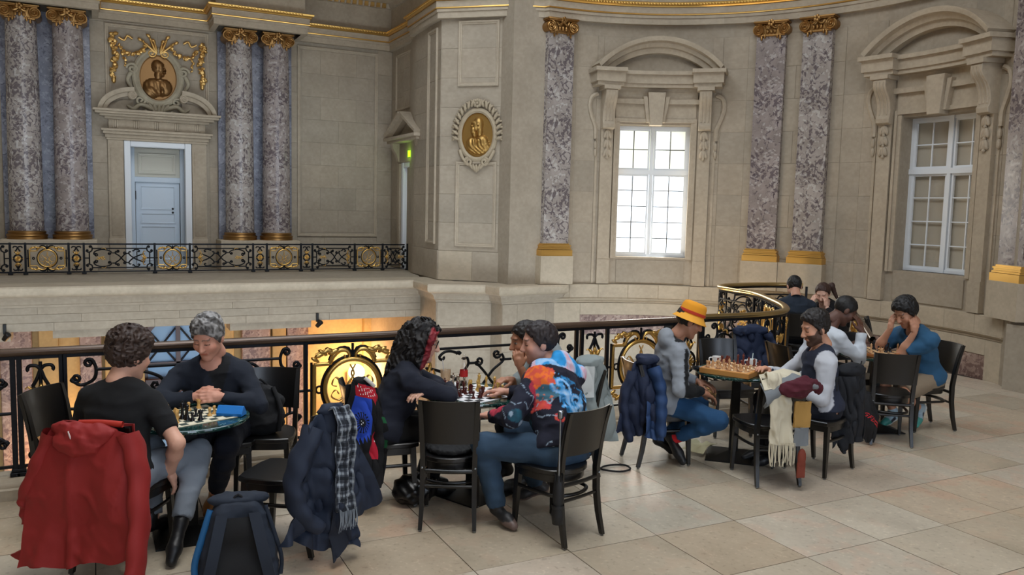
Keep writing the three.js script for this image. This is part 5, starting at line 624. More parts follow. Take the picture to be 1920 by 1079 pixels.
// 5: hoodie printed with nebula swirls
const swirl = (x, y, cx, cy, r) => { const d = hyp(x - cx, y - cy), a = Math.atan2(y - cy, x - cx); return d < r ? .5 + .5 * sin(a * 2 + d * 120) : 0; };
people.e = person({ label: 'man in dark hoodie printed with bright blue and orange swirls, on chair with umbrella', pel: [2.69, .56, -4.53], chest: [2.79, 1.0, -4.8], head: [2.71, 1.165, -4.9], yaw: -163, look: [-.92, -.16, -.32], hs: 1.14, bw: 1.24, skin: 0xd39c86,
  wL: [2.34, .7, -4.86], eL: [2.3, .7, -4.5], wR: [2.55, .8, -5.08], eR: [2.85, .75, -5.0], hands: { L: { dir: [-.3, -.1, -.9] }, R: { dir: [-.6, 0, -.8] } }, kL: [2.22, .62, -4.72], aL: [2.33, .13, -4.72], tL: [2.38, .035, -4.58], kR: [2.5, .62, -5.02], aR: [2.74, .15, -4.93], tR: [2.62, .06, -5.0],
  hair: { color: 0x241b1c, vol: .013, amp: .007, back: .055, line: -.006 }, top: { name: 'hoodie', color: 0x16182a, sleeve: .95, hem: -.14, hood: true, amp: .009, fit: .03, cell: .0092, neck: .06, col: ([x, y, z], [ad, au, ak], p) => {
    let c = C.ink; const n = noise3(p[0] * 9, p[1] * 9, p[2] * 9), m = noise3(p[0] * 26 + 4, p[1] * 26, p[2] * 26), k = noise3(p[0] * 60, p[1] * 44, p[2] * 60);
    if (ad < .085 && abs(x) > .13 && y < .42) { if (n > .62) c = mixc(C.red, C.ink, k * .6); else if (n < .22) c = mixc(C.teal, C.ink, .4 + k * .4); if (abs(noise3(p[0] * 11, p[1] * 7 + 5, p[2] * 11) - .5) < .012) c = mixc(C.pale, C.ink, .5); return c; }
    if (y > .475 && z < .02) { const q = noise3(p[0] * 13 + 2, p[1] * 13, p[2] * 13); return q > .58 ? mixc(C.pink, C.pale, (k - .3)) : q > .42 ? mixc(C.pale, C.sky, .3 + .4 * k) : mixc(C.sky, C.ink, k * .3); }; if (z > .06) return n > .6 ? mixc(C.teal, C.ink, .6) : C.ink;
    if (hyp(x + .09, y - .4) < .05 + .05 * m) return mixc(C.orange, C.red, k > .5 ? .6 : 0); if (hyp((x + .1) * .8, y - .33) < .075 + .03 * m) c = mixc(C.teal, C.orange, k > .72 ? .7 : .05);
    const s1 = max(swirl(x, y, .0, .33, .085), swirl(x, y, .09, .24, .08), swirl(x, y, .06, .14, .06)); if (s1 > .45) c = mixc(C.sky, C.pale, s1 > .85 ? .6 : k * .3); else if (x > -.02 && n > .5 && m > .45 && y < .4) c = mixc(C.sky, C.ink, k);
    if (hyp(x + .13, y - .2) < .03 * (.5 + m) || hyp(x + .1, y - .1) < .03 * (.5 + m) || hyp(x + .02, y + .06) < .035) c = mixc(C.red, C.orange, k * .5); const st = noise3(p[0] * 42, p[1] * 9, p[2] * 42); if (x > -.04 && y < .34 && st > .6) c = mixc(C.sky, C.pale, (st - .6) * 3); if (y < .24 && abs(noise3(p[0] * 11, p[1] * 7 + 5, p[2] * 11) - .5) < .012) c = mixc(C.pale, C.ink, .4); return c; } }, pants: { color: 0x2a4055, denim: true, cut: 1.0, fit: .026 }, shoe: { color: 0x2b2a2c, sole: 0x6e5b54, flat: false } });
// 6: bucket hat
people.f = person({ label: 'person in yellow bucket hat and grey hoodie with black sleeve stripe, blue trousers', pel: [4.22, .56, -5.43], chest: [4.24, 1.02, -5.37], head: [4.35, 1.195, -5.31], yaw: 70, look: [.84, -.42, .4], hs: 1.06, bw: .98, skin: 0xa8765c,
  wR: [4.37, .64, -5.13], eR: [4.1, .75, -5.12], wL: [4.55, .66, -5.4], eL: [4.4, .75, -5.62], hands: { R: { dir: [.8, -.4, .1] } }, kR: [4.4, .6, -4.98], aR: [4.27, .22, -5.33], tR: [4.27, .05, -5.22], kL: [4.66, .62, -5.5], aL: [4.34, .14, -5.56], tL: [4.42, .04, -5.46],
  hair: { color: 0x15100e, vol: .01, amp: .006, back: .075 }, top: { name: 'hoodie', color: 0x888d94, sleeve: .97, hem: -.18, hood: true, amp: .009, fit: .026, col: ([x, y, z], [ad, au, ak, c], p) => ak === 'R' && ad < .11 && x > .1 && (p[0] - c[0]) > -.006 && (p[0] - c[0]) < .04 && y < .47 ? C.black : y > .5 && z > -.03 ? C.black : null }, pants: { color: 0x1f486f, cut: .9 }, shoe: { color: 0x17181b, high: .1 } });
{ const q = people.f, B = new THREE.Group(); B.name = 'bucket_hat'; B.applyMatrix4(q.hm); q.t.add(B); const brim = part('brim', [lathe([[.096, .035], [.112, .012], [.137, -.016], [.139, -.02], [.132, -.019], [.108, .008], [.09, .03]], 28)].map((g) => move(g, 0, .028, -.008, -.08, 0, 0)), mat(0xeaa63a, .95), B); void brim; part('crown', move(lathe([[.1, .03], [.101, .06], [.096, .1], [.085, .122], [.06, .132], [0, .134]], 28), 0, .028, -.008, -.08, 0, 0), mat(0xe69a26, .95), B); part('band', move(lathe([[.101, .036], [.104, .038], [.104, .058], [.101, .06]], 28), 0, .028, -.008, -.08, 0, 0), mat(0xc03a22, .9), B); part('sock', cap2(q), mat(0xc81f28, .9), q.t); }
function cap2(q) { const a = q.J.aR, k = q.J.kR; return limb([vadd(a, vsub(k, a), .22), vadd(a, vsub(k, a), .1), a], [.05, .05, .05], 10); }
// 7: bearded man in navy raglan shirt
people.g = person({ label: 'bearded dark-haired man in navy and pale raglan shirt, facing left at the wooden board', pel: [5.3, .56, -4.76], chest: [5.29, .99, -4.79], head: [5.23, 1.165, -4.8], yaw: -115, look: [-.94, -.28, -.32], hs: 1.1, bw: 1.05, skin: 0xc99478, beard: 0x2a1c16,
  wL: [5.0, .74, -4.8], eL: [5.25, .7, -4.5], wR: [4.98, .8, -5.05], eR: [5.25, .75, -5.1], kL: [4.9, .6, -4.9], aL: [5.0, .12, -4.95], tL: [4.85, .03, -5.0], aR: [5.02, .12, -5.1], tR: [4.87, .03, -5.15],
  hair: { color: 0x17110f, vol: .01, amp: .008, top: .02, back: .055, line: -.012, stretch: .9 }, top: { name: 'raglan_shirt', color: 0x23293b, sleeve: .97, hem: -.1, amp: .007, col: ([x, y, z], [ad, au, ak]) => abs(x) > .125 && ad < .105 && y < .5 ? C.white : null }, pants: { color: 0x181b26 }, shoe: { color: 0x15161a } });
// 8: man in white shirt
people.h = person({ label: 'short-haired man in white shirt resting his head on his hand at the right table', pel: [6.1, .56, -5.7], chest: [6.3, 1.0, -5.6], head: [6.43, 1.185, -5.55], yaw: 80, look: [.72, -.6, .38], hs: 1.1, bw: 1.06, skin: 0x5b3a2c,
  wR: [6.5, 1.0, -5.4], eR: [6.48, .78, -5.38], wL: [6.62, .83, -5.62], eL: [6.45, .78, -5.8], hands: { R: { dir: [-.1, 1, -.25], nrm: [.2, 0, 1], curl: .5 } }, aR: [6.42, .12, -5.48], tR: [6.58, .03, -5.48], aL: [6.45, .12, -5.75], tL: [6.62, .03, -5.75],
  hair: { color: 0x0d0a09, vol: .005, amp: .003, back: .05 }, top: { name: 'shirt', color: 0xc4cad1, sleeve: .97, hem: -.1, amp: .009 }, pants: { color: 0x1a2233 }, shoe: { color: 0x1a1a1a } });
// 9: man in blue shirt, face in hands
people.i = person({ label: 'black-haired man in blue short-sleeved shirt with his face in his hands', pel: [7.33, .56, -5.33], chest: [7.13, 1.0, -5.3], head: [6.985, 1.175, -5.31], yaw: -102, look: [-.85, -.55, -.05], hs: 1.1, bw: 1.12, skin: 0xba866a,
  wL: [6.99, 1.0, -5.2], eL: [7.07, .775, -5.22], wR: [6.92, 1.0, -5.42], eR: [7.0, .775, -5.58], hands: { L: { dir: [-.1, 1, -.1], nrm: [-.35, 0, 1], curl: .55 }, R: { dir: [.05, 1, .1], nrm: [-.9, .1, -.3], curl: .6 } }, kL: [6.9, .62, -5.18], aL: [7.28, .2, -5.3], tL: [7.17, .06, -5.25], aR: [7.1, .14, -5.45], tR: [6.95, .05, -5.45],
  hair: { color: 0x0d0b0c, vol: .022, amp: .009, freq: 50, top: .008, back: .06 }, top: { name: 'shirt', color: 0x2a5678, sleeve: .4, hem: -.12, amp: .009, fit: .026, sleeveFit: 1.3 }, pants: { color: 0x8a7a66, short: true, fit: .03 }, shoe: { color: 0x8fa9b4, sole: 0xcfd4d0, flat: false, col: (w, u) => u > .06 ? rgb(0x3c8f86) : u > -.02 && abs(w) < .02 ? rgb(0x1c2433) : rgb(0x9cb3bf) } });
// 10, 11: the pair beyond the curved railing
people.j = person({ label: 'dark-haired man in dark navy jacket seen from behind beyond the curved brass rail', pel: [8.05, .56, -7.72], chest: [8.09, .99, -7.78], head: [8.12, 1.165, -7.84], yaw: 150, look: [.45, -.5, -.7], hs: 1.1, bw: 1.15, skin: 0xc08e76, wR: [8.4, .8, -7.92], wL: [8.15, .8, -8.1], aR: [8.3, .12, -8.0], tR: [8.38, .03, -8.15], aL: [8.05, .12, -8.05], tL: [8.1, .03, -8.2],
  hair: { color: 0x0f0d0e, vol: .008, amp: .005, back: .06 }, top: { name: 'jacket', color: 0x1d2734, sleeve: .97, hem: -.15, collar: .4, amp: .01, fit: .034, col: ([x, y, z]) => y < .28 && abs(x) < .17 ? (sin(y * 110) > .75 ? [.004, .004, .006] : C.black) : null }, pants: { color: 0x14161c }, shoe: { color: 0x141414 } });
people.k = person({ label: 'woman with brown ponytail in black top propping her chin on her hands', pel: [8.98, .56, -7.98], chest: [8.85, .89, -7.96], head: [8.71, 1.05, -7.9], yaw: -66, look: [-.8, -.5, .5], hs: 1.1, bw: .95, skin: 0xdcae98, wL: [8.68, .89, -7.8], eL: [8.72, .76, -7.7], wR: [8.6, .88, -7.98], eR: [8.6, .76, -8.1], hands: { L: { dir: [-.05, 1, -.15], nrm: [.2, 0, 1], curl: .6 }, R: { dir: [.1, 1, .1], nrm: [-1, 0, -.2], curl: .6 } }, aL: [8.65, .12, -7.8], tL: [8.5, .03, -7.75], aR: [8.6, .12, -8.05], tR: [8.45, .03, -8.05],
  hair: { color: 0x3a241c, vol: .012, amp: .006, back: .06, line: -.014, extra: [[[.03, .04, -.1], [.08, .04, -.14], .022, .03], [[.08, .04, -.14], [.14, -.1, -.1], .034, .018]] }, top: { name: 'top', color: 0x121216, sleeve: .95, hem: -.1, amp: .007, neck: .08 }, pants: { color: 0x15161c }, shoe: { color: 0x151515 } });
// spectacles and zip
{ const q = people.c, g = new THREE.Group(); g.name = 'glasses'; g.applyMatrix4(q.hm); q.t.add(g); for (const s of [-1, 1]) { part('rim', move(new THREE.TorusGeometry(.02, .0026, 5, 16), s * .031, .01, .094), M.dark, g); part('temple', bar([s * .052, .014, .09], [s * .076, .012, .0], .002), M.dark, g); } part('bridge', bar([-.012, .014, .096], [.012, .014, .096], .0025), M.dark, g); }
// ---------- chairs and tables ----------
function makeChair() {   // local: seat centre at the origin, sitter looks along +z
  const t = new THREE.Group();
  const seatPts = [...arc(0, 0, .205, -P / 2 - 1.05, -P / 2 + 1.05, 10).map(([x, y]) => [x, y * .96]), [.2, -.0], [.205, .14], [.18, .2], [.1, .215], [-.1, .215], [-.18, .2], [-.205, .14], [-.2, 0]];
  part('seat', crease(mapGeo(extrude(seatPts, .022, .006), (x, y, z) => [x, .436 + z, y])), M.black, t);
  part('apron', crease(mapGeo(extrude(seatPts.map(([x, y]) => [x * .93, y * .93]), .05, .002, [seatPts.map(([x, y]) => [x * .84, y * .84])]), (x, y, z) => [x, .382 + z, y])), M.black, t);
  for (const s of [-1, 1]) { const sq = (p, r) => { const c = p.map(([x, y, z]) => V(x, y, z)), rows = c.map((q, i) => [[-1, -1], [1, -1], [1, 1], [-1, 1]].map(([a, b]) => [q.x + a * r[i], q.y, q.z + b * r[i] * 1.15])); const g = quads(rows, true); const cap0 = (row, f) => { const b = new THREE.BufferGeometry(), o = f ? [0, 1, 2, 0, 2, 3] : [0, 2, 1, 0, 3, 2]; b.setAttribute('position', new THREE.Float32BufferAttribute(o.flatMap((k) => row[k]), 3)); b.computeVertexNormals(); return b; }; return crease(join([g, cap0(rows[0], 1), cap0(rows[rows.length - 1], 0)]), .5); };
    const fl = part('leg', sq([[s * .165, .44, .165], [s * .172, .25, .175], [s * .178, .012, .185]], [.018, .016, .0115]), M.black, t); part('foot_glide', lathe([[0, 0], [.011, 0], [.012, .012]], 10).translate(s * .178, 0, .185), M.steel, fl);
    const bl = part('leg', sq([[s * .175, .012, -.265], [s * .17, .15, -.232], [s * .168, .3, -.21], [s * .168, .45, -.205], [s * .172, .6, -.222], [s * .178, .75, -.252], [s * .182, .86, -.285]], [.0125, .0145, .016, .0165, .016, .015, .013]), M.black, t); part('foot_glide', lathe([[0, 0], [.011, 0], [.012, .012]], 10).translate(s * .175, 0, -.265), M.steel, bl); part('bolt', move(lathe([[0, .005], [.007, .003], [.007, 0]], 8), s * .172, .41, -.228, -P / 2), M.steel, bl); }
  const rows = []; const N = 14; const sec = (v) => { const y = lerp(.575, .865, v), zc = -.212 - .075 * ((y - .45) / .41) ** 1.4; return [y, zc]; }; for (const [f, d] of [[0, -.006], [1, .006]]) { const g = []; for (let j = 0; j <= 8; j++) { const [y, zc] = sec(j / 8), row = []; for (let i = 0; i <= N; i++) { const u = i / N * 2 - 1; row.push([u * .196, y, zc - .03 + .042 * u * u + d]); } g.push(row); } rows.push(f ? g : g.map((r) => r.slice().reverse())); }
  const rim = []; const ring = (k) => { const g = rows[k].map((r) => k ? r : r.slice().reverse()), o = []; for (let i = 0; i <= N; i++) o.push(g[0][i]); for (let j = 1; j <= 8; j++) o.push(g[j][N]); for (let i = N - 1; i >= 0; i--) o.push(g[8][i]); for (let j = 7; j > 0; j--) o.push(g[j][0]); return o; }; rim.push(quads([ring(0), ring(1)], true));
  part('backrest', crease(join([quads(rows[0]), quads(rows[1]), ...rim]), .6), M.black, t);
  part('stretcher', tube([[-.17, .3, .17], [-.17, .3, -.02], [-.14, .3, -.15], [0, .3, -.2], [.14, .3, -.15], [.17, .3, -.02], [.17, .3, .17]], .013, 6, 28), M.black, t);
  part('rear_bar', tube([[-.165, .385, -.212], [0, .385, -.225], [.165, .385, -.212]], .015, 6, 8), M.black, t); part('rear_bar', tube([[-.165, .285, -.215], [0, .285, -.222], [.165, .285, -.215]], .012, 6, 8), M.black, t);
  return t;
}
const chairProto = makeChair();
function chair(label, x, z, fx, fz) { const c = chairProto.clone(); c.name = numbered('bentwood_chair'); c.position.set(x, 0, z); c.rotation.y = Math.atan2(fx, fz); scene.add(c); return tag(c, label, 'chair', 'black bentwood chairs round the tables'); }
chair('empty black chair beside the railing, left of the man in black T-shirt', -.1, -5.82, .82, .57);
const chRed = chair('black chair almost covered by the hanging red jacket', .13, -5.13, .53, -.85);
chair('black chair under the grey-haired man in navy jumper', .75, -5.86, -.1, 1);
const chNavy = chair('empty black chair with navy coat and tartan scarf over its back', 1.0, -4.97, -.77, -.64);
const chCard = chair('black chair under the long-haired woman, embroidered cardigan over its back', 1.79, -5.44, .98, .15);
chair('empty black chair in front of the middle table, its curved back towards us', 2.1, -4.97, .45, -.89);
chair('black chair under the grey-hooded player behind the printed hoodie', 3.2, -5.42, -1, .03);
const chUmb = chair('black chair under the man in printed hoodie, umbrella hooked on its back', 2.63, -4.49, -.28, -.96);
const chHat = chair('black chair under the person in yellow hat, blue jackets on its back', 4.2, -5.45, .95, .2);
const chScarf = chair('empty black chair draped with cream fringed scarf and burgundy jumper', 4.72, -4.78, .3, -.95);
const chCoat = chair('black chair under the bearded man, long dark coat hung behind', 5.27, -4.74, -.95, .22);
chair('empty black chair facing us across the table with two white cups', 5.34, -5.93, -.3, .95);
const chBlue = chair('black chair with navy coat between the bearded man and the curved rail', 6.02, -6.2, -.3, .95);
chair('black chair under the man in white shirt', 6.08, -5.72, .98, .17);
chair('empty black chair in front of the right table, its curved back towards us', 6.62, -5.17, .62, -.78);
chair('black chair under the man in blue short-sleeved shirt', 7.33, -5.33, -.95, -.28);
chair('empty black chair behind the right table with low backrest in view', 7.0, -5.82, -.25, .97);
chair('black chair seen edge-on beyond the man in white shirt', 8.63, -6.73, .63, .78);
chair('black chair under the man in navy jacket beyond the rail', 8.03, -7.68, .5, -.86);
chair('black chair under the woman with ponytail', 8.99, -7.99, -.9, .4);
const tableAt = ['left table with blue pouch on it', 'middle table with drinking glass on it', 'table with wooden chess box and two white cups', 'right table where the man in blue shirt sits', 'far table beyond the curved rail'];
const TB = [[.5, -5.36], [2.42, -5.32], [4.88, -5.3], [6.84, -5.49], [8.42, -8.08]];
TB.forEach(([x, z], i) => {
  const t = thing('cafe_table', `round green marble table on black pedestal, ${tableAt[i]}`, 'table', [x, 0, z], i * .4, 'green marble cafe tables');
  const top = lathe([[0, .722], [.335, .722], [.35, .728], [.355, .738], [.353, .746], [.345, .75], [0, .75]], 48); part('tabletop', boxUV(top), M.green, t); top.computeVertexNormals();
  part('underframe', [rbox(-.16, .16, .7, .722, -.02, .02, .004), rbox(-.02, .02, .7, .722, -.16, .16, .004)], M.castiron, t); part('pedestal', rbox(-.038, .038, .03, .712, -.038, .038, .008), M.castiron, t);
  const b = [[-.23, 0], [.23, .018], [.05, .05]]; void b; const base = new THREE.CylinderGeometry(.055, .315, .05, 4, 1); base.rotateY(P / 4); base.translate(0, .035, 0); part('base_plate', [crease(base, .3), box(-.222, .222, 0, .011, -.222, .222)], M.castiron, t);
});
// ---------- chess ----------
const pieceMats = { wood: mat(0xd9a860, .4), boxwood: mat(0xd0a070, .4), black: mat(0x0e0f14, .3), rose: mat(0x4a1712, .3), gilt: mat(0xd8b060, .32, .25), chrome: mat(0xb9b6ac, .2, .9), brown: mat(0x6a2a1c, .35) };
const profiles = {
  pawn: [[.0135, 0], [.0135, .004], [.011, .008], [.0065, .014], [.0055, .026], [.009, .028], [.006, .031], [.0085, .036], [.009, .041], [.0065, .046], [0, .048]], rook: [[.0155, 0], [.0155, .005], [.0125, .01], [.009, .018], [.0085, .036], [.0125, .039], [.0125, .052], [.009, .052], [.009, .048], [0, .048]], bishop: [[.015, 0], [.015, .005], [.012, .01], [.007, .02], [.006, .042], [.0105, .045], [.0065, .048], [.0095, .056], [.008, .064], [.003, .071], [.003, .075], [0, .077]],
  queen: [[.017, 0], [.017, .006], [.0135, .011], [.008, .024], [.0065, .056], [.012, .06], [.0075, .063], [.0115, .078], [.008, .078], [.004, .083], [.003, .087], [0, .088]], king: [[.017, 0], [.017, .006], [.0135, .011], [.0085, .024], [.007, .06], [.0125, .064], [.008, .067], [.0115, .083], [.006, .087], [0, .088]], knight: [[.0155, 0], [.0155, .005], [.0125, .01], [.0095, .016], [.009, .022], [0, .022]]
};
const pieceGeo = {}; for (const k in profiles) { const l = [lathe(profiles[k], 12)]; if (k === 'king') l.push(box(-.0022, .0022, .086, .1, -.002, .002), box(-.006, .006, .091, .0955, -.002, .002)); if (k === 'knight') l.push(crease(extrude([[-.009, .02], [.01, .02], [.008, .034], [.012, .042], [.012, .05], [.002, .06], [-.004, .062], [-.01, .05], [-.011, .036]], .01, .002)).translate(0, 0, -.005)); if (k === 'rook') for (let i = 0; i < 4; i++) l.push(move(box(-.003, .003, .051, .056, .008, .0125), 0, 0, 0, 0, i * P / 2, 0)); pieceGeo[k] = join(l); }
const colName = { wood: 'pale wooden', boxwood: 'pale wooden', black: 'black', rose: 'dark red', gilt: 'golden', chrome: 'shiny', brown: 'brown' }, ordn = ['leftmost', 'second from left', 'third from left', 'fourth from left', 'fifth from left', 'sixth from left', 'seventh from left', 'eighth from left'];
function chessSet(bx, bz, turn, y, sq, where, pieces, k = 1) {   // pieces [kind, colour, file, rank]; files and ranks may be fractions off the board
  const c = cos(turn), s = sin(turn), list = pieces.map(([kind, col, f, r]) => { const u = (f - 3.5) * sq, v = (r - 3.5) * sq; return { kind, col, x: bx + u * c + v * s, z: bz - u * s + v * c }; }); const groups = {}; for (const p of list) (groups[p.kind + p.col] ??= []).push(p);
  for (const key in groups) { const g = groups[key].sort((a, b) => (a.x * .89 + a.z * .45) / (-a.z) - (b.x * .89 + b.z * .45) / (-b.z)); g.forEach((p, i) => { const o = part('chess_' + p.kind, pieceGeo[p.kind], pieceMats[p.col], scene); o.position.set(p.x, y, p.z); o.scale.setScalar(k); o.rotation.y = i * 1.3; tag(o, g.length > 1 ? `${colName[p.col]} chess ${p.kind}, ${ordn[min(i, 7)]} of its ${g.length} kind ${where}` : `only ${colName[p.col]} chess ${p.kind} ${where}`, 'chess piece', `${colName[p.col]} pieces ${where}`); }); }
}
const matPlay = (dark, light, border) => { const cv = document.createElement('canvas'); cv.width = cv.height = 512; const g = cv.getContext('2d'); g.fillStyle = border; g.fillRect(0, 0, 512, 512); const m = 26, q = (512 - 2 * m) / 8; for (let i = 0; i < 8; i++) for (let j = 0; j < 8; j++) { g.fillStyle = (i + j) % 2 ? dark : light; g.fillRect(m + i * q, m + j * q, q, q); } const t = new THREE.CanvasTexture(cv); t.colorSpace = THREE.SRGBColorSpace; return mat(0xffffff, .6, 0, { map: t }); };
const topUV = (w, y0, y1) => { const g = rbox(-w, w, y0, y1, -w, w, .002, 1).toNonIndexed(), p = g.attributes.position, u = g.attributes.uv; for (let i = 0; i < p.count; i++) u.setXY(i, p.getX(i) / (2 * w) + .5, p.getZ(i) / (2 * w) + .5); return g; };
const boardAt = (name, label, x, z, turn, y, geo, m) => { const b = part(name, geo, m, scene); b.position.set(x, y, z); b.rotation.y = turn; return tag(b, label, 'chessboard'); };
boardAt('chess_mat', 'roll-up green and cream chess mat on the left table', .5, -5.36, .35, .7505, topUV(.21, 0, .003), matPlay('#33423c', '#e8dfc4', '#d8cfb2'));
chessSet(.5, -5.36, .35, .7535, .0475, 'on the left table', [['king', 'wood', .2, 3], ['queen', 'wood', .1, 4.6], ['rook', 'wood', -.9, 5.2], ['rook', 'wood', 6.2, .4], ['bishop', 'wood', 1.2, 2], ['bishop', 'wood', .6, 5.8], ['knight', 'wood', 1.3, 4.1], ['pawn', 'wood', 4.7, .6], ['pawn', 'wood', 1.8, 3.6], ['pawn', 'wood', 5.4, 5.1], ['pawn', 'wood', 6.3, 4.6], ['bishop', 'wood', -1, 3.4], ['pawn', 'wood', 0, 1.6], ['king', 'black', 2.1, 4.3], ['queen', 'black', 2.3, 5.2], ['pawn', 'black', 3.9, 4.3], ['rook', 'black', 3.5, 6.4], ['bishop', 'black', 2.8, 3.9], ['pawn', 'black', 2.6, 6]], 1.15);
boardAt('chess_mat', 'white and black chess mat on the middle table', 2.42, -5.3, .32, .7505, topUV(.235, 0, .003), matPlay('#2a2a2e', '#e9e9ea', '#dcdcde'));
chessSet(2.42, -5.3, .32, .7535, .053, 'on the middle table', [['king', 'rose', .4, .7], ['queen', 'rose', 1.2, 2.4], ['rook', 'rose', .2, 2.1], ['rook', 'rose', 3.4, 5.1], ['bishop', 'rose', 1, .8], ['bishop', 'rose', 2.6, 2.1], ['knight', 'rose', 2.3, 5.7], ['knight', 'rose', 3, 3.1], ['pawn', 'rose', 1.5, 1.4], ['pawn', 'rose', 2.1, 3.1], ['pawn', 'rose', 1.2, 5.6], ['pawn', 'rose', 5.1, 5.6], ['pawn', 'rose', .7, 3.6], ['king', 'gilt', 6.3, 1.2], ['queen', 'gilt', 7.4, 3.2], ['rook', 'gilt', 6.9, 4.4], ['rook', 'gilt', 5.2, .6], ['bishop', 'gilt', 5, 2.3], ['bishop', 'gilt', 7.5, 1.4], ['knight', 'gilt', 4.2, 1.6], ['pawn', 'gilt', 3.6, 6.9], ['pawn', 'gilt', 4.4, 7.3], ['pawn', 'gilt', 5.6, 1.8], ['pawn', 'gilt', 4.6, 3], ['pawn', 'gilt', 7, 5.2], ['king', 'chrome', 3.4, -1], ['queen', 'chrome', 4.4, -1.1], ['bishop', 'chrome', 5.2, -.7], ['rook', 'chrome', 3.9, -.5]], 1.12);
{ const b = thing('chess_box', 'open pale wooden chess box used as board on the table with two cups', 'chessboard', [4.8, .7505, -5.26], .46); part('case', rbox(-.215, .215, 0, .045, -.215, .215, .004), mat(0xc98f4c, .45), b); const f = part('playing_field', topUV(.207, 0, .003), matPlay('#7a4326', '#ead2a8', '#c98f4c'), b); f.position.y = .044; part('clasp', [rbox(-.02, .0, .015, .03, .214, .219, .002), rbox(.03, .05, .015, .03, .214, .219, .002)], M.brass, b); }
const start = (a, b) => { const r = [], back = ['rook', 'knight', 'bishop', 'queen', 'king', 'bishop', 'knight', 'rook']; for (let i = 0; i < 8; i++) { r.push([back[i], a, .25, i], ['pawn', a, 1.2 + (i % 3 === 1 ? .9 : 0), i]); if (i % 4 !== 2) r.push(['pawn', b, 5.9 - (i % 3 === 0 ? 1 : 0), i]); r.push([back[i], b, 6.8 - (i === 2 ? 1.5 : 0), i]); } return r; };
chessSet(4.8, -5.26, .46, .7985, .048, 'on the wooden chess box', start('boxwood', 'brown'), .98);
{ const b = thing('chess_box', 'wooden chessboard on the right table between blue and white shirts', 'chessboard', [6.8, .7505, -5.47], .2); part('case', rbox(-.2, .2, 0, .03, -.2, .2, .004), mat(0xb5713c, .45), b); const f = part('playing_field', topUV(.193, 0, .003), matPlay('#5a3520', '#d9b98a', '#a8683a'), b); f.position.y = .029; }
chessSet(6.8, -5.47, .2, .7825, .045, 'on the right table', [['king', 'boxwood', 1, 2], ['queen', 'boxwood', .5, 4], ['rook', 'boxwood', 1.4, 6], ['pawn', 'boxwood', 2.5, 3], ['pawn', 'boxwood', 2, 5], ['bishop', 'boxwood', 0, 1], ['knight', 'boxwood', 1.6, .5], ['pawn', 'boxwood', 3.2, 1.2], ['rook', 'boxwood', 0, 6.5], ['king', 'black', 5.5, 2], ['queen', 'black', 6, 5], ['pawn', 'black', 4.6, 3.5], ['pawn', 'black', 5, 6], ['rook', 'black', 7, 1], ['bishop', 'black', 6.4, 3.4], ['knight', 'black', 4.2, 5.4], ['pawn', 'boxwood', 7.4, 7], ['pawn', 'boxwood', 6.6, 7.4], ['bishop', 'boxwood', 7.8, 6.2]], 1.05);
// ---------- cups, glass, bottle, pouch ----------
single('glasses_case', crease(mapGeo(extrude([[-.03, 0], [.034, 0], [.036, .012], [.006, .052], [-.006, .052], [-.034, .014]], .16, .004), (x, y, z) => V(x, y, z - .08).applyAxisAngle(V(0, 1, 0), 1.0).add(V(.735, .757, -5.29)).toArray()), .5), mat(0x1677c9, .6), 'bright blue folded triangular glasses case on the left table', 'case');
{ const pl = thing('saucer_plate', 'white plate under the coffee glass on the middle table', 'plate', [2.31, .7505, -5.6]); part('dish', lathe([[0, .002], [.05, .002], [.055, 0], [.085, .012], [.1, .017], [.1, .02], [.084, .016], [.055, .006], [0, .006]], 28), mat(0xe6e8ea, .25), pl);
  const gl = thing('drinking_glass', 'tall clear glass with the last of a milky coffee and a straw', 'glass', [2.31, .757, -5.6]); part('vessel', lathe([[0, 0], [.03, 0], [.032, .004], [.036, .06], [.042, .13], [.0395, .13], [.034, .06], [.029, .008], [0, .008]], 24), M.glass, gl); part('coffee', lathe([[0, .009], [.0285, .009], [.031, .032], [.033, .05], [0, .05]], 20), mat(0xb88a5c, .6), gl); part('foam', lathe([[.0343, .052], [.0375, .09], [.039, .12], [.0385, .12], [.037, .09], [.0338, .052]], 20), mat(0xd6bc98, .8, 0, { transparent: true, opacity: .5 }), gl); part('straw', bar([-.01, .012, .01], [-.035, .2, .02], .003), mat(0xd8d8d8, .5), gl);
  const bt = thing('soda_bottle', 'clear glass bottle with red label on the middle table', 'bottle', [2.44, .7505, -5.56]); part('vessel', lathe([[0, 0], [.029, 0], [.031, .006], [.031, .05], [.027, .07], [.031, .1], [.029, .125], [.018, .17], [.013, .2], [.013, .235], [.015, .237], [.015, .245], [.011, .245], [.011, .2], [.016, .165], [.026, .12], [.027, .01], [0, .008]], 24), M.glass, bt); part('label', lathe([[.0312, .075], [.0318, .1], [.0302, .125]], 24), mat(0xb81f22, .5), bt); part('drink', lathe([[0, .01], [.0255, .01], [.0255, .04], [0, .04]], 18), mat(0x2c1207, .2), bt); }
function cup(x, z, h, label, where) { const s = thing('saucer', 'white saucer ' + where, 'saucer', [x, .7505, z]); part('dish', lathe([[0, .002], [.035, .002], [.06, .012], [.068, .016], [.067, .019], [.04, .008], [0, .006]], 24), mat(0xe4e4e2, .25), s); const c = thing('cup', label, 'cup', [x, .757, z], 2.6); part('bowl', lathe([[0, 0], [.026, 0], [.036, .012], [.041, .04], [.043, h], [.0405, h], [.038, .04], [.032, .012], [0, .006]], 24), mat(0xe8e8e6, .25), c); part('handle', tube([[.04, h * .85, 0], [.066, h * .8, 0], [.066, h * .4, 0], [.038, h * .3, 0]], .0055, 6, 14), mat(0xe8e8e6, .25), c); return c; }
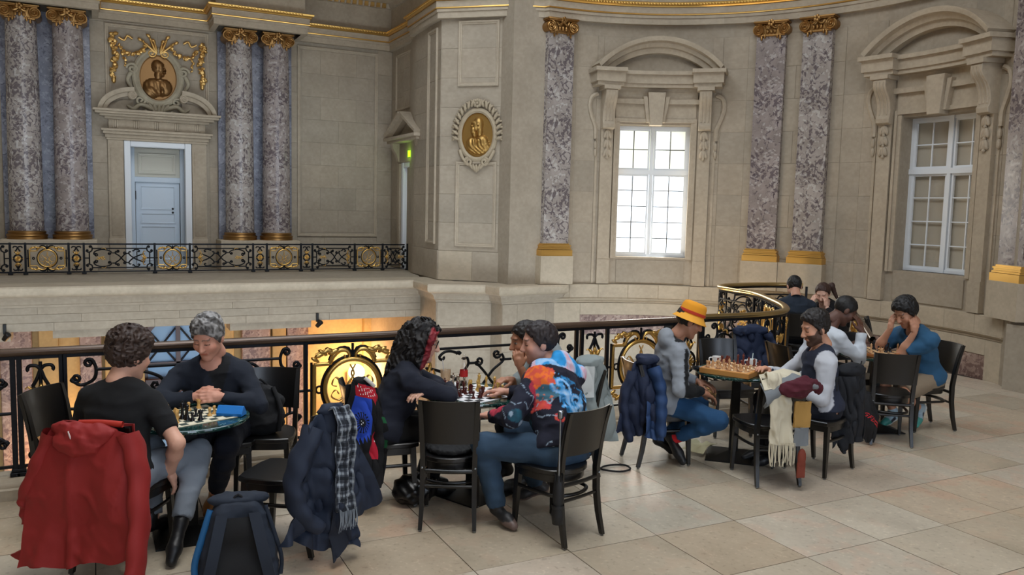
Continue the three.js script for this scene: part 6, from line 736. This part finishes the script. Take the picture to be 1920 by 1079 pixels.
cup(4.88, -5.56, .075, 'white cup left of the other, behind the chess box', 'under the left of two white cups'); const cup2 = cup(5.1, -5.36, .07, 'white cup with spoon standing in it, right behind the chess box', 'under the right of two white cups'); part('spoon', bar([0, .02, 0], [-.01, .12, .02], .004), mat(0xc9d8d4, .3, .2), cup2);
{ const a = thing('ash_tray', 'dark glass dish at the left edge of the table with cups', 'dish', [4.6, .7505, -5.46]); part('bowl', lathe([[0, .004], [.05, .004], [.06, .022], [.065, .022], [.058, 0], [0, 0]], 20), mat(0x20262c, .15), a); }
// ---------- hung clothes, bags, umbrella ----------
function drape(fn, nu, nv, th = .008) {   // closed cloth shell; fn(u 0..1, v 0..1 downwards) -> [x, y, z]
  const Pt = [], e = 1e-3; for (let j = 0; j <= nv; j++) { const r = []; for (let i = 0; i <= nu; i++) { const u = i / nu, v = j / nv, p = fn(u, v), a = vsub(fn(min(1, u + e), v), fn(max(0, u - e), v)), b = vsub(fn(u, min(1, v + e)), fn(u, max(0, v - e))), n = vnorm(vcross(b, a)); r.push([p, n]); } Pt.push(r); }
  const F = Pt.map((r) => r.map(([p, n]) => vadd(p, n, th / 2))), B = Pt.map((r) => r.map(([p, n]) => vadd(p, n, -th / 2))), ring = (G) => { const o = []; for (let i = 0; i <= nu; i++) o.push(G[0][i]); for (let j = 1; j <= nv; j++) o.push(G[j][nu]); for (let i = nu - 1; i >= 0; i--) o.push(G[nv][i]); for (let j = nv - 1; j > 0; j--) o.push(G[j][0]); return o; };
  return join([quads(F), quads(B.map((r) => r.slice().reverse())), quads([ring(F), ring(B)], true)]);
}
const folds = (x, y, a, f, s) => a * (1.5 * (.4 - ridge(noise3(x * f * .38 + s * 3, y * f * .1, s + 5)) ** 3) + .7 * (.4 - ridge(noise3(x * f * .6 + y * 4, y * f * .3 - x * 3, s + 15)) ** 4) + sin(x * f + 2.5 * noise3(x * 3 + s, y * 3, s)) * .6 + (noise3(x * f * .5 + s, y * f * .22, s) - .5) * 1.6 + (noise3(x * 30 + s, y * 22, s) - .5) * .35);
function inChair(c, name, label, category) { const t = thing(name, label, category, [c.position.x, 0, c.position.z], c.rotation.y); return t; }
function sleeve(pts, r0, r1, m, t, name = 'sleeve', s = 1) { const N = 26, K = 16, c = new THREE.CatmullRomCurve3(pts.map((p) => V(...p))), fr = c.computeFrenetFrames(N), rows = []; for (let j = 0; j <= N; j++) { const q = j / N, o = c.getPoint(q), r = lerp(r0, r1, q), row = []; for (let k = 0; k < K; k++) { const a = k / K * 2 * P, rr = r * (1 + .3 * (noise3(cos(a) * 1.6 + s, q * 7, sin(a) * 1.6 + s) - .5) + .1 * sin(q * 30 + 2 * cos(a))); const p = o.clone().addScaledVector(fr.normals[j], rr * cos(a)).addScaledVector(fr.binormals[j], rr * .7 * sin(a)); row.push([p.x, p.y, p.z]); } rows.push(row); } const inner = rows[N].map((p) => { const o = c.getPoint(1); return vmix([o.x, o.y, o.z], p, .8); }), up1 = inner.map((p) => { const o = c.getPoint(1), q = c.getPoint(.88); return vadd(p, [q.x - o.x, q.y - o.y, q.z - o.z]); }); return part(name, quads([...rows, inner, up1], true), m, t); }
const fab = (c, r = .85) => mat(c, r, 0, { bumpMap: fabBump, bumpScale: .0006 }); const fabBump = texture(128, (u, v) => { const k = 128 + 60 * sin(u * 128 * P) * sin(v * 128 * P) + 50 * (noise3(u * 60, v * 60, 1, 60) - .5); return [k, k, k]; }, .02, false);
// red jacket, its back towards us; image left is local +x
{
  const t = inChair(chRed, 'jacket', 'red hooded jacket hung over a chair back, lower left of the photo', 'jacket'), m = fab(0x8e1c1a, .72); t.scale.x = 1.08; const lining = fab(0xb02a18, .7);
  part('back_panel', drape((u, v) => { const q = u * 2 - 1, w = lerp(.2, .33, Math.pow(v, .8)) + .02 * sin(v * 5), x = -q * w + .05 * v, y = lerp(.875, .12 + .03 * q * q + .05 * q + .015 * sin(q * 7), v) - .03 * q * q * (1 - v); return [x, y, -.345 - .07 * v - .05 * sin(min(1, v * 1.4) * P) * (1 - q * q) + folds(x, y, .02 * (.25 + v), 16, 3)]; }, 60, 60, .014), m, t);
  part('front_panel', drape((u, v) => { const q = u * 2 - 1, w = lerp(.19, .3, v); const x = -q * w + .1 * v, y = lerp(.875, .2 - .1 * q, v); return [x, y, -.27 + .03 * v + folds(x, y, .015, 14, 9)]; }, 30, 30, .01), m, t);
  part('hem_corner', drape((u, v) => { const x = .2 + (.04 + .2 * v) * u, y = lerp(.34 - .1 * u, lerp(.11, .13, u) - .05 * sin(u * P), v); return [x, y, -.36 - .02 * sin(v * 4) + folds(x, y, .012, 20, 5)]; }, 20, 16, .012), m, t);
  sleeve([[-.19, .84, -.33], [-.25, .66, -.35], [-.28, .4, -.41], [-.28, .16, -.45], [-.265, .03, -.46]], .07, .06, m, t, 'sleeve', 2); sleeve([[.19, .83, -.33], [.27, .64, -.34], [.34, .46, -.33], [.345, .4, -.32], [.33, .32, -.33]], .065, .055, m, t, 'sleeve', 7);
  part('hood', nets((() => { const a = ell([.02, .85, -.35], [.175, .05, .06]), b = ell([.03, .79, -.385], [.13, .07, .045]), wv = wrinkle(.012, 17); return (x, y, z) => smin(a(x, y, z), b(x, y, z), .03) + wv(x, y, z); })(), [-.2, .68, -.47], [.24, .94, -.26], .01), m, t); part('lining', tube([[-.16, .885, -.32], [-.05, .892, -.33], [.06, .885, -.33]], .017, 7, 14), lining, t); part('hanging_loop', tube([[.07, .86, -.412], [.06, .84, -.418], [.055, .82, -.416]], .004, 5), fab(0xd9c9c4), t);
}
// navy coat and tartan scarf
{
  const t = thing('coat', 'long navy coat hung over an empty chair in the left foreground', 'coat', [1.19, 0, -4.62], .32), m = fab(0x1a2539, .75), dk = fab(0x121a2a, .75);
  part('body', drape((u, v) => { const q = u * 2 - 1, w = lerp(.11, .25, Math.pow(v, .7)), x = q * w - .07 - .05 * v + .05 * sin(v * 3), y = lerp(.9 - .05 * q * q, .06 + .14 * (1 - u) + .03 * sin(u * 9), v); return [x, y, .06 + .05 * sin(v * P) + folds(x, y, .045, 24, 4) * (.4 + v)]; }, 54, 60, .014), m, t);
  part('front_flap', drape((u, v) => { const x = lerp(.0, lerp(.1, .39, v), u) , y = lerp(.88 - .03 * u, .22 - .1 * (1 - u) * (1 - u) + .04 * u, v); return [x, y, .02 - .03 * u + .02 * sin(v * 4) + folds(x, y, .02, 18, 8)]; }, 40, 50, .012), m, t);
  part('inner_panel', drape((u, v) => { const x = lerp(-.06, .05 + .02 * v, u), y = lerp(.8, .04 + .1 * u, v); return [x, y, .11 + folds(x, y, .02, 26, 12)]; }, 24, 40, .01), dk, t);
  sleeve([[-.13, .82, .04], [-.24, .66, .06], [-.28, .5, .07], [-.24, .36, .09], [-.14, .26, .1]], .075, .06, m, t, 'sleeve', 3); part('collar', nets((() => { const a = ell([.0, .9, .02], [.09, .05, .05]), w = wrinkle(.01, 20); return (x, y, z) => a(x, y, z) + w(x, y, z); })(), [-.14, .82, -.06], [.14, .98, .1], .01), m, t);
  const cv = document.createElement('canvas'); cv.width = 256; cv.height = 1024; const g = cv.getContext('2d'); g.fillStyle = '#4c525c'; g.fillRect(0, 0, 256, 1024); for (let i = -1; i < 12; i++) { const y = i * 96; g.fillStyle = 'rgba(20,24,32,.75)'; g.fillRect(0, y, 256, 30); g.fillStyle = 'rgba(190,198,206,.55)'; g.fillRect(0, y + 44, 256, 22); g.fillStyle = 'rgba(14,18,30,.8)'; g.fillRect(0, y + 78, 256, 5); } for (const x of [0, 100, 200]) { g.fillStyle = 'rgba(20,24,32,.6)'; g.fillRect(x, 0, 26, 1024); g.fillStyle = 'rgba(196,204,210,.5)'; g.fillRect(x + 42, 0, 20, 1024); g.fillStyle = 'rgba(14,18,30,.7)'; g.fillRect(x + 76, 0, 4, 1024); } const tx = new THREE.CanvasTexture(cv); tx.colorSpace = THREE.SRGBColorSpace;
  const s = thing('scarf', 'grey tartan scarf with fringe hanging down the navy coat', 'scarf', [1.19, 0, -4.62], .32), sm = mat(0xffffff, .95, 0, { map: tx });
  part('scarf_cloth', drape((u, v) => { const k = clamp(v * 8 - 1, 0, 1), x = lerp(-.06, .06, u) + .01 * v + .012 * sin(v * 6), y = v < .12 ? .86 + .075 * sin(v / .12 * P / 2) : lerp(.935, .34, (v - .12) / .88); return [x, y, (v < .12 ? -.03 + v * 1.1 : .1) + .055 * k + folds(x * 1.2, y, .016, 60, 6)]; }, 22, 60, .006), sm, s);
  const fr = []; for (let i = 0; i < 26; i++) { const x = -.045 + i / 25 * .115 + .01; fr.push(tube([[x, .345, .155], [x + rnd(-.006, .006), .29, .16], [x + rnd(-.012, .012), rnd(.22, .25), .16]], .0022, 4, 5)); } stuffPart('fringe', fr, mat(0x7e868e, .95), s);
}
// embroidered cardigan
{
  const cv = document.createElement('canvas'); cv.width = 512; cv.height = 1024; const g = cv.getContext('2d'); g.fillStyle = '#0d0d10'; g.fillRect(0, 0, 512, 1024);
  g.fillStyle = '#b91a2c'; g.beginPath(); g.moveTo(60, 0); g.lineTo(400, 0); g.lineTo(440, 90); g.lineTo(400, 330); g.lineTo(300, 130); g.lineTo(90, 130); g.fill(); g.fillStyle = '#f2eee8'; for (let i = 0; i < 26; i++) { g.beginPath(); g.ellipse(110 + (i * 47) % 250, 20 + (i * 29) % 90, 6, 8, 0, 0, 7); g.fill(); }
  g.fillStyle = '#2449b8'; g.beginPath(); g.moveTo(80, 130); g.lineTo(285, 130); g.lineTo(260, 520); for (let i = 0; i < 7; i++) { g.lineTo(245 - i * 30, 500 + i * 14); g.lineTo(240 - i * 30, 570 + i * 18); } g.lineTo(20, 700); g.fill(); g.strokeStyle = '#0a0c14'; g.lineWidth = 8; for (let i = 0; i < 18; i++) { const a = i / 18 * 6.283; g.beginPath(); g.moveTo(160 + 24 * cos(a), 390 + 34 * sin(a)); g.lineTo(160 + 70 * cos(a), 390 + 100 * sin(a)); g.stroke(); g.beginPath(); g.arc(160 + 70 * cos(a), 390 + 100 * sin(a), 8, 0, 7); g.fillStyle = '#0a0c14'; g.fill(); } g.beginPath(); g.ellipse(160, 390, 28, 40, 0, 0, 7); g.fill(); g.fillStyle = '#e8e8ee'; for (let i = 0; i < 9; i++) { g.beginPath(); g.arc(150 + (i * 13) % 26, 375 + (i * 17) % 36, 4, 0, 7); g.fill(); }
  g.fillStyle = '#b3172f'; for (const [x, y, r, q] of [[350, 560, 80, 100], [390, 680, 84, 90], [320, 650, 74, 110], [410, 600, 60, 90]]) { g.beginPath(); g.ellipse(x, y, r, q, .3, 0, 7); g.fill(); } g.fillStyle = '#f4f0ea'; for (let i = 0; i < 14; i++) { g.beginPath(); g.ellipse(320 + i * 9 - (i > 7 ? 60 : 0), 580 + (i > 7 ? (i - 7) * 22 : -i * 9), 7, 9, 0, 0, 7); g.fill(); } g.fillStyle = '#155c34'; g.beginPath(); g.ellipse(480, 610, 36, 50, 0, 0, 7); g.fill(); g.fillRect(440, 330, 72, 60); for (let i = 0; i < 20; i++) { g.beginPath(); g.arc(20 + i * 13, 930 + 40 * sin(i * .5), 9, 0, 7); g.fill(); }
  const tx = new THREE.CanvasTexture(cv); tx.colorSpace = THREE.SRGBColorSpace; tx.flipY = false; const m = mat(0xffffff, .9, 0, { map: tx }), k = fab(0x0d0d10, .9);
  const t = thing('cardigan', 'black cardigan embroidered with blue panel and red flowers, on the long-haired woman’s chair'.replace('’', "'"), 'cardigan', [1.56, 0, -5.22], .18);
  part('front_panel', drape((u, v) => { const x = lerp(-.08 - .09 * v, .1 + .09 * sin(v * 2.5), u), y = lerp(.93 - .06 * u, .26 - .06 * u, v); return [x, y, .04 * sin(u * P) + .02 * v + folds(x, y, .025, 26, 7)]; }, 36, 60, .01), m, t); part('back_panel', drape((u, v) => { const x = lerp(-.1, .1, u), y = lerp(.9, .3, v); return [x, y, -.05 + folds(x, y, .02, 20, 2)]; }, 20, 40, .01), k, t); sleeve([[.06, .8, .02], [.1, .6, .03], [.1, .42, .04], [.08, .2, .05]], .05, .045, k, t, 'sleeve', 4); part('collar', nets((() => { const a = ell([-.01, .92, -.01], [.06, .04, .04]), w = wrinkle(.008, 22); return (x, y, z) => a(x, y, z) + w(x, y, z); })(), [-.1, .86, -.08], [.1, .98, .06], .009), k, t); part('white_trim', tube([[.0, .95, .03], [.03, .92, .05], [.06, .89, .05]], .014, 6), fab(0xd8d4cc), t);
}
// blue jackets behind the yellow hat
{
  const t = thing('jacket', 'two-tone blue jacket hanging on the chair of the person in yellow hat', 'jacket', [3.95, 0, -5.36], -.35), a = fab(0x17233e, .75), b = fab(0x24406a, .72);
  part('body', drape((u, v) => { const q = u * 2 - 1, w = lerp(.1, .19, v), x = q * w - .06 * v, y = lerp(.9 - .04 * q * q, .25 + .06 * (1 - u) + .02 * sin(u * 10), v); return [x, y, .05 * sin(v * P) + folds(x, y, .04, 22, 11) * (.4 + v)]; }, 40, 44, .014), a, t); part('lower_panel', drape((u, v) => { const x = lerp(.0, .13 + .04 * v, u), y = lerp(.66, .28 - .05 * u, v); return [x, y, .07 + folds(x, y, .03, 26, 3)]; }, 26, 30, .012), b, t); sleeve([[.06, .84, .03], [.12, .66, .07], [.12, .5, .1], [.13, .29, .1]], .075, .06, b, t, 'sleeve', 9); sleeve([[-.1, .8, .02], [-.17, .6, .04], [-.16, .4, .06], [-.12, .24, .06]], .06, .05, a, t, 'sleeve', 12); part('collar', nets((() => { const q = ell([.02, .9, .0], [.1, .05, .06]), w = wrinkle(.012, 16); return (x, y, z) => q(x, y, z) + w(x, y, z); })(), [-.12, .8, -.1], [.16, .99, .1], .011), a, t); single('strap_loop', tube([[3.6, .012, -5.42], [3.7, .012, -5.3], [3.82, .012, -5.32], [3.84, .012, -5.42], [3.7, .012, -5.47]], .008, 5, 24, true), fab(0x0c0c0e), 'black strap loop lying on the floor by the blue jacket', 'strap');
}
// scarf, jumper and glove on the middle right chair; image left is local +x
{
  const cream = fab(0xcfc6ae, .95), grey = fab(0x777c80, .95), mus = fab(0xb0894a, .95), bur = fab(0x4d1422, .92);
  const s = inChair(chScarf, 'scarf', 'cream fringed scarf with grey and mustard bands over a chair', 'scarf');
  part('scarf_cloth', drape((u, v) => { const x = lerp(.16, -.03, u), y = v < .2 ? .84 + .07 * sin(v / .2 * P / 2) : lerp(.91, .38, (v - .2) / .8); return [x + .01 * sin(v * 5), y - .02 * u, -.22 - v * .06 - .1 * min(1, v * 4) + folds(x, y, .02, 34, 5)]; }, 34, 50, .012), cream, s);
  const fr = []; for (let i = 0; i < 24; i++) { const x = lerp(.155, -.05, i / 23); fr.push(tube([[x, .385, -.385], [x + rnd(-.008, .008), .31, -.39], [x + rnd(-.014, .014), rnd(.2, .25), -.39]], .0035, 4, 5)); } stuffPart('fringe', fr, cream, s);
  part('mustard_band', drape((u, v) => { const x = lerp(-.04, -.17, u), y = lerp(.7, .5, v); return [x, y, -.37 + folds(x, y, .012, 30, 6)]; }, 16, 14, .016), mus, s); part('grey_band', drape((u, v) => { const x = lerp(-.045, -.165, u), y = lerp(.5, .36, v); return [x, y, -.372 + folds(x, y, .012, 30, 7)]; }, 16, 12, .017), grey, s);
  part('grey_fold', drape((u, v) => { const x = lerp(.2, -.22, u), y = .9 - .1 * abs(u - .55) * 1.6 - v * lerp(.16, .04, u); return [x, y, -.29 - .07 * sin(v * P) - .05 * v + folds(x, y, .014, 22, 8)]; }, 30, 16, .02), grey, s); part('cream_fold', drape((u, v) => { const x = lerp(.2, -.12, u), y = .925 - .08 * abs(u - .6) - v * .1; return [x, y, -.26 - .1 * v + folds(x, y, .014, 24, 2)]; }, 26, 12, .02), cream, s);
  const b = inChair(chScarf, 'jumper', 'burgundy knitted jumper bundled on the chair back inside the cream scarf', 'jumper'); part('bundle', nets((() => { const a = ell([-.03, .79, -.38], [.13, .075, .06]), c = ell([-.1, .83, -.36], [.08, .06, .05]), w = wrinkle(.014, 15); return (x, y, z) => smin(a(x, y, z), c(x, y, z), .04) + w(x, y, z); })(), [-.22, .66, -.5], [.16, .94, -.26], .01), bur, b); sleeve([[-.1, .83, -.38], [-.2, .82, -.34], [-.28, .77, -.3]], .045, .04, bur, b, 'sleeve', 6);
  const gl = inChair(chScarf, 'glove', 'rust brown leather glove hanging below the scarf fringe', 'glove'); part('glove_body', nets((() => { const a = ell([-.115, .27, -.38], [.035, .07, .02]), L = [a]; for (let i = 0; i < 3; i++) L.push(cap([-.092 - i * .022, .22, -.38], [-.09 - i * .024, .12, -.38], .013, .011)); return union(L, .012); })(), [-.18, .08, -.42], [-.05, .37, -.34], .007), mat(0x7a3320, .7), gl);
}
// dark coat behind the bearded man, navy coat beyond, bag with red letters
{
  const t = thing('coat', 'long dark coat hanging behind the bearded man nearly to the floor', 'coat', [5.5, 0, -4.66], -.25), m = fab(0x10141c, .78);
  part('back_panel', drape((u, v) => { const x = lerp(-.2 + .04 * v, -.02, u), y = lerp(.8, .2 + .05 * sin(u * 6), v); return [x, y, .08 + folds(x, y, .03, 24, 5)]; }, 30, 44, .014), m, t); part('front_flap', drape((u, v) => { const x = lerp(-.02, .12 + .05 * v, u) - .02 * v, y = lerp(.86, .24, v); return [x, y, .06 + folds(x, y, .025, 28, 9)]; }, 28, 44, .014), m, t); part('shoulder', nets((() => { const a = ell([-.02, .84, .03], [.14, .06, .07]), w = wrinkle(.01, 16); return (x, y, z) => a(x, y, z) + w(x, y, z); })(), [-.2, .74, -.08], [.16, .94, .14], .012), m, t);
  const n = inChair(chBlue, 'coat', 'navy coat heaped over a chair beside the curved brass rail', 'coat'), nm = fab(0x16233f, .8); part('body', drape((u, v) => { const q = u * 2 - 1, x = q * lerp(.16, .22, v), y = lerp(.9, .4 + .05 * sin(u * 8), v) - .05 * q * q; return [x, y, -.23 + .12 * v + folds(x, y, .04, 20, 4)]; }, 34, 34, .016), nm, n); part('shoulder', nets((() => { const a = ell([0, .88, -.26], [.19, .06, .09]), w = wrinkle(.016, 14); return (x, y, z) => a(x, y, z) + w(x, y, z); })(), [-.24, .78, -.4], [.24, .98, -.1], .013), nm, n); sleeve([[.15, .86, -.2], [.22, .68, -.14], [.2, .5, -.08]], .06, .05, nm, n, 'sleeve', 3);
  const cv = document.createElement('canvas'); cv.width = 256; cv.height = 512; const g = cv.getContext('2d'); g.fillStyle = '#0e0f13'; g.fillRect(0, 0, 256, 512); g.save(); g.translate(70, 210); g.rotate(.75); g.fillStyle = '#c2202a'; g.font = 'bold italic 62px sans-serif'; g.fillText('GFL', 0, 0); g.fillRect(110, -34, 120, 10); g.fillRect(110, -14, 120, 10); g.restore(); const tx = new THREE.CanvasTexture(cv); tx.colorSpace = THREE.SRGBColorSpace; tx.flipY = false;
  const b = thing('sports_bag', 'black bag with slanting red letters hanging to the floor beside the right table', 'bag', [6.27, 0, -5.1], -.3); part('bag_front', drape((u, v) => { const w = v < .5 ? lerp(.06, .13, v * 2) : lerp(.13, .035, (v - .5) * 2), x = (u * 2 - 1) * w + .1 * v - .05, y = lerp(.5, .025, v); return [x, y, .05 * sin(u * P) * sin(v * P) + folds(x, y, .012, 24, 3)]; }, 26, 36, .012), mat(0xffffff, .8, 0, { map: tx }), b); part('bag_back', drape((u, v) => { const w = v < .5 ? lerp(.06, .13, v * 2) : lerp(.13, .03, (v - .5) * 2), x = (u * 2 - 1) * w + .1 * v - .05, y = lerp(.5, .02, v); return [x, y, -.06 * sin(u * P) * sin(v * P) + folds(x, y, .012, 24, 6)]; }, 22, 30, .012), fab(0x0e0f13), b); part('cord', tube([[-.06, .5, 0], [-.1, .62, -.01], [-.06, .78, -.03]], .006, 5), fab(0x18181c), b);
}
// backpacks and bags
{
  const k = fab(0x0f1013, .85), nv = fab(0x1b2432, .8), bl = fab(0x1c5f93, .7);
  const b = thing('backpack', 'navy and black backpack with bright blue piping standing on the floor, straps towards us', 'backpack', [.66, 0, -4.52], -.14); b.scale.setScalar(1.1); const wv = wrinkle(.008, 14), bb2 = (x, y, z) => { const w = .2 - .1 * clamp((y - .02) / .42, 0, 1) ** 1.6, dx = max(abs(x) - w + .05, 0), dy = max(abs(y - .205) - .165, 0), dz = max(abs(z + .02 + .12 * y) - .05, 0); return hyp(dx, dy, dz) - .045 + wv(x, y, z); };
  part('shell', nets(bb2, [-.26, -.02, -.22], [.26, .5, .18], .012), nv, b); part('back_pad', drape((u, v) => { const x = (u * 2 - 1) * lerp(.075, .13, v), y = lerp(.36, .06, v); return [x, y, .085 - .12 * y + .012 + .01 * sin(v * 9) + .006 * sin(u * P)]; }, 16, 24, .02), k, b); part('roll_top', nets((() => { const a = ell([0, .415, -.07], [.15, .035, .07]), w = wrinkle(.008, 16); return (x, y, z) => a(x, y, z) + w(x, y, z); })(), [-.2, .34, -.18], [.2, .48, .04], .011), nv, b);
  for (const s of [-1, 1]) { part('shoulder_strap', drape((u, v) => { const x = s * (lerp(.075, .15, v) + (u - .5) * .055), y = lerp(.385, .045, v); return [x, y, .1 - .12 * y + .02 + .03 * sin(v * P)]; }, 6, 26, .016), nv, b); part(s < 0 ? 'blue_piping' : 'side_seam', tube([[s * .13, .38, -.03], [s * .17, .25, .0], [s * .205, .12, .02], [s * .2, .04, .03]], s < 0 ? .018 : .012, 6, 16), s < 0 ? bl : nv, b); part('webbing', tube([[s * .15, .05, .12], [s * .22, .03, .14], [s * .25, .012, .16]], .007, 5), k, b); }
  part('handle', tube([[-.03, .42, -.02], [0, .45, -.02], [.03, .42, -.02]], .007, 5), k, b);
  const ch = chair('black chair with a black rucksack on it, right of the grey-haired man', 1.06, -5.9, -.35, .94), q = thing('backpack', 'soft black rucksack set on a chair between the grey-haired man and navy coat', 'backpack', [ch.position.x - .04, .46, ch.position.z + .03], -.2); const w2 = wrinkle(.014, 13), e1 = ell([0, .17, 0], [.155, .19, .11]), e2 = ell([.02, .1, .05], [.14, .11, .08]); part('shell', nets((x, y, z) => max(smin(e1(x, y, z), e2(x, y, z), .04) + w2(x, y, z), -y), [-.2, -.03, -.16], [.22, .4, .18], .012), k, q); part('handle', tube([[-.04, .34, .01], [-.01, .39, .02], [.04, .35, .02]], .009, 5), k, q); part('shoulder_strap', tube([[.08, .34, .06], [.13, .2, .12], [.12, .04, .11]], .016, 6, 14), k, q);
  const g = thing('handbag', 'shiny black quilted bag on the floor under the long-haired woman', 'bag', [1.98, 0, -5.32], .2), gm = mat(0x08080a, .3), e3 = ell([0, .1, 0], [.17, .11, .13]), w3 = (x, y, z) => .012 * sin(x * 60) * sin(y * 60 + z * 30) + .012 * (noise3(x * 12, y * 12, z * 12) - .5); part('shell', nets((x, y, z) => max(e3(x, y, z) + w3(x, y, z), .004 - y), [-.22, -.02, -.18], [.22, .26, .18], .011), gm, g); part('handle', tube([[-.08, .18, .05], [-.02, .24, .08], [.08, .19, .06]], .008, 5), gm, g);
  const f = thing('fur_cushion', 'black furry cushion on the seat of the front chair at the middle table', 'cushion', [2.1, .462, -4.97], 2.67), e4 = ell([0, .03, 0], [.17, .035, .17]); part('cushion_body', nets((x, y, z) => max(e4(x, y, z) - .016 * (noise3(x * 70, y * 70, z * 70) - .3), .001 - y), [-.22, -.02, -.22], [.22, .1, .22], .009), mat(0x0a0a0b, .8), f);
  const pp = thing('paper_bag', 'crumpled pale yellow paper on the floor behind the table base', 'paper', [4.68, 0, -5.5], .4); part('sheet', drape((u, v) => { const x = (u - .5) * .26, z = (v - .5) * .2; return [x, .05 + .06 * noise3(u * 4, v * 4, 2) - .05 * abs(u - .5), z]; }, 14, 12, .004), mat(0xcfc7a0, .9), pp);
}
// grey jacket on the hidden player's chair
{ const t = thing('jacket', 'pale grey jacket with white lining over the chair behind the printed hoodie', 'jacket', [3.4, 0, -5.36], .1), m = fab(0x87908f, .9), w = fab(0xc9ccca, .9); part('body', drape((u, v) => { const q = u * 2 - 1, x = q * lerp(.12, .2, v) + .04 * v, y = lerp(.93 - .09 * q * q, .28, v); return [x, y, .1 + .02 * v + folds(x, y, .03, 20, 4)]; }, 34, 40, .014), m, t); part('lining', drape((u, v) => { const x = lerp(-.13, -.03, u), y = lerp(.9, .66, v); return [x, y, .13 + folds(x, y, .015, 20, 7)]; }, 12, 14, .01), w, t); part('hood', nets((() => { const a = ell([.0, .92, .03], [.12, .05, .1]), q = wrinkle(.012, 15); return (x, y, z) => a(x, y, z) + q(x, y, z); })(), [-.18, .82, -.12], [.18, 1.0, .18], .011), m, t); }
// uplight clamped outside the rail, throwing the shadows of the pediments up the curved wall
{ const a = [7.72, .42, -9.72], b = [9.55, 3.1, -10.3], t = thing('wall_uplight', 'small black uplight fixed outside the curved railing towards the curved wall', 'spotlight', a); t.lookAt(...b); part('housing', [rbox(-.14, .14, -.09, .09, -.12, -.005, .01)], M.castiron, t); part('lens', rbox(-.12, .12, -.07, .07, -.006, .0, .002), mat(0xffe9c8, .4, 0, { emissive: 0xffe2b8, emissiveIntensity: 20 }), t); part('bracket', bar([0, -.08, -.08], [0, -.3, -.05], .015), M.castiron, t); const d = vnorm(vsub(b, a)); areaLight(0xffe2b8, 240, .24, .14, vadd(a, d, .02), b); }
// umbrella hooked on the chair back
{
  const u = thing('umbrella', 'folded black umbrella with silver shaft hooked on the chair of the printed hoodie', 'umbrella', [2.5, .02, -4.22], 0), k = fab(0x0e0f12, .6); part('handle', lathe([[0, .8], [.016, .8], [.019, .81], [.019, .84], [.015, .85], [0, .852]], 14), M.steel, u); part('shaft', bar([0, .42, 0], [0, .81, 0], .006, 8), M.steel, u); part('canopy', lathe([[.012, .44], [.03, .4], [.036, .3], [.03, .26], [.04, .2], [.034, .14], [.0, .13]], 14).toNonIndexed(), k, u); for (let i = 0; i < 8; i++) { const a = i / 8 * 2 * P; part('rib_tip', bar([.022 * cos(a), .4, .022 * sin(a)], [.027 * cos(a), .455, .027 * sin(a)], .004, 5), k, u); } part('wrap_band', lathe([[.039, .24], [.041, .25], [.039, .26]], 14), k, u);
}
// small black spot lamps fixed under the far beam
for (const [x, n] of [[-1.16, 'left edge of the photo'], [3.2, 'beam above the gilded panel']]) { const s = thing('spot_lamp', 'small black spotlight fixed under the far stone beam near the ' + n, 'spotlight', [x, .2, -13.27], 0); part('bracket', rbox(-.02, .02, -.02, .12, -.03, .02, .004), M.castiron, s); part('housing', move(lathe([[0, -.06], [.035, -.06], [.045, .05], [.03, .06], [0, .06]], 12), .02, -.05, .04, .6, 0, -.5), M.castiron, s); }
// warm wall lamps of the lower hall
for (const [x, y, z, i, n] of [[4.58, -1.22, -15.75, 18, 'seen through the gilded railing panel, glowing bright'], [-.45, -2.6, -15.7, 26, 'below the left columns'], [3.0, -3.0, -15.6, 10, 'below the middle columns']]) { const s = thing('wall_lamp', 'warm globe wall lamp in the lower hall, ' + n, 'lamp', [x, y, z]); part('globe', new THREE.SphereGeometry(.16, 20, 14), mat(0xfff0cc, .5, 0, { emissive: 0xffd9a0, emissiveIntensity: 14 }), s); part('arm', tube([[0, -.16, -.02], [0, -.3, -.2], [0, -.2, -.4]], .02, 6), M.brass, s); part('back_plate', rbox(-.08, .08, -.35, -.05, -.42, -.38, .01), M.brass, s); const l = new THREE.PointLight(0xffc98a, i, 0, 2); l.position.set(0, 0, .0); l.castShadow = true; l.shadow.radius = 8; s.add(l); }
// glazed arch in the lower wall
{ const w = structure('window_5'); const fg = new THREE.MeshPhysicalMaterial({ color: 0x9fc0da, roughness: .7, transmission: .22, thickness: 0, side: THREE.DoubleSide }); part('pane', stoneUV(box(.72, 1.98, -5.2, .05, -16.66, -16.64)), fg, w); part('frame', [box(.75, 1.95, -1.02, -.94, -16.62, -16.54), box(1.31, 1.39, -5.2, -.04, -16.62, -16.54), box(.75, .82, -5.2, -.5, -16.62, -16.54), box(1.88, 1.95, -5.2, -.5, -16.62, -16.54)], M.mahogany, w); part('cross_beam', rbox(.75, 1.95, -1.5, -1.22, -16.6, -16.4, .02), M.mahogany, w); part('cross_beam', rbox(.75, 1.95, -2.1, -1.75, -16.6, -16.4, .02), M.mahogany, w); for (const [a, b] of [[.82, 1.31], [1.39, 1.88]]) for (const s of [0, 1]) part('glazing_bar', bar([s ? a : b, -.94, -16.58], [s ? b : a, -.3, -16.58], .02, 6), M.iron, w); }
renderer.render(scene, camera);
